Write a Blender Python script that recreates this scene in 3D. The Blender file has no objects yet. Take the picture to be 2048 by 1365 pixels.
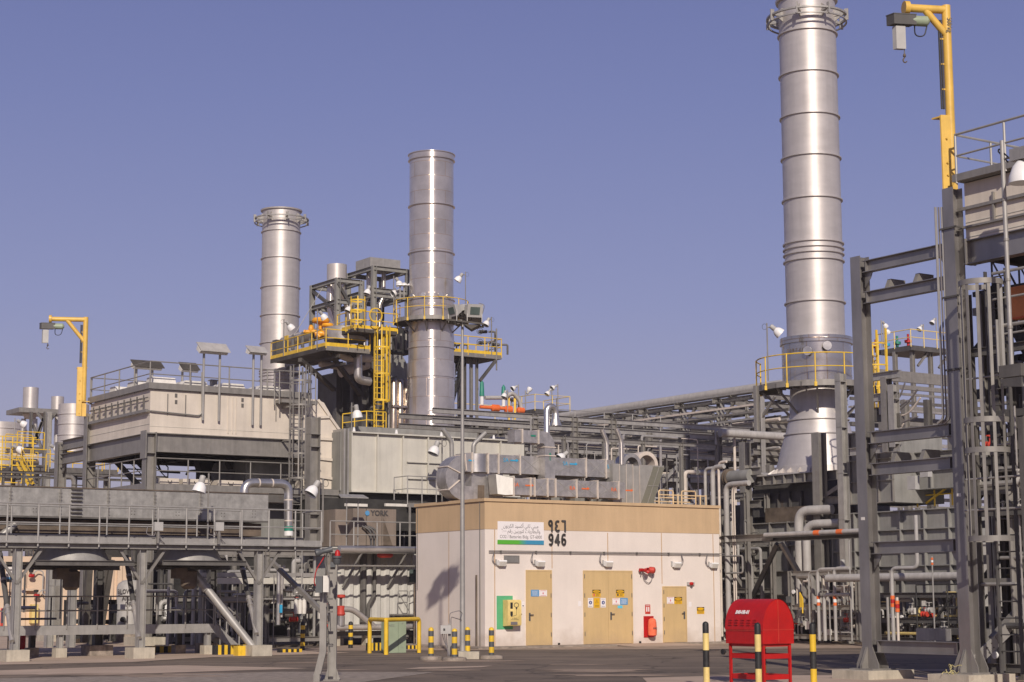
import bpy, bmesh, math, random
from mathutils import Vector, Matrix
C = bpy.context.scene
random.seed(7)
rad = math.radians
# ---------------- camera ----------------
FPX = 3600.0; PITCH = math.atan(514/FPX); ROLL = rad(0.25); EYE = 1.6
_F = Vector((0, math.cos(PITCH), math.sin(PITCH)))
_R0 = Vector((1, 0, 0)); _U0 = Vector((0, -math.sin(PITCH), math.cos(PITCH)))
CR = _R0*math.cos(ROLL) - _U0*math.sin(ROLL); CU = _U0*math.cos(ROLL) + _R0*math.sin(ROLL); CF = _F
O = Vector((0, 0, EYE))
cam = bpy.data.cameras.new('camera'); camo = bpy.data.objects.new('camera', cam); C.collection.objects.link(camo)
camo.matrix_world = Matrix(((CR.x, CU.x, -CF.x, O.x), (CR.y, CU.y, -CF.y, O.y), (CR.z, CU.z, -CF.z, O.z), (0, 0, 0, 1)))
cam.sensor_fit = 'HORIZONTAL'; cam.sensor_width = 36; cam.lens = FPX/2048*36; cam.clip_start = 0.3; cam.clip_end = 6000
C.camera = camo
# ---------------- sun, sky, exposure ----------------
SUN_EL = 30.5; SUN_AZ = 175.0            # azimuth clockwise from +Y (view direction); sun stands behind the camera
sd = Vector((math.sin(rad(SUN_AZ))*math.cos(rad(SUN_EL)), math.cos(rad(SUN_AZ))*math.cos(rad(SUN_EL)), math.sin(rad(SUN_EL))))
sl = bpy.data.lights.new('sun', 'SUN'); sl.energy = 3.95; sl.angle = rad(0.6); sl.color = (1.0, 0.90, 0.79)
so = bpy.data.objects.new('sun', sl); C.collection.objects.link(so); so.rotation_euler = (-sd).to_track_quat('-Z', 'Y').to_euler()
so.location = (0, -20, 60)
W_ = bpy.data.worlds.new('World'); C.world = W_; W_.use_nodes = True
wn = W_.node_tree; wn.nodes.clear()
_out = wn.nodes.new('ShaderNodeOutputWorld'); _bg = wn.nodes.new('ShaderNodeBackground'); _sky = wn.nodes.new('ShaderNodeTexSky')
_sky.sky_type = 'NISHITA'; _sky.sun_disc = False; _sky.sun_elevation = rad(SUN_EL); _sky.sun_rotation = rad(SUN_AZ)
_sky.air_density = 1.0; _sky.dust_density = 1.6; _sky.ozone_density = 2.0; _sky.altitude = 300
_tint = wn.nodes.new('ShaderNodeMix'); _tint.data_type = 'RGBA'; _tint.blend_type = 'MULTIPLY'; _tint.inputs[0].default_value = 1.0
_tint.inputs[7].default_value = (1.0, 0.80, 1.0, 1)
wn.links.new(_sky.outputs[0], _tint.inputs[6]); 
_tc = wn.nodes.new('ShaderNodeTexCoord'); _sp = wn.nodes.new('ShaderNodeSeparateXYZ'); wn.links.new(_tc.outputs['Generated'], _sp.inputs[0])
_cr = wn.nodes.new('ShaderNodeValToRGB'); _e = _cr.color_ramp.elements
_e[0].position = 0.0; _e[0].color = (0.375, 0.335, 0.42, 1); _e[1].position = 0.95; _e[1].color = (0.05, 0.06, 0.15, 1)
for _p, _c in ((0.07, (0.338, 0.325, 0.435, 1)), (0.16, (0.252, 0.272, 0.460, 1)), (0.27, (0.182, 0.210, 0.420, 1)), (0.34, (0.150, 0.175, 0.38, 1)), (0.5, (0.09, 0.10, 0.23, 1))): _q = _e.new(_p); _q.color = _c  # upper stops, above the view, darkened to cut ambient fill
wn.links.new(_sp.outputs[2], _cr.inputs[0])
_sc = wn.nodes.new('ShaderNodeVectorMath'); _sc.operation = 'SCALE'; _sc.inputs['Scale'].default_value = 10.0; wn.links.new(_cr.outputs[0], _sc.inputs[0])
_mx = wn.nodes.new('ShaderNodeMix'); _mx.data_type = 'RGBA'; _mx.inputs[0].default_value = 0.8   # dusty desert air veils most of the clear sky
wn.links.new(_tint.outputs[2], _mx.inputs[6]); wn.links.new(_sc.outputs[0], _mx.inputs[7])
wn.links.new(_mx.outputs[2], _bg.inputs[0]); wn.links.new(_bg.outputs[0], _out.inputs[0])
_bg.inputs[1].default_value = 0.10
C.view_settings.view_transform = 'Standard'; C.view_settings.look = 'None'; C.view_settings.gamma = 1; C.view_settings.exposure = 0.0
C.view_settings.use_curve_mapping = False
# ---------------- axes and pixel helpers (used to derive real positions) ----------------
TH = rad(33.9)
U = Vector((math.cos(TH), math.sin(TH), 0)); W = Vector((-math.sin(TH), math.cos(TH), 0)); Z = Vector((0, 0, 1))
X = Vector((1, 0, 0)); Y = Vector((0, 1, 0))
def ray(px, py): return CR*((px-1024)/FPX) + CU*((682.5-py)/FPX) + CF
def at(px, py, d): r = ray(px, py); return O + r*(d/r.y)
def gnd(px, py, z=0.0): r = ray(px, py); return O + r*((z-EYE)/r.z)
def onp(px, py, P, n): r = ray(px, py); return O + r*((P-O).dot(n)/r.dot(n))
def onU(px, py, P): return onp(px, py, P, W)      # plane that runs along U
def onW(px, py, P): return onp(px, py, P, U)      # plane that runs along W
def zl(P, py):
    k = (682.5-py)/FPX; v = Vector((P.x, P.y, 0))-O; a = CU - CF*k
    return -v.dot(a)/a.z
def tl(P, d, px):                                  # distance along d from P until column px
    k = (px-1024)/FPX; a = CR - CF*k
    return -(P-O).dot(a)/d.dot(a)
def vat(px, py, d, z): P = at(px, py, d); return Vector((P.x, P.y, z))
def flat(P, z=0.0): return Vector((P.x, P.y, z))
# ---------------- materials ----------------
MT = {}
def mat(name, col, rough=0.6, metal=0.0, var=0.12, scale=3.0, col2=None, bump=0.0, bscale=40.0, stretch=None, fac=None, coat=0.0, tex='noise', detail=5):
    m = bpy.data.materials.new(name); m.use_nodes = True; nt = m.node_tree; N = nt.nodes; L = nt.links
    b = N['Principled BSDF']; b.inputs['Roughness'].default_value = rough; b.inputs['Metallic'].default_value = metal
    if coat: b.inputs['Coat Weight'].default_value = coat
    tc = N.new('ShaderNodeNewGeometry'); mp = N.new('ShaderNodeMapping'); L.new(tc.outputs['Position'], mp.inputs[0])
    if stretch: mp.inputs['Scale'].default_value = stretch
    n1 = N.new('ShaderNodeTexNoise'); n1.inputs['Scale'].default_value = scale; n1.inputs['Detail'].default_value = detail; n1.inputs['Roughness'].default_value = 0.62
    L.new(mp.outputs[0], n1.inputs['Vector'])
    rp = N.new('ShaderNodeValToRGB'); rp.color_ramp.elements[0].position = 0.32; rp.color_ramp.elements[1].position = 0.70
    c2 = col2 if col2 else tuple(c*(1-2*var) for c in col)
    c1 = col if col2 else tuple(min(1, c*(1+var)) for c in col)
    rp.color_ramp.elements[0].color = (*c2, 1); rp.color_ramp.elements[1].color = (*c1, 1)
    L.new(n1.outputs['Fac'], rp.inputs[0]); L.new(rp.outputs[0], b.inputs['Base Color'])
    if metal > 0.2 or fac:
        mr = N.new('ShaderNodeMapRange'); mr.inputs[3].default_value = max(0.05, rough-0.08); mr.inputs[4].default_value = min(1, rough+0.1)
        L.new(n1.outputs['Fac'], mr.inputs[0]); L.new(mr.outputs[0], b.inputs['Roughness'])
    if bump:
        n2 = N.new('ShaderNodeTexNoise'); n2.inputs['Scale'].default_value = bscale; n2.inputs['Detail'].default_value = 4
        L.new(tc.outputs['Position'], n2.inputs['Vector'])
        bp = N.new('ShaderNodeBump'); bp.inputs['Strength'].default_value = bump; bp.inputs['Distance'].default_value = 0.02
        L.new(n2.outputs['Fac'], bp.inputs['Height']); L.new(bp.outputs[0], b.inputs['Normal'])
    MT[name] = m; return m
mat('galv', (0.285, 0.268, 0.243), 0.48, 0.3, 0.07, 3.5)
mat('galv_light', (0.39, 0.375, 0.35), 0.45, 0.3, 0.07, 3.5)
mat('galv_dark', (0.150, 0.140, 0.127), 0.55, 0.25, 0.09, 3.0)  # galv steel with shadow put into the colour; also for small dark fittings
mat('steel_old', (0.085, 0.075, 0.063), 0.7, 0.1, 0.22, 1.6, bump=0.1)  # base colour lowered so shaded steelwork reads deeper
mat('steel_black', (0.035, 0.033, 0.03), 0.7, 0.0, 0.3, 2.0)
mat('zinc', (0.45, 0.435, 0.40), 0.42, 0.4, 0.14, 4.5, detail=9)
mat('stack_paint', (0.60, 0.56, 0.53), 0.42, 0.55, 0.05, 1.1, stretch=(1, 1, 3.0))
mat('stack_steel', (0.66, 0.61, 0.56), 0.30, 0.80, 0.08, 0.7, stretch=(1, 1, 1.6))
mat('clad', (0.62, 0.60, 0.57), 0.33, 0.85, 0.10, 2.0)
mat('duct', (0.56, 0.535, 0.51), 0.42, 0.7, 0.12, 5.0)
mat('duct_seam', (0.66, 0.58, 0.50), 0.6, 0.1, 0.08, 4.0)
mat('cream', (0.66, 0.59, 0.50), 0.55, 0.0, 0.06, 0.9)
mat('cream_grey', (0.58, 0.555, 0.485), 0.55, 0.0, 0.06, 0.9)
mat('casing_grey', (0.27, 0.265, 0.245), 0.6, 0.0, 0.09, 1.2)
mat('casing_dark', (0.095, 0.09, 0.085), 0.6, 0.0, 0.15, 1.2)  # darkened in the base colour to deepen shaded zones
mat('rust_brown', (0.15, 0.115, 0.085), 0.75, 0.1, 0.25, 2.0)
mat('yellow', (0.80, 0.52, 0.035), 0.42, 0.0, 0.10, 3.0)
mat('yellow_old', (0.74, 0.54, 0.13), 0.5, 0.0, 0.12, 3.0)
mat('yellow_pale', (0.78, 0.60, 0.22), 0.5, 0.0, 0.1, 3.0)
mat('actuator', (0.80, 0.36, 0.02), 0.4, 0.0, 0.08, 3.0)
mat('yellow_jib', (0.74, 0.47, 0.09), 0.45, 0.0, 0.08, 3.0)
mat('brick_orange', (0.85, 0.30, 0.10), 0.5)
mat('orange', (0.78, 0.16, 0.035), 0.45, 0.0, 0.08, 3.0)
mat('red', (0.47, 0.008, 0.007), 0.5, 0.0, 0.10, 2.5)
mat('red_faded', (0.52, 0.05, 0.03), 0.55, 0.0, 0.1, 6)
mat('black', (0.022, 0.022, 0.022), 0.55, 0.0, 0.25, 9.0)
mat('white', (0.80, 0.79, 0.77), 0.35, 0.0, 0.03, 3.0)
mat('offwhite', (0.72, 0.69, 0.63), 0.5, 0.0, 0.05, 3.0)
mat('grey_plastic', (0.42, 0.41, 0.39), 0.5, 0.0, 0.06, 3.0)
mat('dark_plastic', (0.09, 0.095, 0.10), 0.5, 0.0, 0.1, 3.0)
mat('glass_dark', (0.10, 0.13, 0.12), 0.12, 0.0, 0.1, 3.0)
mat('wall', (0.735, 0.66, 0.595), 0.85, 0.0, 0.03, 0.8, bump=0.12, bscale=30)
mat('band', (0.565, 0.40, 0.235), 0.8, 0.0, 0.04, 0.8, bump=0.1, bscale=30)
mat('door', (0.60, 0.43, 0.21), 0.5, 0.0, 0.03, 1.2)
mat('joint', (0.50, 0.32, 0.17), 0.8, 0.0, 0.06, 3.0)
mat('far_wall', (0.68, 0.52, 0.38), 0.85, 0.0, 0.04, 1.0)
mat('concrete', (0.50, 0.45, 0.36), 0.85, 0.0, 0.10, 3.0, bump=0.2, bscale=18)
mat('concrete_old', (0.33, 0.275, 0.225), 0.9, 0.0, 0.22, 5.0, bump=0.35, bscale=14)
mat('sand_conc', (0.47, 0.36, 0.275), 0.9, 0.0, 0.10, 0.6, bump=0.2, bscale=10)
mat('silver_pipe', (0.50, 0.47, 0.44), 0.40, 0.55, 0.1, 3.0)
mat('pipe_white', (0.44, 0.42, 0.395), 0.5, 0.0, 0.06, 3.0)
mat('green_box', (0.30, 0.36, 0.25), 0.5, 0.0, 0.05, 3.0)
mat('green_sign', (0.10, 0.42, 0.20), 0.5, 0.0, 0.05, 3.0)
mat('green_valve', (0.02, 0.22, 0.15), 0.5, 0.0, 0.05, 3.0)
mat('sign_green', (0.10, 0.40, 0.035), 0.4, 0.0, 0.02, 3.0)
mat('sign_teal', (0.06, 0.33, 0.30), 0.4, 0.0, 0.02, 3.0)
mat('sign_blue', (0.045, 0.25, 0.42), 0.4, 0.0, 0.02, 3.0)
mat('sign_white', (0.80, 0.76, 0.75), 0.4, 0.0, 0.01, 3.0)
mat('ink', (0.075, 0.068, 0.065), 0.6, 0.0, 0.05, 3.0)
mat('ink_soft', (0.17, 0.155, 0.16), 0.6, 0.0, 0.05, 3.0)
mat('brown_ac', (0.235, 0.19, 0.155), 0.6, 0.0, 0.08, 1.5)
mat('rope', (0.55, 0.48, 0.22), 0.8, 0.0, 0.15, 30)
mat('container', (0.56, 0.545, 0.50), 0.55, 0.0, 0.05, 1.5)
mat('orange_cloth', (0.82, 0.16, 0.07), 0.8, 0.0, 0.1, 8)
mat('cyan', (0.03, 0.35, 0.60), 0.5, 0.0, 0.05, 3)
mat('cond_coil', (0.20, 0.195, 0.155), 0.6, 0.2, 0.1, 60)
def panel_mat(name, base, seam, sx, sz, msize=0.012, metal=0.8, rough=0.3):
    m = mat(name, base, rough, metal, 0.10, 0.9); nt = m.node_tree; N = nt.nodes; L = nt.links; b = N['Principled BSDF']
    uv = N.new('ShaderNodeUVMap'); uv.uv_map = 'UVMap'
    br = N.new('ShaderNodeTexBrick'); br.offset = 0.5; br.inputs['Scale'].default_value = 1.0
    br.inputs['Color1'].default_value = (1, 1, 1, 1); br.inputs['Color2'].default_value = (0.87, 0.87, 0.87, 1); br.inputs['Mortar'].default_value = (*seam, 1)
    br.inputs['Mortar Size'].default_value = msize; br.inputs['Brick Width'].default_value = sx; br.inputs['Row Height'].default_value = sz
    L.new(uv.outputs[0], br.inputs['Vector'])
    src = b.inputs['Base Color'].links[0].from_socket
    mx = N.new('ShaderNodeMix'); mx.data_type = 'RGBA'; mx.blend_type = 'MULTIPLY'; mx.inputs[0].default_value = 1
    L.new(src, mx.inputs[6]); L.new(br.outputs['Color'], mx.inputs[7]); L.new(mx.outputs[2], b.inputs['Base Color'])
    bp = N.new('ShaderNodeBump'); bp.inputs['Strength'].default_value = 0.25; bp.inputs['Distance'].default_value = 0.01
    n2 = N.new('ShaderNodeTexNoise'); n2.inputs['Scale'].default_value = 1.3; n2.inputs['Detail'].default_value = 1; L.new(uv.outputs[0], n2.inputs['Vector'])
    ad = N.new('ShaderNodeMath'); ad.operation = 'MULTIPLY_ADD'; ad.inputs[1].default_value = 0.5; L.new(br.outputs['Fac'], ad.inputs[0]); L.new(n2.outputs['Fac'], ad.inputs[2]); 
    L.new(ad.outputs[0], bp.inputs['Height']); L.new(bp.outputs[0], b.inputs['Normal'])
    return m
panel_mat('stack_panels', (0.70, 0.65, 0.60), (0.80, 0.62, 0.45), 1.9, 0.82)
panel_mat('stack_panels_long', (0.70, 0.65, 0.61), (0.72, 0.60, 0.52), 1.3, 1.02)
AROT = 0.25
def brushed(name, an, ro, me):
    nt = MT[name].node_tree; b = nt.nodes['Principled BSDF']; b.inputs['Anisotropic'].default_value = an; b.inputs['Metallic'].default_value = me
    for l in list(b.inputs['Roughness'].links): nt.links.remove(l)
    b.inputs['Roughness'].default_value = ro; tg = nt.nodes.new('ShaderNodeTangent'); tg.direction_type = 'RADIAL'; tg.axis = 'Z'; b.inputs['Anisotropic Rotation'].default_value = AROT; nt.links.new(tg.outputs[0], b.inputs['Tangent'])
for _n, _a, _r, _m in (('stack_panels', 0.88, 0.30, 0.72), ('stack_panels_long', 0.88, 0.30, 0.72), ('stack_paint', 0.35, 0.50, 0.48), ('stack_steel', 0.8, 0.3, 0.75)): brushed(_n, _a, _r, _m)
def weather(name, streak=0.12, rust=0.0, sc=1.0, rcol=(0.20, 0.085, 0.035), grime=0.0):
    nt = MT[name].node_tree; N = nt.nodes; L = nt.links; b = N['Principled BSDF']; src = b.inputs['Base Color'].links[0].from_socket
    g = N.new('ShaderNodeNewGeometry')
    if streak:
        mp = N.new('ShaderNodeMapping'); mp.inputs['Scale'].default_value = (5*sc, 5*sc, 0.35*sc); L.new(g.outputs['Position'], mp.inputs[0])
        n = N.new('ShaderNodeTexNoise'); n.inputs['Scale'].default_value = 1.0; n.inputs['Detail'].default_value = 7; n.inputs['Roughness'].default_value = 0.7; L.new(mp.outputs[0], n.inputs['Vector'])
        r = N.new('ShaderNodeMapRange'); r.inputs[1].default_value = 0.42; r.inputs[2].default_value = 0.75; r.inputs[3].default_value = 1.0; r.inputs[4].default_value = 1-streak*2; L.new(n.outputs['Fac'], r.inputs[0])
        v = N.new('ShaderNodeVectorMath'); v.operation = 'SCALE'; L.new(src, v.inputs[0]); L.new(r.outputs[0], v.inputs['Scale']); src = v.outputs[0]
    if rust:
        n = N.new('ShaderNodeTexNoise'); n.inputs['Scale'].default_value = 2.6*sc; n.inputs['Detail'].default_value = 9; n.inputs['Roughness'].default_value = 0.75; L.new(g.outputs['Position'], n.inputs['Vector'])
        r = N.new('ShaderNodeMapRange'); r.inputs[1].default_value = 0.60; r.inputs[2].default_value = 0.72; r.inputs[4].default_value = rust; L.new(n.outputs['Fac'], r.inputs[0])
        m = N.new('ShaderNodeMix'); m.data_type = 'RGBA'; L.new(r.outputs[0], m.inputs[0]); L.new(src, m.inputs[6]); m.inputs[7].default_value = (*rcol, 1); src = m.outputs[2]
    if grime:      # dust and splash marks settled low on a wall, ragged upper edge
        sp = N.new('ShaderNodeSeparateXYZ'); L.new(g.outputs['Position'], sp.inputs[0]); n = N.new('ShaderNodeTexNoise'); n.inputs['Scale'].default_value = 2.2; n.inputs['Detail'].default_value = 8; L.new(g.outputs['Position'], n.inputs['Vector'])
        a = N.new('ShaderNodeMath'); a.operation = 'MULTIPLY_ADD'; a.inputs[1].default_value = -1.6; L.new(n.outputs['Fac'], a.inputs[0]); L.new(sp.outputs[2], a.inputs[2])
        r = N.new('ShaderNodeMapRange'); r.inputs[1].default_value = -0.9; r.inputs[2].default_value = -0.25; r.inputs[3].default_value = grime; r.inputs[4].default_value = 0.0; L.new(a.outputs[0], r.inputs[0])
        m = N.new('ShaderNodeMix'); m.data_type = 'RGBA'; L.new(r.outputs[0], m.inputs[0]); L.new(src, m.inputs[6]); m.inputs[7].default_value = (0.36, 0.26, 0.18, 1); src = m.outputs[2]
    L.new(src, b.inputs['Base Color'])
for _n, _s, _r, _c in (('galv', .13, .28, 1), ('galv_light', .12, .20, 1), ('galv_dark', .15, .3, 1), ('zinc', .14, .12, 1), ('cream', .07, .10, .8), ('cream_grey', .08, .12, .8), ('casing_grey', .15, .22, .8), ('casing_dark', .15, .25, .8),
                       ('concrete', .12, .35, 1.5), ('duct', .10, .12, 1.5), ('container', .08, .16, 1), ('brown_ac', .1, .3, 1), ('offwhite', .08, .2, 1.5), ('pipe_white', .12, .22, 1.2)): weather(_n, _s, _r, _c)
weather('wall', .022, 0, 0.8, grime=0.45); weather('band', .06, 0, 0.8); weather('door', .05, 0.0, 1.5, grime=0.35); weather('yellow', .10, .45, 2.2, (0.25, 0.17, 0.06)); weather('yellow_jib', .06, .25, 2.0, (0.3, 0.2, 0.08))
weather('red', .07, .22, 2.5, (0.30, 0.07, 0.05)); weather('black', 0, .35, 6, (0.12, 0.11, 0.10)); weather('yellow_pale', .08, .4, 4, (0.35, 0.28, 0.15)); weather('stack_paint', .07, .10, 0.7, (0.40, 0.33, 0.28)); weather('concrete_old', .1, .4, 2, (0.12, 0.10, 0.085))
# ---------------- mesh builder ----------------
LOC = {}
class MB:
    def __init__(s): s.v = []; s.f = []; s.uv = {}
    def add(s, vs, fs): o = len(s.v); s.v += [Vector(v) for v in vs]; s.f += [tuple(i+o for i in f) for f in fs]; return s
    def box(s, p, a, b, c):
        p = Vector(p); v = [p, p+a, p+a+b, p+b, p+c, p+a+c, p+a+b+c, p+b+c]
        f = [(0, 3, 2, 1), (4, 5, 6, 7), (0, 1, 5, 4), (1, 2, 6, 5), (2, 3, 7, 6), (3, 0, 4, 7)]
        if a.cross(b).dot(c) < 0: f = [tuple(reversed(q)) for q in f]
        return s.add(v, f)
    def cbox(s, c, a, b, d): return s.box(Vector(c)-a/2-b/2-d/2, a, b, d)
    def bar(s, p, q, w, h, up=Z):
        d = (q-p); n = d.normalized(); sd_ = n.cross(up)
        if sd_.length < 1e-4: sd_ = n.cross(X)
        sd_.normalize(); up2 = sd_.cross(n).normalized()
        return s.box(p-sd_*w/2-up2*h/2, d, sd_*w, up2*h)
    def ibeam(s, p, q, h, b, up=Z, t=0.016):
        d = q-p; n = d.normalized(); sd_ = n.cross(up); sd_.normalize(); up2 = sd_.cross(n).normalized()
        s.box(p-sd_*b/2+up2*(h/2-t), d, sd_*b, up2*t); s.box(p-sd_*b/2-up2*h/2, d, sd_*b, up2*t)
        s.box(p-sd_*t/2-up2*(h/2-t), d, sd_*t, up2*(h-2*t)); return s
    def chan(s, p, q, h, b, up=Z, t=0.014, flip=1):
        d = q-p; n = d.normalized(); sd_ = n.cross(up)*flip; sd_.normalize(); up2 = (sd_.cross(n)*flip).normalized()
        s.box(p+up2*(h/2-t), d, sd_*b, up2*t); s.box(p-up2*h/2, d, sd_*b, up2*t); s.box(p-up2*(h/2-t), d, sd_*t, up2*(h-2*t)); return s
    def tube(s, p, q, r, n=8, r2=None, cap=True):
        return s.lathe(p, q-p, [(0, r), ((q-p).length, r if r2 is None else r2)], n, cap)
    def lathe(s, p, ax, prof, n=24, cap=True, inv=False):
        p = Vector(p); a = Vector(ax).normalized(); e = a.cross(Z)
        if e.length < 1e-3: e = X.copy()
        e.normalize(); g = a.cross(e); o = len(s.v); m = len(prof)
        cum = 0; prev = None
        for k, (h, r) in enumerate(prof):
            if prev: cum += math.hypot(h-prev[0], r-prev[1])
            prev = (h, r)
            for i in range(n):
                t = 2*math.pi*i/n; s.v.append(p+a*h+(e*math.cos(t)+g*math.sin(t))*r)
        for k in range(m-1):
            for i in range(n):
                j = (i+1) % n; f = (o+k*n+i, o+k*n+j, o+(k+1)*n+j, o+(k+1)*n+i)
                s.f.append(f)
                R_ = max(prof[k][1], prof[k+1][1])
                s.uv[len(s.f)-1] = [(R_*2*math.pi*i/n, prof[k][0]), (R_*2*math.pi*(i+1)/n, prof[k][0]), (R_*2*math.pi*(i+1)/n, prof[k+1][0]), (R_*2*math.pi*i/n, prof[k+1][0])]
        if cap:
            if prof[0][1] > 1e-6: s.f.append(tuple(o+i for i in reversed(range(n))))
            if prof[-1][1] > 1e-6: s.f.append(tuple(o+(m-1)*n+i for i in range(n)))
        return s
    def path(s, pts, r, n=8, bend=0.0, closed=False, cap=True, seg=5):
        P = [Vector(p) for p in pts]; Q = []
        m = len(P)
        for i in range(m):
            if bend and (closed or 0 < i < m-1):
                a, b, c = P[i-1], P[i], P[(i+1) % m]; u = (a-b); v = (c-b); k = min(bend, u.length*0.48, v.length*0.48)
                u = u.normalized(); v = v.normalized(); s0 = b+u*k; s1 = b+v*k
                for j in range(seg+1):
                    t = j/seg; Q.append(s0*(1-t)**2+b*2*t*(1-t)+s1*t*t)
            else: Q.append(P[i])
        o = len(s.v); e = None; L = len(Q)
        for i in range(L):
            if closed: tg = (Q[(i+1) % L]-Q[i-1])
            else: tg = (Q[min(i+1, L-1)]-Q[max(i-1, 0)])
            tg.normalize()
            if e is None:
                e = tg.cross(Z)
                if e.length < 1e-3: e = tg.cross(X)
            e = (e - tg*e.dot(tg)); e.normalize(); g = tg.cross(e)
            for k in range(n):
                t = 2*math.pi*k/n; s.v.append(Q[i]+(e*math.cos(t)+g*math.sin(t))*r)
        rng = L if closed else L-1
        for i in range(rng):
            for k in range(n):
                j = (k+1) % n; i2 = (i+1) % L
                s.f.append((o+i*n+k, o+i*n+j, o+i2*n+j, o+i2*n+k))
        if not closed and cap: s.f.append(tuple(o+k for k in reversed(range(n)))); s.f.append(tuple(o+(L-1)*n+k for k in range(n)))
        return s
    def prism(s, pts, ext):
        n = len(pts); o = len(s.v); s.v += [Vector(p) for p in pts]+[Vector(p)+ext for p in pts]
        nrm = Vector((0, 0, 0))
        for i in range(n): nrm += Vector(pts[i]).cross(Vector(pts[(i+1) % n]))
        fl = nrm.dot(ext) > 0
        b = tuple(o+i for i in range(n)); t = tuple(o+n+i for i in range(n))
        s.f.append(tuple(reversed(b)) if fl else b); s.f.append(t if fl else tuple(reversed(t)))
        for i in range(n):
            j = (i+1) % n; q = (o+i, o+j, o+n+j, o+n+i); s.f.append(q if fl else tuple(reversed(q)))
        return s
    def hoop(s, c, r, w, t, a0=0, a1=360, n=20, e=X, g=Y, up=Z):
        pr = []
        for i in range(n+1):
            a = rad(a0+(a1-a0)*i/n); d = e*math.cos(a)+g*math.sin(a); pr.append((c+d*r, d))
        o = len(s.v)
        for p, d in pr: s.v += [p-up*w/2, p+d*t-up*w/2, p+d*t+up*w/2, p+up*w/2]
        for i in range(n):
            for k in range(4): s.f.append((o+i*4+k, o+(i+1)*4+k, o+(i+1)*4+(k+1) % 4, o+i*4+(k+1) % 4))
        if a1-a0 < 360: s.f.append((o, o+1, o+2, o+3)); s.f.append((o+n*4+3, o+n*4+2, o+n*4+1, o+n*4))
        return s
    def mesh(s, name, m, origin):
        me = bpy.data.meshes.new(name); me.from_pydata([tuple(v-origin) for v in s.v], [], s.f)
        if s.uv:
            ul = me.uv_layers.new(name='UVMap')
            for fi, uvs in s.uv.items():
                po = me.polygons[fi]
                for k, li in enumerate(po.loop_indices): ul.data[li].uv = uvs[k]
        me.update(); me.materials.append(MT[m] if isinstance(m, str) else m)
        me.polygons.foreach_set('use_smooth', [True]*len(me.polygons))
        me.set_sharp_from_angle(angle=rad(38)); return me
    def build(s, name, m, parent=None, label=None, cat=None, group=None, kind=None, loc=None):
        if not s.v: return None
        if parent is not None: base = LOC[parent.name]
        elif loc is not None: base = Vector(loc)
        else:
            mn = Vector((min(v.x for v in s.v), min(v.y for v in s.v), min(v.z for v in s.v))); mxx = Vector((max(v.x for v in s.v), max(v.y for v in s.v), 0))
            base = Vector(((mn.x+mxx.x)/2, (mn.y+mxx.y)/2, mn.z))
        o = bpy.data.objects.new(name, s.mesh(name, m, base)); C.collection.objects.link(o); LOC[o.name] = base
        if parent is not None: o.parent = parent
        else: o.location = base
        tag(o, label, cat, group, kind); return o
def tag(o, label=None, cat=None, group=None, kind=None):
    if label: o['label'] = label
    if cat: o['category'] = cat
    if group: o['group'] = group
    if kind: o['kind'] = kind
def thing(name, label, cat, loc, group=None, kind=None):
    o = bpy.data.objects.new(name, None); C.collection.objects.link(o); o.location = loc; o.empty_display_size = 0.3
    LOC[o.name] = Vector(loc); tag(o, label, cat, group, kind); return o
def copy_part(o, off):            # a repeat of a part inside its thing, sharing mesh data
    c = o.copy(); C.collection.objects.link(c); c.parent = o.parent; c.location = o.location + off; LOC[c.name] = LOC[o.name] + off
    return c
# shorthands: each makes one mesh part
def pbox(par, name, m, p, a, b, c, **k): return MB().box(p, a, b, c).build(name, m, par, **k)
def ptube(par, name, m, p, q, r, n=8, **k): return MB().tube(p, q, r, n).build(name, m, par, **k)
def ppath(par, name, m, pts, r, n=8, bend=0.0, **k): return MB().path(pts, r, n, bend).build(name, m, par, **k)
def pbeam(par, name, m, p, q, h=0.3, b=0.2, up=Z, t=0.016, **k): return MB().ibeam(p, q, h, b, up, t).build(name, m, par, **k)
def pbar(par, name, m, p, q, w, h, up=Z, **k): return MB().bar(p, q, w, h, up).build(name, m, par, **k)
def railing(par, pts, h=1.0, m='galv', r=0.022, sp=1.3, toe=0.0, midn=1, closed=False, toem=None, name='railing'):
    b = MB(); tops = [p+Z*h for p in pts]
    b.path(tops, r, 6, 0.0, closed)
    for k in range(midn): b.path([p+Z*h*(k+1)/(midn+1) for p in pts], r*0.85, 6, 0.0, closed)
    ro = b.build(name, m, par)
    P = pts+[pts[0]] if closed else pts
    for i in range(len(P)-1):
        d = P[i+1]-P[i]; n = max(1, round(d.length/sp))
        for k in range(n+(1 if (i == len(P)-2 and not closed) else 0)):
            p = P[i]+d*(k/n); MB().tube(p-Z*0.12, p+Z*(h-r), r*1.05, 6).build('post', m, ro)
    if toe:
        t = MB()
        for i in range(len(P)-1): t.bar(P[i]+Z*toe/2, P[i+1]+Z*toe/2, 0.012, toe)
        t.build('toe_board', toem or m, ro)
    return ro
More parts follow.
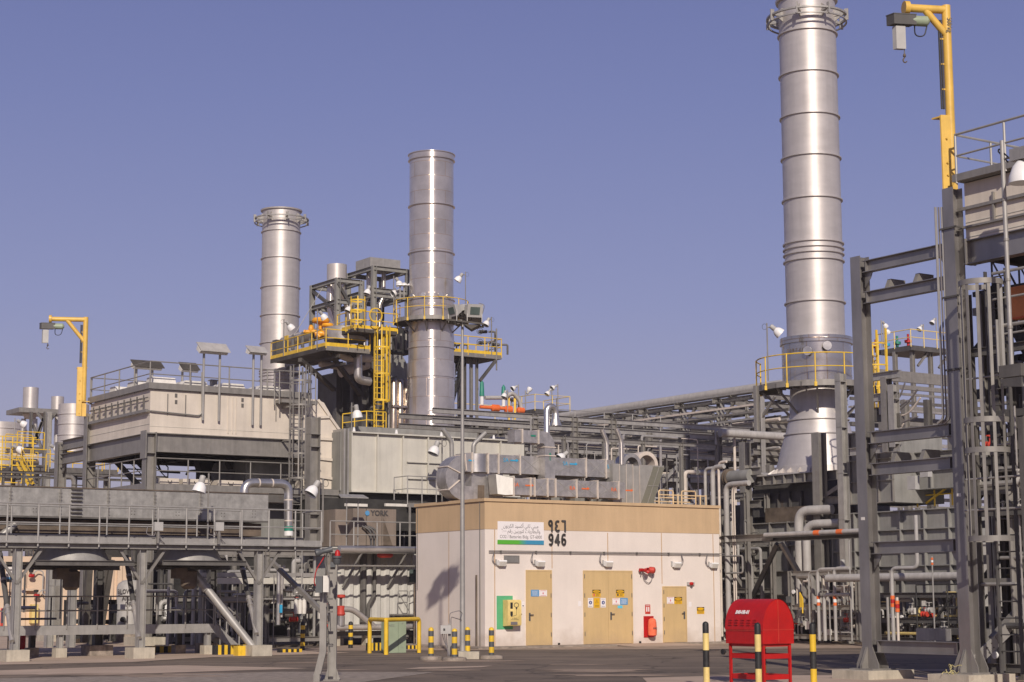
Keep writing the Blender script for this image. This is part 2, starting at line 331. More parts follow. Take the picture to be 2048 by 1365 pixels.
def caged_ladder(par, base, h, out, side, m='galv', w=0.45, cage0=2.2, R=0.36, top=1.0, hs=1.0, sc=1.0):
    # out: unit vector away from the wall; side: unit vector across; rungs between the stiles
    for s in (-1, 1): pbar(par, 'stile', m, base+side*s*w/2, base+side*s*w/2+Z*(h+top), 0.035*sc, 0.07*sc, out)
    r0 = ptube(par, 'rung', m, base-side*w/2+Z*0.25, base+side*w/2+Z*0.25, 0.016*sc, 6)
    k = 1
    while 0.25+0.3*k < h and k < 90: copy_part(r0, Z*0.3*k); k += 1
    if cage0 < h:
        c = base+out*(R*0.9)
        hp = None; z = cage0
        while z <= h+top+0.01:
            if hp is None: hp = MB().hoop(c+Z*z, R, 0.06*sc, 0.012*sc, -130, 130, 18, out, side).build('cage_hoop', m, par); z0 = z
            else: copy_part(hp, Z*(z-z0))
            z += hs
        st = MB()
        for a in (-110, -70, -35, 0, 35, 70, 110):
            d = out*math.cos(rad(a))+side*math.sin(rad(a)); p = c+d*(R+0.004)
            st.bar(p+Z*cage0, p+Z*(h+top), 0.045*sc, 0.01*sc, d)
        st.build('cage_strap', m, par)
def dome_lamp(base, H, d, label, tilt=40, s=1.0, pole_r=0.025, m='galv', group='floodlights with white domes on thin poles', loop=True):
    t = thing('floodlight', label, 'floodlight', base, group)
    d = d.normalized(); top = base+Z*H
    ptube(t, 'pole', m, base, top+Z*0.16*s, pole_r, 8)
    a0 = top; a1 = top+d*0.20*s
    ptube(t, 'arm', m, a0, a1, 0.022*s, 6)
    ax = (d*math.sin(rad(tilt))-Z*math.cos(rad(tilt))).normalized()
    MB().lathe(a1-ax*0.10*s, ax, [(0, 0.04*s), (0.02*s, 0.085*s), (0.19*s, 0.095*s), (0.23*s, 0.07*s)], 12).build('ballast_housing', 'grey_plastic', t)
    sh = MB().lathe(a1+ax*0.12*s, ax, [(0, 0.085*s), (0.05*s, 0.135*s), (0.12*s, 0.175*s), (0.25*s, 0.20*s), (0.29*s, 0.205*s), (0.285*s, 0.19*s), (0.14*s, 0.16*s), (0.06*s, 0.11*s)], 18, False).build('shade', 'white', t)
    MB().lathe(a1+ax*0.36*s, ax, [(0, 0.0), (0.001, 0.192*s)], 16, False).build('lens', 'glass_dark', sh)
    if loop:
        c = top+Z*0.02-d*0.09*s; MB().path([c+d*0.09*s*math.cos(x)+Z*0.11*s*math.sin(x) for x in [i*2*math.pi/12 for i in range(12)]], 0.007, 5, 0, True).build('cable', 'black', t)
    return t
_font = None
def text(par, s, size, p, ux, uy, m, ext=0.004, align='CENTER', name='lettering', sx=1.0, bold=0.0, fit=None, **k):
    cu = bpy.data.curves.new('t', 'FONT'); cu.body = s; cu.size = size; cu.extrude = ext; cu.align_x = align; cu.align_y = 'CENTER'; cu.offset = bold; cu.resolution_u = 3
    ob = bpy.data.objects.new('t', cu); C.collection.objects.link(ob)
    bpy.context.view_layer.update()
    me = bpy.data.meshes.new_from_object(ob.evaluated_get(bpy.context.evaluated_depsgraph_get()))
    C.collection.objects.unlink(ob); bpy.data.objects.remove(ob)
    if fit: xs_ = [v.co.x for v in me.vertices]; sx = fit/max(0.001, max(xs_)-min(xs_))
    n = ux.cross(uy); b = MB(); b.v = [p+ux*v.co.x*sx+uy*v.co.y+n*v.co.z for v in me.vertices]; b.f = [tuple(q.vertices) for q in me.polygons]
    return b.build(name, m, par, **k)
AR = {'ا': ('FE8D', 'FE8E', None, None), 'أ': ('FE83', 'FE84', None, None), 'ب': ('FE8F', 'FE90', 'FE91', 'FE92'), 'ت': ('FE95', 'FE96', 'FE97', 'FE98'),
      'ث': ('FE99', 'FE9A', 'FE9B', 'FE9C'), 'د': ('FEA9', 'FEAA', None, None), 'ر': ('FEAD', 'FEAE', None, None), 'س': ('FEB1', 'FEB2', 'FEB3', 'FEB4'),
      'ط': ('FEC1', 'FEC2', 'FEC3', 'FEC4'), 'ق': ('FED5', 'FED6', 'FED7', 'FED8'), 'ك': ('FED9', 'FEDA', 'FEDB', 'FEDC'), 'ل': ('FEDD', 'FEDE', 'FEDF', 'FEE0'),
      'م': ('FEE1', 'FEE2', 'FEE3', 'FEE4'), 'ن': ('FEE5', 'FEE6', 'FEE7', 'FEE8'), 'و': ('FEED', 'FEEE', None, None), 'ى': ('FEEF', 'FEF0', None, None), 'ي': ('FEF1', 'FEF2', 'FEF3', 'FEF4')}
def arabic(s):
    out = []
    for i, c in enumerate(s):
        if c not in AR: out.append(c); continue
        pv = i > 0 and s[i-1] in AR and AR[s[i-1]][2] is not None
        nx = i < len(s)-1 and s[i+1] in AR and AR[c][2] is not None
        f = AR[c]; h = f[3] if (pv and nx) else f[1] if pv else f[2] if nx else f[0]
        out.append(chr(int(h, 16)))
    r = ''.join(reversed(out))
    return r
# ================= GROUND =================
def sheet(name, pts, z, m, thick=None, **k):
    b = MB()
    if thick: b.prism([Vector((p.x, p.y, z-thick)) for p in pts], Z*thick)
    else:
        b.add([Vector((p.x, p.y, z)) for p in pts], [tuple(range(len(pts)))])
        a = (b.v[1]-b.v[0]).cross(b.v[2]-b.v[1])
        if a.z < 0: b.f = [tuple(reversed(b.f[0]))]
    return b.build(name, m, kind='structure', **k)
asp = mat('asphalt', (0.170, 0.130, 0.096), 0.92, 0, 0.12, 0.35, bump=0.35, bscale=45)
nt = asp.node_tree; N = nt.nodes; L = nt.links
g2 = N.new('ShaderNodeNewGeometry'); mp2 = N.new('ShaderNodeMapping'); mp2.inputs['Scale'].default_value = (0.05, 0.9, 1); mp2.inputs['Rotation'].default_value = (0, 0, -TH)
L.new(g2.outputs['Position'], mp2.inputs[0]); n3 = N.new('ShaderNodeTexNoise'); n3.inputs['Scale'].default_value = 1.0; n3.inputs['Detail'].default_value = 6; L.new(mp2.outputs[0], n3.inputs['Vector'])
n4 = N.new('ShaderNodeTexNoise'); n4.inputs['Scale'].default_value = 60; n4.inputs['Detail'].default_value = 3; L.new(g2.outputs['Position'], n4.inputs['Vector'])
mr = N.new('ShaderNodeMapRange'); mr.inputs[1].default_value = 0.35; mr.inputs[2].default_value = 0.7; mr.inputs[3].default_value = 0.80; mr.inputs[4].default_value = 1.28; L.new(n3.outputs['Fac'], mr.inputs[0])
mr2 = N.new('ShaderNodeMapRange'); mr2.inputs[3].default_value = 0.75; mr2.inputs[4].default_value = 1.25; L.new(n4.outputs['Fac'], mr2.inputs[0])
mm = N.new('ShaderNodeMath'); mm.operation = 'MULTIPLY'; L.new(mr.outputs[0], mm.inputs[0]); L.new(mr2.outputs[0], mm.inputs[1])
vm = N.new('ShaderNodeVectorMath'); vm.operation = 'SCALE'; bb = N['Principled BSDF']; s_ = bb.inputs['Base Color'].links[0].from_socket

vo = N.new('ShaderNodeTexVoronoi'); vo.feature = 'DISTANCE_TO_EDGE'; vo.inputs['Scale'].default_value = 0.32; nd = N.new('ShaderNodeTexNoise'); nd.inputs['Scale'].default_value = 1.3; nd.inputs['Detail'].default_value = 5
L.new(g2.outputs['Position'], nd.inputs['Vector']); va = N.new('ShaderNodeVectorMath'); va.operation = 'ADD'; L.new(g2.outputs['Position'], va.inputs[0]); L.new(nd.outputs['Color'], va.inputs[1]); L.new(va.outputs[0], vo.inputs['Vector'])
ck = N.new('ShaderNodeMapRange'); ck.inputs[1].default_value = 0.004; ck.inputs[2].default_value = 0.018; ck.inputs[3].default_value = 0.45; ck.inputs[4].default_value = 1.0; L.new(vo.outputs['Distance'], ck.inputs[0])
ns = N.new('ShaderNodeTexNoise'); ns.inputs['Scale'].default_value = 0.55; ns.inputs['Detail'].default_value = 7; L.new(g2.outputs['Position'], ns.inputs['Vector']); st0 = N.new('ShaderNodeMapRange'); st0.inputs[1].default_value = 0.55; st0.inputs[2].default_value = 0.68; st0.inputs[3].default_value = 1.0; st0.inputs[4].default_value = 0.62; L.new(ns.outputs['Fac'], st0.inputs[0])
for q_ in (ck, st0):
    m3 = N.new('ShaderNodeMath'); m3.operation = 'MULTIPLY'; L.new(mm.outputs[0], m3.inputs[0]); L.new(q_.outputs[0], m3.inputs[1]); mm = m3
L.new(s_, vm.inputs[0]); L.new(mm.outputs[0], vm.inputs['Scale']); L.new(vm.outputs[0], bb.inputs['Base Color'])
mat('desert', (0.42, 0.31, 0.22), 0.95, 0, 0.15, 0.05)
gb = MB(); gb.add([(-2500, -400, -0.012), (2500, -400, -0.012), (2500, 4500, -0.012), (-2500, 4500, -0.012)], [(0, 1, 2, 3)]); gb.build('ground', 'desert', kind='structure', loc=(0, 0, 0))
sheet('asphalt_road', [Vector((-60, 5, 0)), Vector((60, 5, 0)), Vector((70, 80, 0)), Vector((-60, 90, 0))], -0.004, 'asphalt')
# concrete yard behind, its front edge slightly skewed
e0 = gnd(-150, 1333); e1 = gnd(700, 1306)
sheet('concrete_apron', [e0, gnd(260, 1325), gnd(420, 1315), gnd(600, 1310), e1, e1+W*60, e0+W*60], 0.004, 'sand_conc')
g0 = gnd(-150, 1352); sheet('concrete_strip', [g0, gnd(300, 1347), gnd(620, 1337), gnd(360, 1331), gnd(200, 1335), gnd(-150, 1346)], 0.0015, 'sand_conc')
g0 = gnd(-150, 1400); sheet('concrete_pavement', [g0, gnd(420, 1400), gnd(700, 1368), gnd(870, 1345), gnd(560, 1344), gnd(300, 1352), gnd(-150, 1360)], 0.0018, 'concrete_old')
sheet('concrete_curb_strip', [gnd(1285, 1356), gnd(1480, 1351), gnd(2300, 1352), gnd(2300, 1420), gnd(1350, 1420)], 0.002, 'sand_conc')
sheet('paint_strip', [gnd(805, 1339), gnd(840, 1335), gnd(985, 1332), gnd(965, 1335), gnd(870, 1338)], 0.003, 'sand_conc')
mat('gravel_patch', (0.36, 0.27, 0.20), 0.95, 0, 0.2, 1.2, bump=0.4, bscale=12)
random.seed(21)
for k in range(14):
    c = gnd(random.uniform(100, 1900), random.uniform(1318, 1362)); n = 10; r = random.uniform(0.15, 0.7)
    sheet('dust_patch', [c+X*r*2.2*random.uniform(.7, 1.2)*math.cos(t*2*math.pi/n)+Y*r*random.uniform(.6, 1.2)*math.sin(t*2*math.pi/n) for t in range(n)], 0.0006+0.0002*k, 'gravel_patch')
sheet('dusty_shoulder', [gnd(560, 1303), gnd(1800, 1297), gnd(2050, 1290), gnd(1500, 1283), gnd(700, 1290)], 0.005, 'gravel_patch')
sheet('distant_gravel', [gnd(1440, 1291), gnd(1800, 1289), gnd(1800, 1262), gnd(1440, 1262)], 0.0075, 'gravel_patch')

# ================= BATTERY BUILDING =================
C0 = gnd(970, 1297); LU = tl(C0, U, 1442.5); LW = tl(C0, W, 832); HB = zl(C0, 1003)
bld = thing('battery_building', 'cream plastered building with a tan top band, tan doors and roof ducts', 'building', flat(C0))
T_ = 0.25
def fU(px, py, o=0.0): return onU(px, py, C0-W*o)
zb = onU(1180, 1066, C0).z            # lower edge of the tan band
zb0 = onU(1000, 1056, C0).z; zb = (zb+zb0)/2
hb2 = zb
pbox(bld, 'wall', 'wall', C0, U*LU, W*LW, Z*zb)
pbox(bld, 'fascia_band', 'band', C0-U*0.012-W*0.012+Z*(zb+0.002), U*(LU+0.024), W*(LW+0.024), Z*(HB-zb))
pbox(bld, 'coping', 'band', C0-U*0.06-W*0.06+Z*(HB+0.003), U*(LU+0.12), W*(LW+0.12), Z*0.10)
for px, y0, y1 in ((988.5, 1056, 1294), (1103, 1066, 1137), (1214.5, 1066, 1128), (1322, 1066, 1168), (1425, 1067, 1289)):
    a = fU(px, y0, 0.004); b_ = fU(px, y1, 0.004); MB().box(Vector((a.x, a.y, max(0.05, b_.z))), U*0.03, W*0.003, Z*(min(a.z, zb-0.01)-max(0.05, b_.z))).build('wall_joint', 'joint', bld)
def fW(px, py, o=0.0): return onW(px, py, C0-U*o)
a = fW(898, 1150, 0.004); MB().box(flat(a, 0.05), W*0.03, U*0.003, Z*(zb-0.08)).build('wall_joint', 'joint', bld)
pbox(bld, 'plinth_band', 'joint', C0-U*0.014-W*0.014+Z*0.0, U*(LU+0.028), W*(LW+0.028), Z*0.05)
# apron around the building
sl_ = MB(); sl_.prism([flat(C0-U*0.9-W*1.0), flat(C0+U*4.6-W*1.0), flat(C0+U*(4.6)+W*(LW+1)), flat(C0-U*0.9+W*(LW+1))], Z*0.055); sl_.build('pavement', 'concrete_old', kind='structure')
rp_ = MB(); q0 = C0+U*4.6; rp_.add([q0-W*2.0+Z*0.006, q0+U*3.2-W*2.0+Z*0.006, q0+U*3.2+Z*0.05, q0+Z*0.05], [(0, 1, 2, 3)]); rp_.build('ramp', 'sand_conc', kind='structure')
s2 = MB(); s2.prism([flat(C0+U*7.8-W*0.9), flat(C0+U*(LU+1.2)-W*0.9), flat(C0+U*(LU+1.2)+W*1.5), flat(C0+U*7.8+W*1.5)], Z*0.055); s2.build('pavement', 'concrete_old', kind='structure')
# doors
def door(x0, x1, ytop, leaves, handle_at, hinge_sides):
    P0 = fU(x0, 1290); P1 = fU(x1, 1290); zt = fU((x0+x1)/2, ytop).z; w = (P1-P0).dot(U); z0 = 0.052
    P0 = flat(P0, z0)
    fr = MB(); t = 0.045
    fr.box(P0-W*0.03, U*t, W*0.03, Z*(zt-z0)); fr.box(P0+U*(w-t)-W*0.03, U*t, W*0.03, Z*(zt-z0)); fr.box(P0+U*t-W*0.03+Z*(zt-z0-t), U*(w-2*t), W*0.03, Z*t)
    d = MB(); n = leaves; lw = (w-2*t)/n
    dd = None
    for i in range(n):
        q = MB().box(P0+U*(t+i*lw+0.004)-W*0.022+Z*0.01, U*(lw-0.008), W*0.02, Z*(zt-z0-t-0.014)).build('door', 'door', bld)
        if i == handle_at[0]: dd = q
        sd0 = hinge_sides[i]; hx = P0+U*(t+i*lw+(0.0 if sd0 < 0 else lw))
        for k in range(4):
            MB().tube(hx-W*0.035+Z*(0.28+k*(zt-0.6)/3), hx-W*0.035+Z*(0.42+k*(zt-0.6)/3), 0.014, 6).build('hinge', 'galv_dark', q)
    fr.build('frame', 'door', dd)
    hx = P0+U*(w*handle_at[1])-W*0.024+Z*0.80
    hm = MB(); hm.box(hx-W*0.012, U*0.06, W*0.012, Z*0.26); hm.bar(hx+U*0.03-W*0.05+Z*0.2, hx+U*(0.03+0.13*handle_at[2])-W*0.05+Z*0.2, 0.02, 0.025); hm.tube(hx+U*0.03-W*0.05+Z*0.2, hx+U*0.03+Z*0.2, 0.01, 6)
    hm.tube(hx+U*0.03-W*0.02+Z*0.07, hx+U*0.03+Z*0.07, 0.018, 8)
    hm.build('handle', 'dark_plastic', dd)
    return dd, P0, w, zt
d1 = door(1052, 1104, 1140.5, 1, (0, 0.10, 1), [1]); d2 = door(1167, 1266, 1141.5, 2, (1, 0.535, 1), [-1, 1]); d3 = door(1326, 1374, 1173, 1, (0, 0.86, -1), [-1])
def sign(par, px0, py0, px1, py1, m, o=0.030, name='sign_plate', t=0.004):
    a = fU(px0, py1, o); b_ = fU(px1, py0, o); w = (b_-a).dot(U)
    return MB().box(a, U*w, W*t, Z*(b_.z-a.z)).build(name, m, par), a, w, b_.z-a.z
mat('sg_amber', (0.75, 0.42, 0.01), 0.4, 0, 0.02); mat('sg_blue', (0.10, 0.30, 0.55), 0.4, 0, 0.02); mat('sg_navy', (0.03, 0.06, 0.22), 0.4, 0, 0.02); mat('sg_cyan', (0.12, 0.55, 0.72), 0.4, 0, 0.02); mat('sg_pink', (0.62, 0.12, 0.14), 0.4, 0, .02)
def lines(par, a, w, h, n, m, x0=0.1, x1=0.9, y0=0.12, y1=0.88, o=0.0025, th=0.34):
    b = MB(); random.seed(int(a.x*100) % 97)
    for i in range(n):
        z = a.z+h*(y0+(y1-y0)*(i+0.5)/n); xa = x0+random.random()*0.08; xb = x1-random.random()*0.12; x = xa
        while x < xb:
            l = min(xb-x, 0.06+random.random()*0.12); b.box(Vector((a.x, a.y, z))+U*w*x-W*o-Z*h*(y1-y0)/n*th/2, U*w*l*0.85, W*0.001, Z*h*(y1-y0)/n*th); x += l
    b.build('lettering', m, par)
def caution(par, x0, y0, x1, y1, split=0.5, pict=True, word='CAUTION'):
    s, a, w, h = sign(par, x0, y0, x1, y1, 'sg_amber')
    MB().box(a+Z*h*0.5-W*0.002, U*w, W*0.001, Z*h*0.5).build('header', 'black', s)
    c = a+U*w*0.5+Z*h*0.75-W*0.0035; pts = [c+U*w*0.46*math.cos(t*math.pi/8)+Z*h*0.19*math.sin(t*math.pi/8) for t in range(16)]
    MB().prism(pts, W*0.001).build('ellipse', 'sg_amber', s); text(s, word, h*0.22, c-W*0.002, U, Z, 'ink', 0.0005, sx=0.8)
    lines(s, a+Z*0, w, h*0.5, 2, 'ink', x0=0.4 if pict else 0.1)
    if pict: MB().box(a+U*w*0.1+Z*h*0.12-W*0.002, U*w*0.2, W*0.001, Z*h*0.3).build('pictogram', 'sg_pink' if split else 'ink', s)
def hand_sign(par, x0, y0, x1, y1):
    s, a, w, h = sign(par, x0, y0, x1, y1, 'sign_white')
    c = a+U*w*0.5+Z*h*0.5-W*0.002; MB().box(c-U*w*0.07-Z*h*0.16, U*w*0.14, W*0.001, Z*h*0.22).box(c-U*w*0.05+Z*h*0.06, U*w*0.03, W*0.001, Z*h*0.12).box(c+Z*h*0.06, U*w*0.03, W*0.001, Z*h*0.14).build('hand_mark', 'sg_pink', s)
    lines(s, a, w, h, 1, 'sg_pink', y0=0.02, y1=0.2); lines(s, a, w, h, 1, 'sg_pink', y0=0.8, y1=0.98)
def blue_text(par, x0, y0, x1, y1, n=5):
    s, a, w, h = sign(par, x0, y0, x1, y1, 'sg_blue'); lines(s, a, w, h, n, 'sign_white')
def mand(par, x0, y0, x1, y1):
    s, a, w, h = sign(par, x0, y0, x1, y1, 'sign_white'); c = a+U*w*0.5+Z*h*0.52-W*0.002
    MB().prism([c+U*w*0.3*math.cos(t*math.pi/8)+Z*w*0.3*math.sin(t*math.pi/8) for t in range(16)], W*0.001).build('blue_disc', 'sg_navy', s)
    MB().box(c-U*w*0.07-Z*w*0.14-W*0.001, U*w*0.14, W*0.0005, Z*w*0.26).build('pictogram', 'sign_white', s); lines(s, a, w, h, 1, 'ink_soft', y0=0.06, y1=0.18); lines(s, a, w, h, 1, 'ink_soft', y0=0.82, y1=0.94)
blue_text(d1[0], 1062, 1180, 1078, 1193.5); hand_sign(d1[0], 1078.5, 1180.5, 1094, 1193)
dl = [o for o in bpy.data.objects if o.parent is bld and o.name.startswith('door')]
dl2 = dl[1]; dr2 = d2[0]
caution(dl2, 1185, 1180, 1201, 1194, 1); caution(dr2, 1232.5, 1180, 1248.5, 1194, 0)
mand(dl2, 1176, 1196.5, 1186, 1215.5); mand(dl2, 1201.5, 1196.5, 1211.5, 1215.5)
s, a, w, h = sign(dl2, 1188.3, 1196.5, 1199, 1216, 'sg_amber'); c = a+U*w*0.5+Z*h*0.6-W*0.002
tr = [c+U*w*0.3*math.cos(rad(90+k*120))+Z*w*0.3*math.sin(rad(90+k*120)) for k in range(3)]; MB().path(tr, 0.006, 4, 0, True).build('warning_triangle', 'ink', s); MB().bar(c+Z*w*0.12, c-Z*w*0.05, 0.01, 0.004, W).build('bolt_mark', 'ink', s); lines(s, a, w, h, 2, 'ink', y0=0.1, y1=0.3)
hand_sign(dr2, 1225, 1197, 1240, 1210); blue_text(dr2, 1240.5, 1196.5, 1255.5, 1210); s, a, w, h = sign(dr2, 1235.5, 1211.5, 1245, 1217, 'sg_cyan')
hand_sign(d3[0], 1334, 1194.5, 1348, 1208); caution(d3[0], 1349, 1194.5, 1364, 1208.5, 1, False)
# top level sign and numbers
a = fU(995.5, 1088.5, 0.02); b_ = fU(1087.5, 1045, 0.02); w = (b_-a).dot(U); h = b_.z-a.z
sg = thing('building_sign', 'white name board with Arabic and English text and a green to blue strip', 'sign', a)
hs_ = h*0.185
pbox(sg, 'panel', 'sign_white', a+Z*hs_, U*w, W*0.02, Z*(h-hs_))
gm = mat('sign_strip', (0.1, 0.4, 0.035), 0.4, 0, 0.01); nt = gm.node_tree
tc = nt.nodes.new('ShaderNodeTexCoord'); sx_ = nt.nodes.new('ShaderNodeSeparateXYZ'); nt.links.new(tc.outputs['Generated'], sx_.inputs[0])
cr = nt.nodes.new('ShaderNodeValToRGB'); cr.color_ramp.elements[0].position = 0.45; cr.color_ramp.elements[0].color = (0.10, 0.40, 0.035, 1); cr.color_ramp.elements[1].position = 0.64; cr.color_ramp.elements[1].color = (0.05, 0.26, 0.42, 1)
nt.links.new(sx_.outputs[0], cr.inputs[0]); nt.links.new(cr.outputs[0], nt.nodes['Principled BSDF'].inputs['Base Color'])
pbox(sg, 'colour_strip', 'sign_strip', a-W*0.002, U*w, W*0.022, Z*hs_)
def strip_text(s, fx, fz, size, fw=0.8): text(sg, s, size, a+U*w*fx+Z*h*fz-W*0.003, U, Z, 'ink_soft', 0.001, fit=w*fw)
strip_text(arabic('مبنى ثاني أكسيد الكربون'), 0.5, 0.80, h*0.235, 0.76)
strip_text('٦٠٠٠ '+arabic('والبطاريات لتوربين رقم'), 0.5, 0.575, h*0.235, 0.84)
strip_text('CO2 / Batteries Bldg. GT-6000', 0.5, 0.325, h*0.20, 0.91)
c1 = fU(1114.5, 1052.5, 0.03); c2 = fU(1114.5, 1079.5, 0.03)
nb = thing('number_sign', 'large dark grey building number 946 in Arabic and Western digits', 'sign', c2)
# numerals built as strokes so that their shapes match the sign
def stroke(par, pts, c, sc, r, name):
    q = [c+U*(x*sc)+Z*(y*sc) for x, y in pts]; b = MB()
    n = len(q)
    for i in range(n-1): b.bar(q[i]-W*0.01, q[i+1]-W*0.01, 0.035, r*2, (q[i+1]-q[i]).cross(W).normalized())
    for i in range(n): b.lathe(q[i]-W*0.0275, W, [(0, r), (0.035, r)], 10)
    return b.build(name, 'ink', par)
hh = 0.5*(fU(1114, 1040, 0).z-fU(1114, 1063.5, 0).z)
def arc(cx, cy, rx, ry, a0, a1, n=10): return [(cx+rx*math.cos(rad(a0+(a1-a0)*i/n)), cy+ry*math.sin(rad(a0+(a1-a0)*i/n))) for i in range(n+1)]
wU = (fU(1120, 1060)-fU(1108, 1060)).dot(U)/12
S = hh; R9 = 0.029
gx = wU*12.8
A_ = c1
stroke(nb, arc(-0.10, 0.45, 0.30, 0.42, 0, 360, 16)+[(0.20, -0.85)], A_-U*gx, S, R9, 'digit')
stroke(nb, arc(0.05, 0.42, 0.38, 0.42, 60, 250, 8)+arc(0.05, -0.42, 0.42, 0.42, 110, 310, 8), A_, S, R9, 'digit')
stroke(nb, [(-0.32, 0.88), (0.26, 0.88), (0.28, -0.85)], A_+U*gx, S, R9, 'digit')
B_ = c2
stroke(nb, arc(0, 0.38, 0.34, 0.48, 0, 360, 16)+[(0.34, 0.1)]+arc(-0.05, -0.1, 0.39, 0.80, 0, -120, 8), B_-U*gx, S, R9, 'digit')
stroke(nb, [(0.18, -0.88), (0.18, 0.88), (-0.42, -0.38), (0.42, -0.38)], B_, S, R9, 'digit')
stroke(nb, arc(0, -0.38, 0.34, 0.48, 180, 540, 16)+[(-0.34, -0.1)]+arc(0.05, 0.1, 0.39, 0.80, 180, 60, 8), B_+U*gx, S, R9, 'digit')
# louvre
a = fU(1007.5, 1126.5, 0); b_ = fU(1038, 1111.5, 0); w = (b_-a).dot(U); h = b_.z-a.z
lv = MB().box(a-W*0.03, U*0.03, W*0.03, Z*h).box(a+U*(w-0.03)-W*0.03, U*0.03, W*0.03, Z*h).box(a+U*0.03-W*0.03, U*(w-0.06), W*0.03, Z*0.02).box(a+U*0.03-W*0.03+Z*(h-0.02), U*(w-0.06), W*0.03, Z*0.02).build('louvre', 'galv', bld)
bk = MB().box(a+U*0.03-W*0.006+Z*0.02, U*(w-0.06), W*0.004, Z*(h-0.04)).build('backing', 'galv_dark', lv)
sm = MB()
for k in range(7):
    z = a.z+0.03+(h-0.05)*k/7; q = Vector((a.x, a.y, z))+U*0.03; sm.add([q-W*0.028, q+U*(w-0.06)-W*0.028, q+U*(w-0.06)-W*0.010+Z*0.026, q-W*0.010+Z*0.026], [(0, 1, 2, 3)])
sm.build('slats', 'galv_light', lv)
# conduits on the facade
cd = thing('wall_conduit', 'pair of grey conduits running level across the cream wall under the sign', 'conduit', fU(980, 1103))
y0, y1 = fU(978, 1101.5, 0.05), fU(1450, 1108, 0.05)
for dz in (0.0, -0.055):
    p = Vector((y0.x, y0.y, (y0.z+y1.z)/2+dz)); q = p+U*(LU+0.0-(p-C0).dot(U)+0.25); MB().tube(p, q, 0.013, 6).build('conduit', 'galv', cd)
for k in range(7):
    q = p+U*(0.45+k*1.4); MB().box(q-W*0.018+Z*(-0.02), U*0.04, W*0.06, Z*0.09).build('clamp', 'galv_dark', cd)
zc = (y0.z+y1.z)/2
for px, y_0 in ((968.5, 1016), (833, 1016)):
    pass
for px, yy0, yy1 in ((966.3, 1010, 1294),):
    a = fW(967, 1100, 0.02); MB().tube(flat(C0-U*0.03+W*0.25, 0.06), flat(C0-U*0.03+W*0.25, HB), 0.012, 6).build('lightning_cable', 'galv_dark', bld)
    MB().tube(flat(C0-U*0.04+W*0.45, 0.06), flat(C0-U*0.04+W*0.45, 2.35), 0.03, 8).build('cable_guard', 'rust_brown', bld)
MB().tube(flat(C0-U*0.03+W*(LW-0.12), 1.9), flat(C0-U*0.03+W*(LW-0.12), HB), 0.012, 6).build('lightning_cable', 'galv_dark', bld)
MB().tube(flat(C0-U*0.04+W*(LW+0.05), 0.06), flat(C0-U*0.04+W*(LW+0.05), 2.1), 0.03, 8).build('cable_guard', 'rust_brown', bld)
# wall lights
for i, (px, py, lb, fl) in enumerate(((1000, 1126.5, 'boxy white wall light at the left end, above the yellow telephone box', -1), (1077, 1127.5, 'boxy white wall light above the single door beside the louvre', -1), (1213, 1128, 'boxy white wall light above the double doors', -1),
                                  (1350, 1130, 'boxy white wall light above the smaller right door, its cable on the right', 1), (1424, 1131, 'boxy white wall light at the right end of the wall', -1))):
    c = fU(px, py, 0); t = thing('wall_light', lb, 'wall light', c, 'lights along the cream wall')
    w = 0.30; MB().prism([c-U*w*0.5+Z*0.09, c-U*w*0.5-W*0.17+Z*0.09, c-U*w*0.5-W*0.20+Z*0.05, c-U*w*0.5-W*0.12-Z*0.08, c-U*w*0.5-Z*0.08], U*w).build('housing', 'white', t)
    q = c-W*0.12-Z*0.081-U*w*0.38; MB().prism([q, q-W*0.08+Z*0.125, q-W*0.088+Z*0.12, q-W*0.018-Z*0.02, q+W*0.05-Z*0.02, q+W*0.05], U*w*0.86).build('lens', 'offwhite', t)
    MB().box(c-U*w*0.62-W*0.06-Z*0.04, U*0.04, W*0.06, Z*0.16).build('bracket', 'grey_plastic', t)
    g0 = c+U*fl*w*0.5-W*0.05
    for k, o_ in enumerate((0.0, 0.05)):
        MB().path([g0-Z*(0.02+o_), g0+U*fl*(0.13-o_)-Z*(0.02+o_), g0+U*fl*(0.20-o_)+Z*0.12, Vector((g0.x, g0.y, zc-0.06))+U*fl*(0.12-o_*0.5)], 0.010, 5, 0.12).build('cable', 'ink_soft', t)
# telephone box
a = fU(993.5, 1259.5, 0.004); b_ = fU(1025.5, 1192, 0.004)
bp_ = MB().box(a, U*(b_-a).dot(U), W*0.004, Z*(b_.z-a.z)).build('backing_board', 'green_sign', None, 'green backing board behind the yellow telephone box', 'board')
a = fU(1006, 1253, 0.02); b_ = fU(1032.5, 1200, 0.02); ph = thing('telephone_box', 'yellow wall telephone box with black handset picture on a green board', 'telephone box', a)
w = (b_-a).dot(U); h = b_.z-a.z; D = 0.30
MB().prism([a, a-W*D*0.9+Z*0.02, a-W*D+Z*0.06, a-W*D+Z*(h-0.06), a-W*D*0.85+Z*h, a+Z*h], U*w).build('case', 'yellow_pale', ph)
q = a-W*(D+0.003)
MB().box(q+U*w*0.17+Z*h*0.66, U*w*0.18, W*0.002, Z*h*0.24).box(q+U*w*0.17+Z*h*0.42, U*w*0.18, W*0.002, Z*h*0.14).prism([q+U*w*0.17+Z*h*0.42, q+U*w*0.35+Z*h*0.42, q+U*w*0.28+Z*h*0.36, q+U*w*0.24+Z*h*0.36], W*0.002).build('handset_mark', 'black', ph)
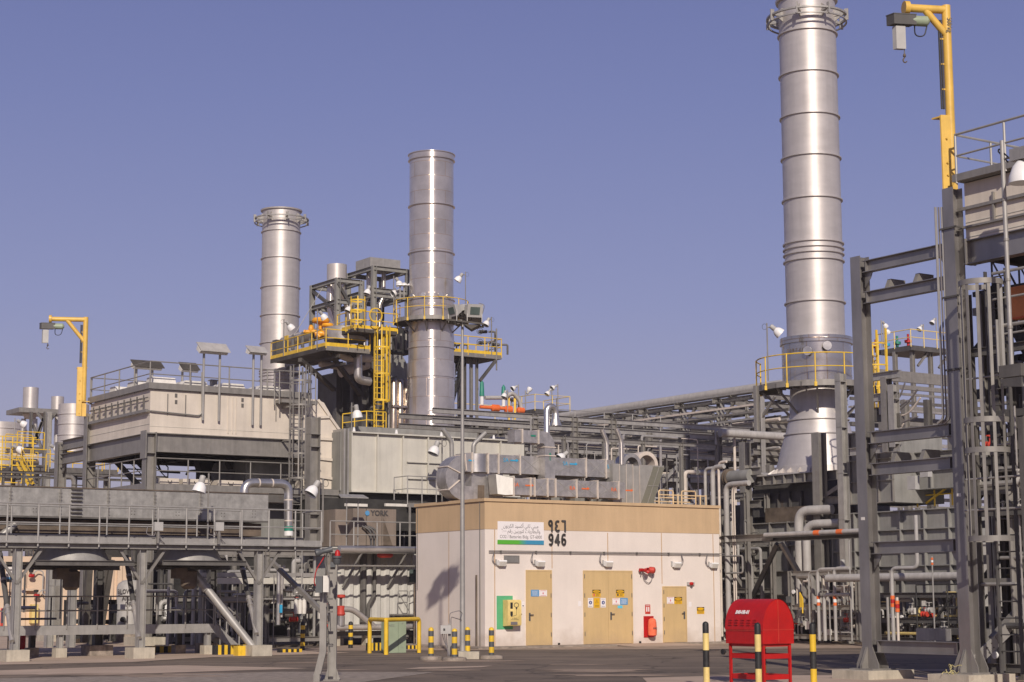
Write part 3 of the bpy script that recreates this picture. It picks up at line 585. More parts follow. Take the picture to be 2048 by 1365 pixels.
MB().path([q+U*w*(0.62+0.17*math.cos(t*math.pi/6))+Z*h*(0.80+0.085*math.sin(t*math.pi/6)) for t in range(12)], 0.010, 5, 0, True).tube(q+U*w*0.62+Z*h*0.66, q+U*w*0.62+Z*h*0.72, 0.03, 6).path([q+U*w*0.62+Z*h*0.68, q+U*w*0.62+Z*h*0.42, q+U*w*0.26+Z*h*0.37], 0.006, 4).build('headset_mark', 'black', ph)
text(ph, 'EL GEMAN', h*0.05, q+U*w*0.5+Z*h*0.30, U, Z, 'ink', 0.001, sx=1.0); text(ph, 'PHONE INSIDE', h*0.05, q+U*w*0.5+Z*h*0.245, U, Z, 'ink', 0.001, sx=1.0)
MB().box(q+U*w*0.2+Z*h*0.06, U*w*0.5, W*0.002, Z*h*0.11).build('name_plate', 'ink_soft', ph)
MB().bar(q+U*w*0.98+Z*h*0.5+W*0.05, q+U*w*1.05+Z*h*0.42+W*0.05, 0.03, 0.05).build('latch', 'black', ph)
# small notices, extinguisher, sirens
for px, py, lb in ((1046, 1209, 'tiny white notice beside the handle of the single door'), (1160, 1208, 'small white notice left of the double doors'), (1381, 1209, 'small white notice right of the right door')):
    a = fU(px-3.5, py+5, 0.004); MB().box(a, U*0.13, W*0.004, Z*0.17).build('notice', 'sign_white', None, lb, 'notice')
a = fU(1045, 1213, 0.006); MB().box(a, U*0.05, W*0.002, Z*0.03).build('key_plate', 'black', None, 'tiny black plate under the notice by the single door', 'plate')
s_, a, w, h = sign(None, 1394, 1214.5, 1408.5, 1228.5, 'sg_amber', 0.006); tag(s_, 'amber caution sign on the wall right of the right door', 'sign'); s_.name = 'caution_sign'
MB().box(a+Z*h*0.5-W*0.002, U*w, W*0.001, Z*h*0.5).build('header', 'black', s_) if False else None
LOC[s_.name] = (s_.location.copy())
MB().box(a+Z*h*0.5-W*0.002, U*w, W*0.001, Z*h*0.5).build('header', 'black', s_)
c = a+U*w*0.5+Z*h*0.75-W*0.0035; MB().prism([c+U*w*0.46*math.cos(t*math.pi/8)+Z*h*0.19*math.sin(t*math.pi/8) for t in range(16)], W*0.001).build('ellipse', 'sg_amber', s_); lines(s_, a, w, h*0.5, 2, 'ink')
s_, a, w, h = sign(None, 1290.5, 1209.5, 1300.5, 1228.5, 'red_faded', 0.006); tag(s_, 'small dark red extinguisher sign with white pictures, above the extinguisher', 'sign'); s_.name = 'extinguisher_sign'; LOC[s_.name] = s_.location.copy()
MB().box(a+U*w*0.2+Z*h*0.25-W*0.002, U*w*0.22, W*0.001, Z*h*0.5).box(a+U*w*0.58+Z*h*0.25-W*0.002, U*w*0.22, W*0.001, Z*h*0.5).build('pictogram', 'sign_white', s_); lines(s_, a, w, h, 1, 'sign_white', y0=0.82, y1=0.95)
a = fU(1287.5, 1275.5, 0.0); b_ = fU(1306.5, 1232.5, 0.0); w = (b_-a).dot(U); h = b_.z-a.z
ex = thing('fire_extinguisher', 'fire extinguisher under an orange cover on a red wall board', 'extinguisher', a)
MB().box(a-W*0.02, U*w, W*0.02, Z*h).build('back_board', 'red', ex)
cc = a+U*w*0.62-W*0.14; rr = w*0.36
MB().lathe(cc+Z*h*0.1, Z, [(0, rr*0.98), (h*0.25, rr*1.05), (h*0.5, rr*0.98), (h*0.62, rr*0.94), (h*0.74, rr*0.78), (h*0.8, rr*0.4), (h*0.81, 0)], 16).build('cover', 'orange_cloth', ex)
MB().lathe(cc+Z*h*0.06, Z, [(0, rr*0.8), (h*0.05, rr*0.85)], 14).build('bottle_base', 'red', ex)
text(ex, 'FIRE', h*0.13, cc-W*(rr+0.012)+Z*h*0.42, U, Z, 'ink', 0.003)
sr = thing('siren', 'pair of red horn sirens with a hanging cable above the extinguisher', 'siren', fU(1298, 1140))
hd = (-W*0.9+U*0.35-Z*0.1).normalized(); c = fU(1290, 1141, 0.22); MB().lathe(c-hd*0.1, hd, [(0, 0.05), (0.08, 0.06), (0.2, 0.10), (0.22, 0.105), (0.215, 0.09), (0.1, 0.03), (0.1, 0)], 14, False).build('horn', 'red', sr); MB().tube(c-hd*0.1+U*0.0, c-hd*0.1-U*0.12, 0.06, 10).build('driver', 'red', sr)
hd2 = (U*0.7-W*0.7-Z*0.1).normalized(); c2_ = fU(1305, 1141, 0.20); MB().lathe(c2_-hd2*0.12, hd2, [(0, 0.11), (0.08, 0.12), (0.18, 0.115), (0.22, 0.06), (0.23, 0)], 14).build('beacon', 'red_faded', sr)
MB().box(fU(1284, 1145), U*0.30, W*0.05, Z*0.05).bar(fU(1283, 1146, 0.0), fU(1283, 1146, 0.2), 0.03, 0.05).bar(fU(1302, 1146, 0.0), fU(1302, 1146, 0.2), 0.03, 0.05).build('bracket', 'galv', sr)
MB().path([fU(1286, 1148, 0.1), fU(1289, 1162, 0.06), fU(1298, 1168, 0.06), fU(1304, 1160, 0.06), fU(1305, 1150, 0.12)], 0.013, 5, 0.2).build('cable', 'ink_soft', sr)
st_ = thing('strobe_lamp', 'small red strobe lamp on a grey bracket above the right door', 'strobe', fU(1381, 1168))
MB().lathe(fU(1381, 1168, 0.06), -W, [(0, 0.06), (0.1, 0.06), (0.14, 0.03), (0.145, 0)], 12).build('lamp', 'red', st_); MB().box(fU(1373.5, 1171), U*0.30, -W*0.07, Z*0.11).build('box', 'grey_plastic', st_)
for px in (1117.5, 1280): MB().box(flat(fU(px, 1290, 0.05), 0.06), U*0.06, W*0.05, Z*0.06).build('drain_spout', 'black', bld)
# ================= EXHAUST STACKS =================
def ringprof(zs, r, dr=0.07, t=0.05):
    p = []
    for z in sorted(zs): p += [(z-t/2, r), (z-t/2+0.001, r+dr), (z+t/2-0.001, r+dr), (z+t/2, r)]
    return p
def stack_common(par, P, r, z0, z1, ring_ys, m, n=56, dr=0.07):
    zn = lambda y: zl(P-Y*(r+dr), y)
    b = MB().lathe(flat(P, z0), Z, [(0, r), (z1-z0, r), (z1-z0, r-0.03), (z1-z0-2, r-0.05)], n, False); b.build('shell', m, par)
    for y in ring_ys:
        z = zn(y); MB().lathe(flat(P, z-0.03), Z, [(0, r-0.002), (0.0, r+dr), (0.045, r+dr), (0.045, r-0.002)], n, False).build('stiffener_ring', m, par)
def crown(par, P, r, zt, zr, R, m):
    MB().lathe(flat(P, zt-0.02), Z, [(0, r), (0, r+0.10), (0.08, r+0.12), (0.08, r-0.05)], 48, False).build('rim', m, par)
    MB().hoop(flat(P, zr), R-0.10, 0.07, 0.10, 0, 360, 48).build('guy_ring', 'galv_light', par)
    MB().hoop(flat(P, zr-0.22), R-0.10, 0.05, 0.06, 0, 360, 48).build('guy_ring', 'galv_light', par)
    for k in range(8):
        a = rad(22+45*k); d = X*math.cos(a)+Y*math.sin(a); p = flat(P, zr)
        b = MB().bar(p+d*(r-0.01), p+d*(R-0.05), 0.10, 0.10); b.prism([p+d*r+Z*0.30-d.cross(Z)*0.02, p+d*(R-0.1)+Z*0.02-d.cross(Z)*0.02, p+d*r-Z*0.25-d.cross(Z)*0.02], d.cross(Z)*0.04)
        b.bar(p+d*R*0.98-Z*0.25, p+d*R*0.98+Z*0.2, 0.05, 0.16, d); b.build('bracket', 'galv_light', par)
# right stack
DR = 68.0; PR = flat(at(1631, 640, DR)); rR = 58.3*DR/FPX
SR = thing('exhaust_stack', 'tall silver exhaust stack on the right with a conical base and yellow ring platform', 'exhaust stack', flat(PR), 'exhaust stacks')
zn = lambda y, r=rR: zl(PR-Y*r, y)
stack_common(SR, PR, rR, zn(672), zl(PR, 6), [54, 137, 222, 305, 390, 478, 489, 500, 514, 598], 'stack_paint')
crown(SR, PR, rR, zl(PR, 6), zl(PR, 38), 84*DR/FPX, 'stack_paint')
rC = 73*DR/FPX; zc0 = zn(765, rC); zc1 = zn(668, rC)
mcol = panel_mat('collar_panels', (0.56, 0.53, 0.50), (0.70, 0.55, 0.42), 0.75, 1.7, 0.014, 0.85, 0.22)
MB().lathe(flat(PR, zc0), Z, [(0, rC-0.06), (zc1-zc0-0.25, rC-0.06), (zc1-zc0-0.25, rC), (zc1-zc0, rC), (zc1-zc0+0.03, rR)], 64, False).build('collar', 'collar_panels', SR)
for px, py in ((1615, 702), (1653, 692)):
    c = onp(px, py, PR-Y*rC, Y); d = (Vector((c.x, c.y, 0))-Vector((PR.x, PR.y, 0))).normalized(); q = flat(PR)+d*(rC-0.08)+Z*c.z
    MB().lathe(q, d, [(0, 0.11), (0.16, 0.11), (0.16, 0.17), (0.21, 0.17), (0.21, 0)], 14).build('port', 'clad', SR)
text(SR, 'B19-F-6101', 0.22, flat(PR, (zc0+zc1)/2+0.35)-Y*(rC-0.03)-X*0.88+Y*0.36, (X+Y*-0.9).normalized(), Z, 'rust_brown', 0.003, sx=0.9)
rN = 57*DR/FPX; yz = lambda y, r: zl(PR-X*0-Y*r, y)
prof = [(zn(945, 1.5), 1.72), (zn(930, 1.5), 1.70), (zn(930, 1.5)+0.001, 1.62), (zl(PR, 900), 1.45), (zl(PR, 870), 1.26), (zl(PR, 848), 1.15), (zl(PR, 842), 1.09), (zc0, 1.03)]
b0 = prof[0][0]; MB().lathe(flat(PR, b0), Z, [(z-b0, r) for z, r in prof], 56, False).build('cone', 'stack_paint', SR)
for y, r in ((843, 1.12), (872, 1.28)): MB().lathe(flat(PR, zl(PR, y)), Z, [(0, r-0.02), (0, r+0.05), (0.04, r+0.05), (0.04, r-0.02)], 56, False).build('stiffener_ring', 'stack_paint', SR)
for k in range(26):
    a = rad(k*360/26); d = X*math.cos(a)+Y*math.sin(a); p = flat(PR, b0)
    MB().prism([p+d*1.66-d.cross(Z)*0.01, p+d*1.95-d.cross(Z)*0.01, p+d*1.95+Z*0.06-d.cross(Z)*0.01, p+d*1.66+Z*0.24-d.cross(Z)*0.01], d.cross(Z)*0.02).build('gusset', 'stack_paint', SR)
MB().lathe(flat(PR, b0-0.06), Z, [(0, 1.5), (0, 2.0), (0.06, 2.0), (0.06, 1.6)], 56, False).build('base_flange', 'stack_paint', SR)
# its ring platform
def ring_platform(par, P, zd, R, r0, a0, a1, m='yellow', ts=0.0, n=30, h=1.0, posts=7):
    pts = [flat(P, zd)+X*math.cos(rad(a0+(a1-a0)*i/n))*R+Y*math.sin(rad(a0+(a1-a0)*i/n))*R for i in range(n+1)]
    dk = MB().hoop(flat(P, zd-0.02), r0, 0.04, R-r0, a0, a1, n).build('deck', 'galv_dark', par)
    MB().hoop(flat(P, zd-0.11), R-0.01, 0.22, 0.014, a0, a1, n).build('kick_ring', 'galv', par)
    rr = MB().path([p+Z*h for p in pts], 0.024, 6).path([p+Z*h*0.5 for p in pts], 0.02, 6).build('railing', m, par)
    for k in range(posts):
        a = rad(a0+(a1-a0)*k/(posts-1)); q = flat(P, zd)+X*math.cos(a)*(R+0.02)+Y*math.sin(a)*(R+0.02)
        MB().tube(q-Z*0.2, q+Z*h, 0.026, 6).box(q-Z*0.25-X*0.05-Y*0.03, X*0.1, Y*0.06, Z*0.16).build('post', m, rr)
    for k in range(posts*2-1):
        a = rad(a0+(a1-a0)*k/(posts*2-2)); d = X*math.cos(a)+Y*math.sin(a); q = flat(P, zd-0.14)
        MB().bar(q+d*r0, q+d*R, 0.06, 0.16).build('deck_beam', 'galv_dark', par)
    return rr
zd = zl(PR-Y*2.2, 759)
ring_platform(SR, PR, zd, 2.28, 1.42, 150, 395, posts=10)
for a in (172, 215, 260, 300, 345):
    d = X*math.cos(rad(a))+Y*math.sin(rad(a)); p = flat(PR, zd-0.2); MB().bar(p+d*2.1, p+d*1.06-Z*0.9, 0.07, 0.07).build('strut', 'galv', SR)
dome_lamp(flat(at(1535, 700, 66.2), zd), zl(at(1535, 700, 66.2), 655)-zd, X, 'white dome floodlight on the left edge of the yellow platform round the right stack', 50, 1.0)
# middle stack
DM = 98.0; PM = flat(at(862.6, 600, DM)); rM = 45.0*DM/FPX
SM = thing('exhaust_stack', 'middle exhaust stack of bright stainless sheets with a yellow ring platform', 'exhaust stack', flat(PM), 'exhaust stacks')
zm = lambda y, r=rM: zl(PM-Y*r, y)
MB().lathe(flat(PM, zm(585)), Z, [(0, rM), (zm(312)-zm(585), rM), (zm(312)-zm(585), rM-0.05), (zm(312)-zm(585)-1, rM-0.06)], 64, False).build('shell', 'stack_panels', SM)
MB().lathe(flat(PM, zm(868)), Z, [(0, rM+0.06), (zm(752)-zm(868), rM+0.06), (zm(752)-zm(868), rM+0.10), (zm(722)-zm(868), rM+0.10), (zm(722)-zm(868), rM+0.03), (zm(585)-zm(868), rM+0.03), (zm(585)-zm(868), rM)], 64, False).build('lower_shell', 'stack_panels_long', SM)
for y in (312, 405, 500, 595, 640, 692):
    z = zl(PM-Y*(rM+0.07), y); MB().lathe(flat(PM, z-0.03), Z, [(0, rM), (0, rM+0.085), (0.05, rM+0.085), (0.05, rM)], 64, False).build('stiffener_ring', 'stack_steel', SM)
MB().lathe(flat(PM, zm(312)), Z, [(0, rM), (0.02, rM+0.05), (zm(302)-zm(312), rM+0.05), (zm(302)-zm(312), rM+0.10), (zm(302)-zm(312)+0.04, rM+0.10), (zm(302)-zm(312)+0.04, rM-0.05)], 64, False).build('rim', 'stack_steel', SM)
for y in (677, 759, 822):
    c = flat(PM, zm(y, rM+0.07))-Y*(rM+0.02); MB().box(c-X*0.11-Y*0.07, X*0.22, Y*0.10, Z*0.05).build('lug', 'clad', SM)
zdm = zl(PM-Y*2.0, 630)
ring_platform(SM, PM, zdm, 2.05, 1.28, 150, 375, posts=9)
MB().box(flat(PM, zdm-0.12)+X*1.2-Y*2.1, X*1.6, Y*2.2, Z*0.12).build('deck_extension', 'galv_dark', SM)
for a in (185, 225, 262, 300, 340):
    d = X*math.cos(rad(a))+Y*math.sin(rad(a)); p = flat(PM, zdm-0.2); MB().bar(p+d*1.9, p+d*1.25-Z*0.55, 0.06, 0.06).build('strut', 'galv', SM)
for px in (815, 849, 879, 905): 
    c = onp(px, 590, PM-Y*rM*0.9, Y); d = (Vector((c.x, c.y, 0))-Vector((PM.x, PM.y, 0))); d.normalize(); q = flat(PM, zm(590))+d*rM
    MB().lathe(q, d, [(0, 0.09), (0.12, 0.09), (0.12, 0.14), (0.16, 0.14), (0.16, 0)], 12).build('port', 'clad', SM)
dome_lamp(flat(at(931, 640, 97), zdm), zl(at(931, 640, 97), 550)-zdm, -X, 'white dome floodlight on the right edge of the middle stack platform, high against the sky', 35, 1.05)
# left stack
DL = 106.0; PL = flat(at(561, 560, DL)); rL = 38.5*DL/FPX
SL = thing('exhaust_stack', 'painted silver exhaust stack on the left, behind the yellow railed platforms', 'exhaust stack', flat(PL), 'exhaust stacks')
stack_common(SL, PL, rL, zl(PL, 1010), zl(PL, 424), [458, 512, 570, 627, 683, 738, 743, 749, 757], 'stack_paint', 48)
crown(SL, PL, rL, zl(PL, 424), zl(PL, 440), 56*DL/FPX, 'stack_paint')
# far left plant stacks
def plain_stack(px, py0, py1, half, d, label, m='stack_paint', rings=(), cap=False, nm='exhaust_stack', cat='exhaust stack'):
    P = flat(at(px, py1, d)); r = half*d/FPX; t = thing(nm, label, cat, flat(P))
    z0 = max(0, zl(P, py0)); z1 = zl(P, py1)
    MB().lathe(flat(P, z0), Z, [(0, r), (z1-z0, r), (z1-z0, r-0.06), (z1-z0-0.6, r-0.08)], 40, False).build('shell', m, t)
    for y in rings: MB().lathe(flat(P, zl(P-Y*r, y)), Z, [(0, r-0.01), (0, r+0.06), (0.06, r+0.06), (0.06, r-0.01)], 40, False).build('stiffener_ring', m, t)
    return t, P, r
# ================= LEFT FILTER HOUSE =================
DF = 64.0
CF_ = flat(at(299, 870, DF)); FLU = tl(CF_, U, 606); FLW = tl(CF_, W, 168)
fz = lambda y: zl(CF_, y)
FH = thing('filter_house', 'raised cream air filter house on grey steel columns with railings on its roof, left', 'filter house', CF_)
zt, zb_, zbm = fz(779), fz(865), fz(904)
pbox(FH, 'wall_panels', 'cream', flat(CF_, zb_), U*FLU, W*FLW, Z*(zt-zb_))
pbox(FH, 'roof', 'offwhite', flat(CF_, zt+0.02)+U*0.1+W*0.1, U*(FLU-0.2), W*(FLW-0.2), Z*0.12)
pbox(FH, 'roof_edge', 'galv', flat(CF_, zt+0.02)-W*0.12-U*0.12, U*(FLU+0.3), W*0.1, Z*0.22); pbox(FH, 'roof_edge', 'galv', flat(CF_, zt+0.02)-U*0.12-W*0.02, U*0.1, W*(FLW+0.05), Z*0.22)
def fhU(px, py, o=0.0): return onU(px, py, CF_-W*o)
def fhW(px, py, o=0.0): return onW(px, py, CF_-U*o)
for px in (462,): 
    a = fhU(px, 840, 0.03); b = MB()
    for dx in (-0.12, 0.06, 0.2): b.box(flat(a, zb_+0.1)+U*dx, U*0.03, W*0.03, Z*(zt-zb_-0.2))
    b.build('panel_joint', 'cream', FH)
for x0 in (335, 371, 404, 552): 
    a = fhU(x0, 800, 0.03); MB().box(flat(a, zb_+(zt-zb_)*0.42), U*0.03, W*0.03, Z*(zt-zb_)*0.5).build('cable_bracket', 'galv', FH)
for x0, y0 in ((350, 795), (350, 808), (483, 804), (483, 815)):
    a = fhU(x0, y0, 0.02); MB().box(a, U*0.09, W*0.04, Z*0.14).build('latch', 'galv_dark', FH)
MB().box(flat(CF_, zb_+0.22)-W*0.012, U*FLU, W*0.011, Z*0.012).build('panel_joint', 'cream_grey', FH)
for z in (zb_+0.62, zb_+0.30): MB().box(flat(CF_, z)-U*0.012, W*FLW, U*0.011, Z*0.015).build('panel_joint', 'cream_grey', FH)
# cable trays and small brackets on the left face
z1 = fhW(230, 845).z
MB().bar(flat(CF_, zb_+0.78)-U*0.12, flat(CF_, zb_+0.78)-U*0.12+W*FLW*1.02, 0.10, 0.10).build('cable_tray', 'galv', FH)
MB().path([flat(CF_, zb_+1.25)-U*0.09, flat(CF_, zb_+1.25)-U*0.09+W*FLW*0.95], 0.018, 6).build('conduit', 'galv_dark', FH)
for k in range(9):
    p = flat(CF_, zb_+0.84)-U*0.08+W*(0.35+FLW*0.105*k); MB().box(p, -U*0.04, W*0.05, Z*0.52).box(p+Z*0.36-U*0.06, -U*0.05, W*0.22, Z*0.05).build('cable_bracket', 'galv_dark', FH)
MB().path([fhW(296, 822, 0.08), fhU(301, 822, 0.08)+Z*0.0, fhU(398, 832, 0.08), fhU(404, 825, 0.1), fhU(404, 745, 0.1)], 0.028, 6, 0.1).build('conduit', 'galv', FH)
# deck, beams, columns
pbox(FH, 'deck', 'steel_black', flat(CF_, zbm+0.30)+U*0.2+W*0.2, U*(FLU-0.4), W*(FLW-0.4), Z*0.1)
hb = zb_-zbm-0.03; hc = (zb_+zbm)/2-0.01
pbeam(FH, 'beam', 'galv', flat(CF_, hc)+U*0.18, flat(CF_, hc)+U*(FLU+0.6), hb, 0.28); pbeam(FH, 'beam', 'galv', flat(CF_, hc)+W*0.18, flat(CF_, hc)+W*(FLW-0.05), hb, 0.28)
pbeam(FH, 'beam', 'galv_dark', flat(CF_, hc)+W*FLW+U*0.18, flat(CF_, hc)+W*FLW+U*(FLU+0.6), hb, 0.28); pbeam(FH, 'beam', 'galv_dark', flat(CF_, hc)+U*(FLU*0.5)+W*0.2, flat(CF_, hc)+U*(FLU*0.5)+W*(FLW-0.2), hb*0.8, 0.25)
for k in range(7): pbeam(FH, 'joist', 'steel_black', flat(CF_, zbm+0.16)+U*0.2+W*(FLW*(k+0.5)/7), flat(CF_, zbm+0.16)+U*(FLU-0.2)+W*(FLW*(k+0.5)/7), 0.2, 0.12)
def hcol(par, P, z0, z1, h=0.36, b=0.34, m='galv', up=U, name='column', t=0.022):
    o = pbeam(par, name, m, flat(P, z0), flat(P, z1), h, b, up, t); return o
def plinth(par, P, s=0.9, h=0.32, m='concrete', z0=0.0):
    return MB().box(flat(P, z0-0.05)-U*s/2-W*s/2, U*s, W*s, Z*(h+0.05)).build('plinth', m, par)
hcol(FH, CF_, 0, zb_, 0.38, 0.36, 'galv', U)
MB().box(flat(CF_, zbm-0.25)-U*0.24-W*0.24, U*0.05, W*0.48, Z*(zb_-zbm+0.3)).box(flat(CF_, zbm)+U*0.18-W*0.2, U*0.02, W*0.4, Z*0.7).build('end_plate', 'galv', FH)
for k in range(2): MB().box(flat(CF_, (zbm if k else zb_)-0.06)-U*0.18-W*0.17, U*0.36, W*0.34, Z*0.02).build('stiffener_plate', 'galv', FH)
PB1 = CF_+W*FLW; PA1 = PB1+W*tl(PB1, W, 110)
hcol(FH, PB1, 0, fz(800), 0.38, 0.36, 'galv', U); hcol(FH, PA1, 0, zl(PA1, 885), 0.38, 0.36, 'galv', U)
PC2 = CF_+U*FLU; hcol(FH, PC2+U*0.25, 0, zb_, 0.38, 0.36, 'galv', W); hcol(FH, PC2+W*FLW, 0, zb_, 0.38, 0.36, 'galv_dark', W)
def frame_pair(par, A, B, zs, m='galv', h=0.40, gus=True, cross=0.0):
    for z in zs:
        pbeam(par, 'beam', m, flat(A, z)-W*0.2, flat(B, z)+W*0.2, h, 0.26)
        if gus:
            for P, s in ((A, -1), (B, 1)):
                q = flat(P, z-h/2); MB().prism([q+W*s*0.19, q+W*s*0.55, q+W*s*0.40-Z*0.22, q+W*s*0.19-Z*0.38], U*0.04).build('gusset', m, par)
frame_pair(FH, PA1, PB1, [zl(PA1, 893), zl(PA1, 920)])
plinth(FH, CF_, 1.1, 0.3); plinth(FH, PB1, 1.1, 0.3); plinth(FH, PA1, 1.1, 0.3)
# roof furniture
railing(FH, [flat(CF_, zt+0.1)+W*(FLW-0.05)-U*0.05, flat(CF_, zt+0.1)-U*0.05-W*0.05, flat(CF_, zt+0.1)+U*(FLU-0.1)-W*0.05], fz(723)-zt-0.1, 'galv', 0.024, 1.45)
railing(FH, [flat(CF_, zt+0.1)+W*(FLW-0.05), flat(CF_, zt+0.1)+W*(FLW-0.05)+U*(FLU-0.1)], fz(723)-zt-0.1, 'galv', 0.022, 1.9)
for k, (a_, s_) in enumerate(((0.6, 0.85), (2.5, 0.9), (4.4, 0.85))):
    q = flat(CF_, zt+0.14)+W*a_*FLW/6.2+U*0.35; MB().prism([q, q+W*s_, q+W*s_*0.75+Z*0.42, q+W*s_*0.2+Z*0.42], U*0.9).build('roof_hatch', 'offwhite', FH)
for k in range(3):
    q = flat(CF_, zt+0.14)+U*(1.3+1.5*k)+W*0.25; MB().prism([q, q+U*1.1, q+U*0.95+Z*0.30, q+U*0.15+Z*0.30], W*1.0).build('roof_hatch', 'offwhite', FH)
q = flat(at(424, 770, DF+3), zt); MB().box(q, U*0.22, W*0.2, Z*(fz(742)-zt)).box(q+Z*(fz(742)-zt)-U*0.06-W*0.05, U*0.34, W*0.3, Z*0.04).build('roof_vent', 'galv', FH)
# hooded strip lights on twin poles
def hood_light(px0, px1, pyt, pyb, poles, zfoot, d_off, label, m='pipe_white', under=False):
    A = fhU(px0, pyt, d_off); B = A+U*tl(A, U, px1); L_ = (B-A).length; hh_ = A.z-fhU(px0, pyb, d_off).z
    t = thing('strip_light', label, 'strip light', flat((A+B)/2, zfoot), 'hooded strip lights over the filter house')
    q = flat(A, A.z)
    MB().prism([q, q-W*0.42-Z*hh_*0.85, q-W*0.42-Z*(hh_*0.85+0.03), q-Z*0.03+W*0.02], B-A).build('hood', 'pipe_white' if not under else 'steel_old', t)
    MB().prism([q-W*0.08-Z*0.14, q-W*0.36-Z*(hh_*0.85+0.04), q-W*0.26-Z*(hh_+0.05), q+W*0.0-Z*0.28], (B-A)*0.94).build('fitting', 'offwhite', t)
    for px in poles:
        p = A+U*tl(A, U, px); ptube(t, 'pole', 'galv_light', flat(p, zfoot)-W*0.06, flat(p, A.z-hh_*0.2)-W*0.06, 0.045, 8)
    return t
hood_light(393, 452, 684, 706, (407, 439), fz(836), 0.06, 'wide hooded strip light on two tall poles above the filter house wall')
hood_light(491, 528, 691, 708, (506, 522), fz(840), 0.06, 'narrower hooded strip light on two tall poles near the roof ladder')
hood_light(261, 321, 719, 737, (272, 304), zt+0.1, -2.4, 'wide dark hooded strip light low over the filter house roof corner', under=True)
hood_light(357, 392, 724, 743, (364, 380), zt+0.1, -2.4, 'narrow dark hooded strip light low over the filter house roof', under=True)
# intermediate deck
zmd = fz(963)
for nm, a, b in (('deck_edge', flat(CF_, zmd-0.3)+U*0.2-W*0.10, U*(FLU+1.2)),):
    pbox(FH, nm, 'galv', a, b, W*0.1, Z*0.22)
pbox(FH, 'deck', 'galv_dark', flat(CF_, zmd-0.12)+U*0.2+W*0.01, U*(FLU+1.2), W*(FLW+0.4), Z*0.06)
pbox(FH, 'deck_edge', 'galv_dark', flat(CF_, zmd-0.62)+U*0.2-W*0.05, U*(FLU+1.2), W*0.06, Z*0.28)
railing(FH, [flat(CF_, zmd-0.05)+U*0.25-W*0.05, flat(CF_, zmd-0.05)+U*(FLU+0.2)-W*0.05], fz(913)-zmd, 'galv', 0.024, 1.25)
railing(FH, [flat(CF_, zmd-0.05)+W*FLW*1.0-U*0.08, flat(CF_, zmd-0.05)-U*0.08], fz(913)-zmd, 'galv', 0.024, 1.15)
pbox(FH, 'deck_edge', 'galv', flat(CF_, zmd-0.3)-U*0.12+W*0.2, U*0.1, W*FLW, Z*0.24)
for px0, px1 in ((320, 358), (366, 420), (436, 486), (505, 530)):
    A = fhU(px0, 960, -0.5); L_ = tl(A, U, px1); b = MB().box(flat(A, zmd-0.05), U*L_, W*0.8, Z*0.22).build('floor_hatch', 'cream', FH); MB().path([flat(A, zmd+0.10)+U*L_*0.4-W*0.03, flat(A, zmd+0.02)+U*L_*0.43-W*0.05, flat(A, zmd+0.02)+U*L_*0.57-W*0.05, flat(A, zmd+0.10)+U*L_*0.6-W*0.03], 0.012, 5).build('handle', 'black', b)
pbox(FH, 'lower_panels', 'casing_grey', flat(CF_, 3.3)+U*1.6+W*0.8, U*(FLU-0.6), W*0.5, Z*(zmd-3.9))
pbox(FH, 'inner_panels', 'casing_grey', flat(CF_, zmd)+U*(FLU*0.70)+W*1.2, U*FLU*0.34, W*(FLW-2), Z*(zbm-zmd))
# black ducts and stair seen under the house
for px, wd in ((413, 0.34), (482, 0.5)):
    p = flat(at(px, 930, 68.5)); MB().prism([flat(p, zbm+0.2)-U*wd*0.9, flat(p, zbm+0.2)+U*wd*0.9, flat(p, zbm-0.1)+U*wd*0.9, flat(p, zbm-0.35)+U*wd*0.6, flat(p, zmd-0.1)+U*wd*0.6, flat(p, zmd-0.1)-U*wd*0.6, flat(p, zbm-0.35)-U*wd*0.6, flat(p, zbm-0.1)-U*wd*0.9], W*0.5).build('support_post', 'steel_black', FH)
def stair(par, A, B, w, m, mrail=None, sw=W, n=None, rail=True, tr='galv'):
    # A top, B bottom (same plane), sw = width direction
    n = n or max(4, int((A.z-B.z)/0.21)); d = (B-A)
    for s in (0, 1): pbar(par, 'stringer', m, A+sw*w*s, B+sw*w*s, 0.03, 0.24)
    t0 = None
    for k in range(1, n):
        p = A+d*(k/n); h = Vector((d.x, d.y, 0)).normalized()
        if t0 is None: t0 = MB().box(p+sw*0.02, h*0.24, sw*(w-0.04), Z*0.03).build('tread', tr, par); p0 = p
        else: copy_part(t0, p-p0)
    if rail:
        for s in (0, 1):
            q = sw*w*s; MB().path([A+q+Z*0.95, B+q+Z*0.95], 0.022, 6).path([A+q+Z*0.5, B+q+Z*0.5], 0.018, 6).tube(A+q, A+q+Z*0.95, 0.022, 6).tube((A+B)/2+q, (A+B)/2+q+Z*0.95, 0.022, 6).tube(B+q, B+q+Z*0.95, 0.022, 6).build('handrail', mrail or m, par)
A = flat(at(196, 885, 69), zl(flat(at(196, 885, 69)), 885)); q = flat(at(290, 968, 67)); stair(FH, A, flat(q, zmd-0.2), 0.9, 'steel_black', 'steel_black', U, tr='steel_black')
MB().path([fhU(316, 930, -2.0), fhU(322, 944, -2.0), fhU(360, 946, -2.0)], 0.04, 6, 0.1).path([fhU(372, 950, -2.0), fhU(378, 942, -2.0), fhU(395, 941, -2.0), fhU(398, 950, -2)], 0.04, 6, .1).path([fhU(420, 943, -2.0), fhU(470, 945, -2.0)], 0.04, 6, 0.1).build('pipe', 'steel_black', FH)
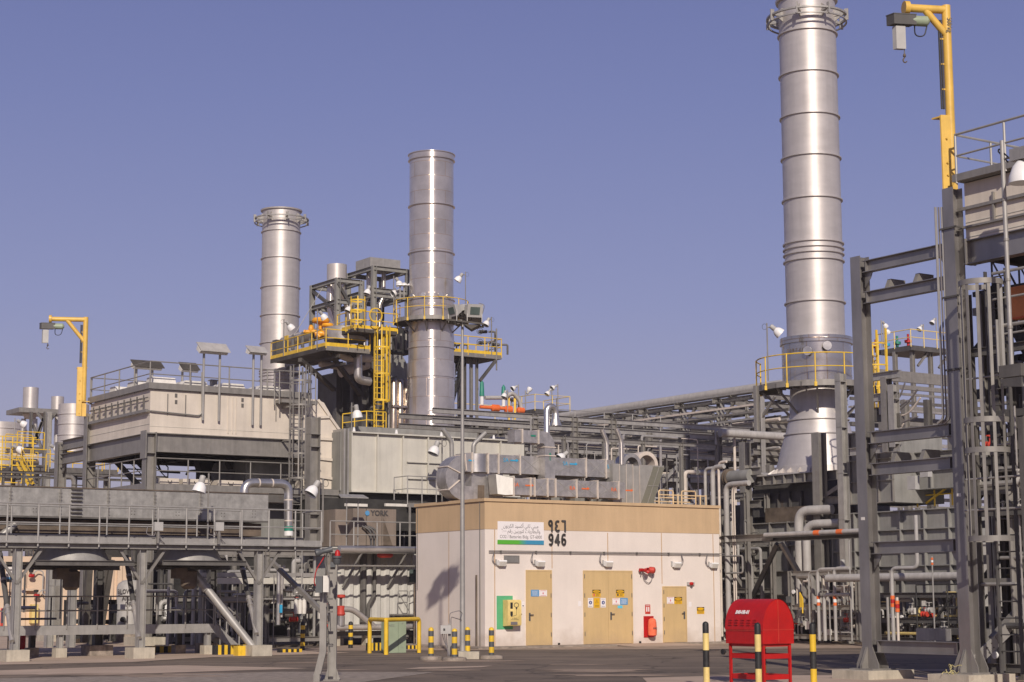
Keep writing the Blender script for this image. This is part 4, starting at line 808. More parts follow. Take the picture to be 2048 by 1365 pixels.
# roof ladder with cage
lb = fhU(590, 1000, 0.55); lb = flat(lb, 1.8)
L1 = thing('caged_ladder', 'grey caged ladder rising to the filter house roof beside the cream transition duct', 'ladder', flat(lb, 1.8))
caged_ladder(L1, lb, fz(772)-1.8, -W, U, 'galv', 0.5, fz(950)-1.8, 0.40, 1.0, 0.9, 1.1)
MB().box(flat(lb, fz(792))-U*0.6-W*0.0, U*1.5, W*0.5, Z*0.12).build('landing', 'galv', L1); railing(L1, [flat(lb, fz(790))-U*0.75+W*0.3, flat(lb, fz(790))-U*0.75-W*0.1], 1.1, 'galv'); railing(L1, [flat(lb, fz(790))+U*0.7+W*0.3, flat(lb, fz(790))+U*0.7-W*0.2], 1.1, 'galv')
for z in (fz(800), fz(870), fz(950)): MB().bar(flat(lb, z)-U*0.3, flat(lb, z)-U*0.3+W*0.6, 0.06, 0.06).bar(flat(lb, z)+U*0.3, flat(lb, z)+U*0.3+W*0.6, 0.06, 0.06).build('bracket', 'galv', L1)
# jib crane on the rear column
def jib(P, pole_top_y, pole_bot_y, plate_bot_y, arm_px, tip_d, label, sc, arm_dir, hoistdrop):
    # P on the column axis
    t = thing('jib_crane', label, 'jib crane', flat(P, zl(P, plate_bot_y)), 'yellow jib cranes')
    z1 = zl(P, pole_top_y); z0 = zl(P, pole_bot_y); zp = zl(P, plate_bot_y); r = 0.092*sc
    ptube(t, 'mast', 'yellow_jib', flat(P, z0), flat(P, z1), r, 20)
    L_ = tl(flat(P, z1), arm_dir, arm_px); za = z1-r
    e = flat(P, za)+arm_dir*L_
    b = MB().tube(flat(P, za)+arm_dir*r*0.2, e, r*0.92, 20); b.build('arm', 'yellow_jib', t)
    MB().lathe(e-arm_dir*0.05, arm_dir, [(0, r*1.0), (0, r*1.55), (0.10, r*1.55), (0.10, 0)], 20, True).box(e-arm_dir*0.03-Z*r*2.6-arm_dir.cross(Z)*0.04, arm_dir*0.06, arm_dir.cross(Z)*0.08, Z*r*1.6).build('end_plate', 'yellow_jib', t)
    MB().tube(flat(P, z1-L_*0.75), flat(P, za)+arm_dir*L_*0.55, r*0.80, 16).build('brace', 'yellow_jib', t)
    # mounting bracket
    s_ = arm_dir; off = s_*r*1.35
    MB().box(flat(P, zp)+off-W*0.10*sc, -s_*0.03-s_*0.0, W*0.20*sc, Z*(z0-zp+1.25*sc)).box(flat(P, zp)+off-W*0.10*sc, s_*0.16*sc, W*0.03, Z*(z0-zp+1.25*sc)).box(flat(P, z0+1.22*sc)+off+s_*0.1, -s_*(r*3.6), W*0.22*sc, Z*0.03).build('bracket_plate', 'yellow_jib', t)
    MB().box(flat(P, z0-0.03)+off-W*0.08, -s_*(r*3.5), W*0.2, Z*0.03).prism([flat(P, z0-0.03)+off, flat(P, z0-0.03)-s_*r*1.2, flat(P, z0-0.42*sc)+off], W*0.02).box(flat(P, zp)+off-s_*0.03, -s_*0.20*sc, W*0.02, Z*(z0-zp-0.1)).build('bracket_seat', 'yellow_jib', t)
    for k in range(4): MB().lathe(flat(P, zp+0.1+(0.12 if k % 2 else 0.0)+k*(z0-zp+0.9*sc)/4)+off+s_*0.06-W*0.10*sc, -W, [(0, 0.022), (0.03, 0.022), (0.03, 0)], 6).build('bolt', 'yellow_jib', t)
    # cable ladder up the mast
    cq = flat(P, z0+1.4*sc)+s_*(r+0.035); MB().tube(cq, flat(cq, z1-0.3), 0.022, 6).tube(cq+s_*0.045, flat(cq, z1-0.3)+s_*0.045, 0.018, 6).build('cable', 'steel_black', t)
    for k in range(3): MB().box(flat(P, z0+1.8*sc+k*(z1-z0-2*sc)/3)-W*0.02, s_*(r+0.06), W*0.04, Z*0.03).build('cable_clamp', 'yellow_jib', t)
    # hoist
    sc = sc*0.78; h0 = e-Z*(r*1.9+0.12*sc)+s_*0.1; he = thing('chain_hoist', label.split(' crane')[0]+' hoist: grey electric chain hoist with hook hanging from the yellow arm', 'hoist', h0, 'chain hoists')
    MB().box(h0+s_*0.32*sc-W*0.14*sc-Z*0.14*sc, -s_*0.62*sc, W*0.28*sc, Z*0.26*sc).box(h0+s_*0.33*sc-W*0.15*sc+Z*0.125*sc, -s_*0.64*sc, W*0.3*sc, Z*0.02).build('gearbox', 'casing_dark', he)
    MB().lathe(h0-s_*0.27*sc, -s_, [(0, 0.13*sc), (0.1*sc, 0.14*sc), (0.42*sc, 0.14*sc), (0.46*sc, 0.10*sc), (0.5*sc, 0.05*sc), (0.5*sc, 0)], 16).build('motor', 'green_box', he)
    MB().box(h0+s_*0.22*sc-W*0.07*sc-Z*0.80*sc, -s_*0.26*sc, W*0.14*sc, Z*0.62*sc).build('chain_bag', 'grey_plastic', he)
    c = MB(); hk = h0-s_*0.04*sc; 
    c.tube(hk-Z*0.1*sc, hk-Z*(0.80+hoistdrop)*sc, 0.014*sc, 5); c.build('chain', 'galv_dark', he)
    hz = hk-Z*(0.80+hoistdrop)*sc; MB().lathe(hz, -Z, [(0, 0.03*sc), (0.06*sc, 0.045*sc), (0.10*sc, 0.02*sc)], 10).path([hz-Z*0.10*sc, hz-Z*0.16*sc+s_*0.05*sc, hz-Z*0.22*sc+s_*0.03*sc, hz-Z*0.24*sc-s_*0.02*sc, hz-Z*0.20*sc-s_*0.06*sc], 0.018*sc, 6, 0.04).build('hook', 'rust_brown', he)
    MB().path([h0-s_*0.35*sc-Z*0.1*sc, h0-s_*0.35*sc-Z*0.42*sc, h0-s_*0.62*sc-Z*0.42*sc, h0-s_*0.70*sc-Z*0.1*sc], 0.018*sc, 6, 0.16*sc).build('cable', 'black', he)
    return t, he, z1
JP = PB1-U*0.30
jib(flat(JP)+Z*0, 635, 803, 833, 101, 0, 'distant yellow jib crane on the left filter house column', 1.05, -(U+W*0.15).normalized() if False else Vector((-0.98, -0.18, 0)).normalized(), 0.05)
# ================= FIN FAN COOLER AND ITS WALKWAY (left foreground) =================
DG = 50.0
G0 = flat(at(285, 1100, DG)); gz = lambda y, P=G0: zl(P, y)
def gU(px, py, o=0.0): return onU(px, py, G0-W*o)
gl = tl(G0, -U, -60); gr = tl(G0, U, 640)
WK = thing('walkway', 'long grey steel walkway with pipe railings on columns in front of the cooler, left', 'walkway', flat(G0-U*gl))
zk = gz(1087)
L0 = flat(G0, zk)-U*gl; LL = gl+gr
gt_ = MB()
for k in range(17): gt_.box(L0+W*(0.05+0.066*k), U*LL, W*0.024, Z*0.05)
gt_.build('grating', 'galv_dark', WK)
MB().chan(L0+Z*0.07, L0+Z*0.07+U*LL, 0.15, 0.08, Z, 0.012, -1).build('edge_channel', 'galv_light', WK)
pbox(WK, 'toe_plate', 'galv', L0+Z*0.02+W*1.16, U*LL, W*0.02, Z*0.24)
pbox(WK, 'edge_pipe', 'galv_light', L0-W*0.05-Z*0.03, U*LL, W*0.05, Z*0.05)
hr = gz(1013)-zk
# posts every 62 px
pts = [L0, L0+U*LL]; railing(WK, pts, hr, 'galv_light', 0.024, 0.86)
railing(WK, [L0+W*1.2+U*0, L0+W*1.2+U*(LL*0.80)], hr, 'galv_light', 0.022, 1.3)
railing(WK, [L0+U*LL, L0+U*LL+W*1.2], hr, 'galv_light', 0.022, 1.2)
colx = [33, 285, 521]
for px in colx:
    P = flat(G0+U*tl(G0, U, px)); hcol(WK, P+W*0.2, 0.3, zk, 0.21, 0.21, 'galv_light', U, t=0.014); plinth(WK, P+W*0.2, 0.62, 0.30)
    for s in (-1, 1):
        MB().bar(flat(P, zk-1.1)+W*0.2, flat(P, zk-0.05)+W*0.2+U*s*0.75-W*0.0, 0.07, 0.07).build('brace', 'galv', WK)
    P2 = P+W*3.4; hcol(WK, P2, 0.3, zk+0.3, 0.24, 0.24, 'casing_dark', U); plinth(WK, P2, 0.7, 0.3, 'concrete_old')
pbeam(WK, 'beam', 'galv', flat(G0, zk-0.10)+W*0.1-U*gl, flat(G0, zk-0.10)+W*0.1+U*gr, 0.12, 0.10)
# cooler box
DB = G0+W*1.9
CL = thing('air_cooler', 'long zinc grey air cooler box with two fan rings underneath, left', 'air cooler', flat(DB-U*gl))
def cU(px, py, o=0.0): return onU(px, py, DB-W*o)
ct = (zl(DB, 982)+zl(DB+U*tl(DB, U, 520), 987))/2; cb = (zl(DB, 1040)+zl(DB+U*tl(DB, U, 500), 1042))/2
xr = tl(DB, U, 532)
pbox(CL, 'side_panel', 'zinc', flat(DB, cb)-U*(gl+1), U*(gl+1+xr), W*3.6, Z*(ct-cb))
pbox(CL, 'top_edge', 'rust_brown', flat(DB, ct)-U*(gl+1)-W*0.03, U*(gl+1+xr), W*3.6, Z*0.03)
MB().box(flat(DB, cb-0.02)-U*(gl+1)-W*0.06, U*(gl+1+xr), W*0.06, Z*0.05).build('bottom_edge', 'galv_dark', CL)
for px in (19, 119, 215, 308, 400):
    a = cU(px, 1010); b = MB().box(flat(a, cb+0.03)-W*0.035, U*0.035, W*0.035, Z*(ct-cb-0.04))
    for k in range(7): b.box(flat(a, cb+0.1+k*(ct-cb-0.15)/7)-W*0.045-U*0.02, U*0.075, W*0.02, Z*0.02)
    b.build('joint_angle', 'galv', CL)
for px in (66, 263, 352, 443, 505):
    a = cU(px, 1032); b = MB()
    for i in range(2):
        for k in range(3): b.lathe(flat(a, cb+0.14+k*0.09)+U*0.09*i, -W, [(0, 0.014), (0.012, 0.014), (0.012, 0)], 6)
    b.build('bolt_group', 'galv_dark', CL)
for px in (150,):
    a = cU(px, 1010); b = MB()
    for k in range(9): b.box(flat(a, cb+0.02+k*0.11)-W*0.08-U*0.13, U*0.32, W*0.06, Z*0.03)
    b.build('step_irons', 'steel_old', CL)
# dark plenum under the box
pbox(CL, 'tube_bundle', 'rust_brown', flat(DB, cb-0.42)-U*(gl+1)+W*0.25, U*(gl+0.9+xr), W*3.0, Z*0.38)
pbox(CL, 'plenum', 'steel_old', flat(DB, zk-0.05)-U*(gl+1)+W*0.5, U*(gl+0.9+xr), W*2.7, Z*(cb-0.43-zk))
MB().tube(cU(0, 1075, -0.2), cU(30, 1048, -0.2), 0.11, 12).build('drain_pipe', 'galv_light', CL)
for px0, px1 in ((58, 222), (300, 450)):
    c = flat(onU((px0+px1)/2, 1120, G0+W*1.2)); r = (px1-px0)/2*51/FPX
    z1 = zl(c-Y*r*0.7, 1127); z0 = zl(c-Y*r*0.7, 1089)
    MB().lathe(flat(c, z1), Z, [(0, r*0.96), (0.05, r*0.94), (z0-z1, r*0.72)], 32, False).build('fan_ring', 'galv_light', CL)
    MB().hoop(flat(c, z1+0.0), r*0.97, 0.06, 0.05, 0, 360, 32).build('ring_flange', 'galv_dark', CL)
    g = MB(); 
    for k in range(3): g.hoop(flat(c, z1-0.08), r*(0.3+0.28*k), 0.02, 0.02, 0, 360, 24)
    for k in range(12): a = rad(30*k); g.bar(flat(c, z1-0.08), flat(c, z1-0.08)+(X*math.cos(a)+Y*math.sin(a))*r*0.9, 0.015, 0.015)
    g.build('fan_guard', 'steel_black', CL)
    for k in range(6): a = rad(60*k+10); d = X*math.cos(a)+Y*math.sin(a); MB().bar(flat(c, z1+0.08)+d*0.1, flat(c, z1+0.10)+d*r*0.85, 0.16, 0.02).build('fan_blade', 'galv_dark', CL)
    MB().box(flat(c, z1-0.42)-U*0.42-W*0.2, U*0.34, W*0.4, Z*0.30).build('gearbox', 'rust_brown', CL)
    MB().lathe(flat(c, z1-0.72)+U*0.05, Z, [(0, 0.14), (0.08, 0.23), (0.5, 0.24), (0.55, 0.15)], 16).build('fan_motor', 'rust_brown', CL)
    pbeam(CL, 'fan_beam', 'galv_dark', flat(c, z1-0.1)-U*r*1.25, flat(c, z1-0.1)+U*r*1.25, 0.14, 0.12)
    for k in (-1, 1): pbeam(CL, 'fan_beam', 'galv_dark', flat(c, z1-0.0)-U*r*1.2+W*k*1.2, flat(c, z1-0.0)+U*r*1.2+W*k*1.2, 0.14, 0.12)
# ring rails in front of the fan rings
# diagonal braces
def gp(px, py, o): return onU(px, py, G0+W*o)
BR = [((344, 1090), (507, 1296), 0.115, 'galv_light', 0.25), ]
for (a, b, r, m, o) in BR:
    ob = ptube(WK, 'pipe_brace', m, gp(*a, 1.6), gp(*b, 0.25), r, 14)
    A = gp(*a, 1.6); B = gp(*b, .25); d = (B-A).normalized()
    for f in (0.36, 0.41): MB().lathe(A+(B-A)*f, d, [(0, r), (0, r+0.03), (0.1, r+0.03), (0.1, r)], 14, False).build('sleeve', 'galv_light', ob)
for a, b in (((474, 1086), (513, 1268)), ((250, 1100), (278, 1276)), ((0, 1108), (24, 1283))):
    A = gp(*a, 2.2); B = gp(*b, 0.1); d = (B-A).normalized(); L_ = (B-A).length
    ob = MB().tube(A, A+d*L_*0.60, 0.075, 10).build('pipe_brace', 'casing_dark', WK); MB().tube(A+d*L_*0.60, B, 0.068, 10).build('pipe_brace', 'silver_pipe', WK)
    for f in (0.12, 0.30, 0.62, 0.68): MB().lathe(A+(B-A)*f, d, [(0, 0.06), (0, 0.088), (0.08, 0.088), (0.08, 0.06)], 10, False).build('sleeve', 'silver_pipe', ob)
MB().bar(gp(655, 1235, 0.2), gp(540, 1120, 3.0), 0.12, 0.12).build('brace', 'galv', WK)
# lights, junction boxes
dome_lamp(cU(415, 1080, 1.3), cU(415, 958, 1.3).z-cU(415, 1080, 1.3).z, -U, 'white dome floodlight on a thin pole in front of the grey cooler box', 15, 0.98)
dome_lamp(gU(645, 1085, 0.0), gU(645, 968, 0.0).z-gU(645, 1085).z, -U, 'white dome floodlight on a thin pole at the right end of the cooler walkway', 35, 0.98)
for px, lb in ((315, 'grey junction box on the walkway rail, left one of two near the dome floodlight'), (437, 'grey junction box on the walkway rail, right of the dome floodlight')):
    a = gU(px-9, 1062, 0.06); t = thing('junction_box', lb, 'junction box', flat(a, zk)); MB().box(a, U*0.25, -W*0.12, Z*0.24).build('box', 'grey_plastic', t); MB().bar(flat(a, zk)+U*0.12-W*0.05, flat(a, a.z)+U*0.12-W*0.05, 0.09, 0.05, U).build('stand', 'galv', t)
    MB().path([a+U*0.05-W*0.06, a+U*0.03-Z*0.15-W*0.06, a-U*0.2-Z*0.1, a-U*0.16+Z*0.12], 0.013, 5, 0.08).path([a+U*0.15-W*0.06, a+U*0.2-Z*0.25-W*0.06, a+U*0.35-Z*0.35], 0.013, 5, 0.08).build('cable', 'ink_soft', t)
# big insulated pipe loop
pl = [gp(489, 985, 2.6), gp(489, 966, 2.6)+Z*0.0, gp(577, 968, 2.6), gp(577, 1072, 2.6)]
pl[0].z = ct-0.3; PL_ = thing('insulated_pipe', 'bright clad pipe looping from the cooler top down to the walkway', 'pipe', pl[3], None)
b = MB().path(pl, 0.135, 16, 0.30, seg=8).build('cladding', 'clad', PL_)
for f, (p, q) in ((0.3, (pl[1], pl[2])), (0.6, (pl[1], pl[2])), (0.3, (pl[2], pl[3])), (0.5, (pl[2], pl[3])), (0.7, (pl[2], pl[3]))):
    c = p+(q-p)*f; d = (q-p).normalized(); MB().lathe(c, d, [(0, 0.13), (0, 0.142), (0.04, 0.142), (0.04, 0.13)], 16, False).build('band', 'duct_seam', PL_)
MB().lathe(pl[3]+Z*0.15, Z, [(0, 0.13), (0, 0.141), (0.14, 0.141), (0.14, 0.13)], 16, False).build('green_band', 'green_valve', PL_); MB().lathe(pl[3]+Z*0.0, Z, [(0, 0.13), (0, 0.140), (0.14, 0.140), (0.14, 0.13)], 16, False).build('white_band', 'white', PL_)
# ---------------- low platform below the walkway ----------------
H0 = flat(at(285, 1256, 52.5)); hl = tl(H0, -U, -60); hrr = tl(H0, U, 426)
LP = thing('low_platform', 'low grey platform with railing and stair between the cooler legs', 'platform', flat(H0-U*hl))
zlp = zl(H0, 1249)
def hU(px, py, o=0.0): return onU(px, py, H0-W*o)
MB().chan(flat(H0, zlp-0.14)-U*hl, flat(H0, zlp-0.14)+U*hrr, 0.26, 0.08, Z, 0.012, -1).build('edge_channel', 'galv_light', LP)
pbox(LP, 'deck', 'galv_dark', flat(H0, zlp-0.06)-U*hl+W*0.03, U*(hl+hrr), W*1.3, Z*0.04)
railing(LP, [flat(H0, zlp)-U*hl+W*1.3, flat(H0, zlp)+U*hrr+W*1.3], hU(250, 1193).z-zlp, 'casing_dark', 0.022, 0.95)
railing(LP, [flat(H0, zlp)-U*hl, flat(H0, zlp)+U*hrr], hU(250, 1193).z-zlp, 'galv', 0.022, 0.95)
for px, m in ((92, 'casing_dark'), (121, 'galv_light'), (390, 'casing_dark'), (417, 'galv_light')):
    P = H0+U*tl(H0, U, px)+W*(0.1 if m == 'galv_light' else 1.2); hcol(LP, P, 0.25, zlp-0.25, 0.16, 0.16, m, U, t=0.012); plinth(LP, P, 0.32, 0.26, 'concrete' if m == 'galv_light' else 'concrete_old')
A = flat(H0, zlp-0.1)+U*hrr; stair(LP, A, hU(478, 1302), 0.8, 'galv_light', 'galv_light', W)
MB().path([hU(440, 1175, 0.1), hU(440, 1300, 0.1)], 0.02, 6).build('post', 'galv', LP)
# ---------------- background seen below ----------------
fb = flat(at(-80, 1265, 86)); FB = thing('switchgear_building', 'far cream building with pilasters and doors behind the cooler legs', 'building', fb)
fl = tl(fb, U, 262)
def bU(px, py, o=0.0): return onU(px, py, fb-W*o)
pbox(FB, 'wall', 'far_wall', fb, U*fl, W*5, Z*(zl(fb, 1112)))
pbox(FB, 'pavement', 'concrete', fb-W*1.2, U*fl, W*1.2, Z*0.15)
for px in (27, 40, 112, 140, 215, 232): 
    a = bU(px, 1200); MB().box(flat(a, 0.1)-W*0.12, U*0.25, W*0.12, Z*3.3).build('pilaster', 'far_wall', FB)
for px0, px1, y0, m in ((0, 7, 1217, 'red_faded'), (17, 36, 1192, 'far_wall'), (49, 66, 1190, 'far_wall')):
    a = bU(px0, 1270, 0.03); MB().box(flat(a, 0.1), U*tl(a, U, px1), W*0.03, Z*(bU(px0, y0).z-0.1)).build('door', m, FB)
for px0, px1, y0 in ((19, 33, 1180), (45, 70, 1178)): a = bU(px0, y0+4, 0.25); MB().box(a, U*tl(a, U, px1), W*0.25, Z*0.12).build('canopy', 'far_wall', FB)
a = bU(63, 1247, 0.4); MB().box(a, U*tl(a, U, 76), W*0.4, Z*0.9).build('cabinet', 'yellow_pale', None, 'orange yellow cabinet at the far cream building', 'cabinet')
a = gp(12, 1159, 3.0); s_ = thing('notice_board', 'white and blue notice board beside the left walkway leg', 'notice board', flat(a)); MB().box(a, U*0.26, W*0.02, Z*0.44).build('panel', 'sign_white', s_); MB().box(a-W*0.003, U*0.26, W*0.002, Z*0.06).build('blue_strip', 'sg_blue', s_); MB().tube(flat(a)+U*0.13+W*0.03, a+U*0.13+W*0.03, 0.02, 6).build('post', 'galv', s_)
for (px, py, lb) in ((62, 1152, 'red and white valve set high on the far cream wall'), (72, 1192, 'red valve body low on the far cream wall')):
    c = bU(px, py, 0.3); v = thing('wall_valve', lb, 'valve', c); MB().lathe(c-U*0.1, U, [(0, 0.07), (0.06, 0.09), (0.2, 0.09), (0.26, 0.05)], 12).build('body', 'red', v); MB().path([c, c+Z*0.3+U*0.3, c+U*0.6+Z*0.2, c+U*0.6-Z*0.9, c+U*0.9-Z*0.9, c+U*0.9+Z*0.35], 0.03, 6, 0.1).build('pipe', 'pipe_white', v); MB().lathe(c+Z*0.16, Z, [(0, 0.1), (0.12, 0.13), (0.14, 0)], 10).build('wheel', 'black', v)
a = flat(at(46, 1306, 60)); MB().box(flat(at(37, 1306, 58)), U*0.22, W*0.25, Z*(zl(flat(at(37, 1306, 58)), 1271))).build('red_cabinet', 'red', None, 'dark red metal box standing behind the left walkway leg', 'box')
# airdrum
AD = flat(at(259, 1262, 70)); AZ = lambda y: zl(AD, y); rd = 27*70/FPX
ad = thing('air_drum', 'pale vertical air drum with black stencilled name on a grey skirt', 'pressure vessel', AD)
MB().lathe(flat(AD, AZ(1262)), Z, [(0, rd), (AZ(1175)-AZ(1262), rd), (AZ(1168)-AZ(1262), rd*0.9), (AZ(1162)-AZ(1262), rd*0.6), (AZ(1159)-AZ(1262), 0)], 32).build('shell', 'pipe_white', ad)
MB().lathe(flat(AD, 0.3), Z, [(0, rd*1.38), (AZ(1262)-0.3, rd*1.12), (AZ(1262)-0.3, rd*0.9)], 32).build('skirt', 'casing_grey', ad); MB().lathe(flat(AD), Z, [(0, rd*1.7), (0.3, rd*1.7), (0.3, 0)], 24).build('foundation', 'concrete_old', ad)
q = flat(AD, 0.85)-Y*(rd*1.33)-X*0.12; MB().lathe(q+Y*0.05, -Y, [(0, 0.11), (0.06, 0.11), (0.06, 0.0)], 14).build('skirt_opening', 'black', ad)
for s, y in (('BLOWDOWN', 1184), ('AIRDUMP', 1197), ('DRUM', 1209)): text(ad, s, 0.24, flat(AD, AZ(y))-Y*(rd+0.012)+X*0.18, X, Z, 'ink', 0.002, sx=0.75, bold=0.008)
ptube(ad, 'vent_pipe', 'pipe_white', flat(AD, AZ(1160)), flat(AD, AZ(1120)), 0.1, 10)
# ================= TRANSITION DUCT AND CREAM CASING =================
TD0 = onU(606, 900, CF_+W*0.5)
def tU(px, py, o=0.0): return onU(px, py, TD0-W*o)
TD = thing('transition_duct', 'cream folded transition duct between the filter house and the pale casing', 'duct', flat(TD0, tU(640, 1022).z))
poly = [(606, 797), (636, 800), (648, 806), (681, 864), (680, 966), (645, 1022), (632, 1032), (606, 1032)]
MB().prism([tU(*p) for p in poly], W*3.0).build('side_panel', 'cream', TD)
for a, b in (((606, 836), (663, 834)), ((606, 876), (682, 880)), ((628, 916), (680, 922)), ((628, 952), (680, 960)), ((628, 985), (668, 985)), ((636, 800), (680, 862)), ((680, 862), (679, 965)), ((679, 965), (645, 1022))):
    MB().bar(tU(*a, 0.05), tU(*b, 0.05), 0.10, 0.05, W).build('rib', 'cream', TD)
# bellows strip
C1 = flat(at(683, 925, 68.0))
def kU(px, py, o=0.0): return onU(px, py, C1-W*o)
CS = thing('turbine_casing', 'long pale casing with upright ribs behind the building roof, below the middle stack', 'casing', flat(C1, kU(700, 985).z))
zc0, zc1 = (kU(700, 982).z+kU(1000, 992).z)/2, (kU(700, 866).z+kU(1030, 884).z)/2
cl0, cl1 = tl(C1, U, 697), tl(C1, U, 1050)
pbox(CS, 'bellows', 'casing_grey', flat(C1, zc0)+W*0.1, U*cl0, W*3.4, Z*(zc1-zc0+0.05))
for k in range(2): MB().box(flat(C1, zc0-0.15)+U*(0.04+0.16*k)-W*0.1, U*0.07, W*3.6, Z*(zc1-zc0+0.3)).build('bellows_flange', 'galv_light', CS)
pbox(CS, 'side_panel', 'cream_grey', flat(C1, zc0)+U*cl0, U*(cl1-cl0), W*3.6, Z*(zc1-zc0))
pbox(CS, 'top_flange', 'cream_grey', flat(C1, zc1+0.002)+U*cl0-W*0.15, U*(cl1-cl0), W*3.8, Z*0.05); pbox(CS, 'bottom_flange', 'cream_grey', flat(C1, zc0-0.05)+U*cl0-W*0.15, U*(cl1-cl0), W*3.8, Z*0.045)
k = 0; x = cl0
while x < cl1-0.1: MB().box(flat(C1, zc0)+U*x-W*0.12, U*0.04, W*0.12, Z*(zc1-zc0)).build('rib', 'cream_grey', CS); x += 1.13
for y in (925, 958): MB().box(kU(815, y, 0.09), U*(cl1-tl(C1, U, 815)), W*0.05, Z*0.04).build('rib', 'cream_grey', CS)
for px in (705, 790, 880, 985, 1043): a = kU(px, 866+(px-700)*0.055, -0.4); MB().prism([a, a+U*0.14, a+U*0.10+Z*0.22, a+U*0.04+Z*0.22], W*0.03).build('lifting_lug', 'white', CS)
pbox(CS, 'sloped_roof', 'casing_grey', flat(C1, zc1+0.05)+U*(cl0+1)+W*1.2, U*5.5, W*2.2, Z*0.35)
# structure below
pbox(CS, 'under_frame', 'casing_dark', flat(C1, zc0-0.35)+U*0.3+W*0.4, U*(cl1-0.5), W*3.0, Z*0.28)
for px in (665, 812, 1045):
    P = flat(C1)+U*tl(C1, U, px)+W*1.0; hcol(CS, P, 0.0, zc0-0.3, 0.3, 0.3, 'galv_dark', U)
hcol(CS, flat(at(625, 1000, 64.8)), 0.0, zl(flat(at(625, 1000, 64.8)), 835), 0.40, 0.38, 'galv', U, 'column')
for y in (870, 895, 1030, 1060, 1085, 1115, 1145, 1175):
    p = flat(at(625, 1000, 64.8)); z = zl(p, y); MB().box(flat(p, z)-U*0.2-W*0.21, U*0.4, W*0.42, Z*0.02).build('stiffener_plate', 'galv', CS)
# small railing and stand left of the building roof
q0 = kU(815, 1000, 1.6); q0 = flat(q0, kU(815, 1003, 1.6).z); RP = thing('railed_platform', 'small grey railed platform at the left end of the building roof', 'platform', q0)
railing(RP, [q0+W*1.0, q0, q0+U*1.9], 0.95, 'galv_light', 0.02, 0.7); pbox(RP, 'deck', 'galv_dark', q0-Z*0.06, U*1.9, W*1.0, Z*0.05)
MB().chan(q0-Z*0.12, q0-Z*0.12+U*1.9, 0.2, 0.06, Z, 0.012, -1).build('edge_channel', 'galv', RP)
for dx in (0.1, 1.1, 1.8): ptube(RP, 'leg', 'galv', flat(q0+U*dx, 0), q0+U*dx-Z*0.2, 0.05, 8)
dome_lamp(flat(kU(884, 1000, 1.5), q0.z), kU(884, 888, 1.5).z-q0.z, -U, 'white dome floodlight in front of the pale casing, left of the light mast', 25, 1.1)
for a, b, c, lb in (((885, 858), (903, 884), (905, 1000), 'grey bent vent pipe left of the duct elbow'), ((971, 866), (947, 889), (946, 935), 'grey bent vent pipe leaning right above the first roof duct')):
    MB().path([kU(*a, 2.5), kU(*b, 2.5), kU(*c, 2.5)], 0.085, 12, 0.12).build('vent_pipe', 'galv_light', None, lb, 'pipe')
dome_lamp(flat(kU(703, 862, -0.3), zc1), kU(703, 814, -0.3).z-zc1, U, 'white dome floodlight hanging straight down beside the foot of the yellow ladder', 8, 1.0)
# ================= WASTE HEAT TOWER AND YELLOW PLATFORMS =================
DT = 96.0
T0 = flat(at(652, 690, DT)); tz = lambda y, P=T0: zl(P, y)
def TU(px, py, o=0.0): return onU(px, py, T0-W*o)
def TW(px, py, o=0.0): return onW(px, py, T0-U*o)
PT = thing('yellow_platform', 'big dark platform with yellow railings and orange valves, left of the middle stack', 'platform', flat(T0))
zp = tz(692); tlu = tl(T0, U, 736); tlw = tl(T0, W, 534)
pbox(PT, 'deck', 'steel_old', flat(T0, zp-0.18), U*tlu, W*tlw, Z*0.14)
MB().chan(flat(T0, zp-0.12)-W*0.02, flat(T0, zp-0.12)-W*0.02+U*tlu, 0.24, 0.06, Z, 0.012, -1).build('edge_channel', 'galv', PT)
MB().box(flat(T0, zp-0.24)-U*0.04, U*0.03, W*tlw, Z*0.24).build('edge_channel', 'steel_old', PT)
for dz in (0.55, 0.95): MB().box(flat(T0, zp-dz)+U*(0.3+dz*0.9), U*0.08, W*tlw*0.95, Z*0.14).build('deck_beam', 'steel_old', PT)
railing(PT, [flat(T0, zp)+W*tlw, flat(T0, zp), flat(T0, zp)+U*tlu], tz(658)-zp, 'yellow', 0.03, 1.55, 0.2, toem='yellow')
for a, b in (((655, 700), (728, 800)), ((600, 720), (668, 780)), ((700, 703), (745, 745))):
    MB().bar(TU(*a, -0.6), TU(*b, -3.5), 0.22, 0.22).build('brace', 'steel_old', PT)
for px, o in ((676, -4.0), (710, -3.6), (727, -3.2)): P = TU(px, 760, o); MB().ibeam(flat(P, zl(P, 870)), flat(P, zp-0.2), 0.42, 0.4, U, 0.03).build('column', 'casing_dark', PT)
BT = thing('heat_tower', 'heat recovery tower behind the yellow ladder, platform shade put into its dark panels', 'tower', flat(TU(684, 860, -4.4)))
for x0, x1, y0, y1, o, m in ((684, 742, 742, 868, -4.4, 'casing_dark'), (742, 766, 700, 868, -4.2, 'casing_dark')):  # dark casing colour carries the shade under the platform
    A = TU(x0, y1, o); L_ = tl(A, U, x1); h_ = TU(x0, y0, o).z-A.z; pbox(BT, 'casing', m, A, U*L_, W*3, Z*h_)
    for k in range(5): MB().box(A+Z*(h_*(k+0.5)/5)-W*0.1, U*L_, W*0.1, Z*0.05).build('rib', m, BT)
A = TU(766, 866, -3.2); L_ = tl(A, U, 822); h_ = TU(766, 708, -3.2).z-A.z
MB().prism([A, A+U*L_, A+U*L_+Z*(h_-0.9), A+U*(L_-0.6)+Z*h_, A+Z*h_], W*3).build('casing', 'casing_grey', BT)
for k in range(7): MB().box(A+Z*(h_*(k+0.5)/7)-W*0.12, U*0.25, W*0.12, Z*0.08).build('rib', 'casing_dark', BT)
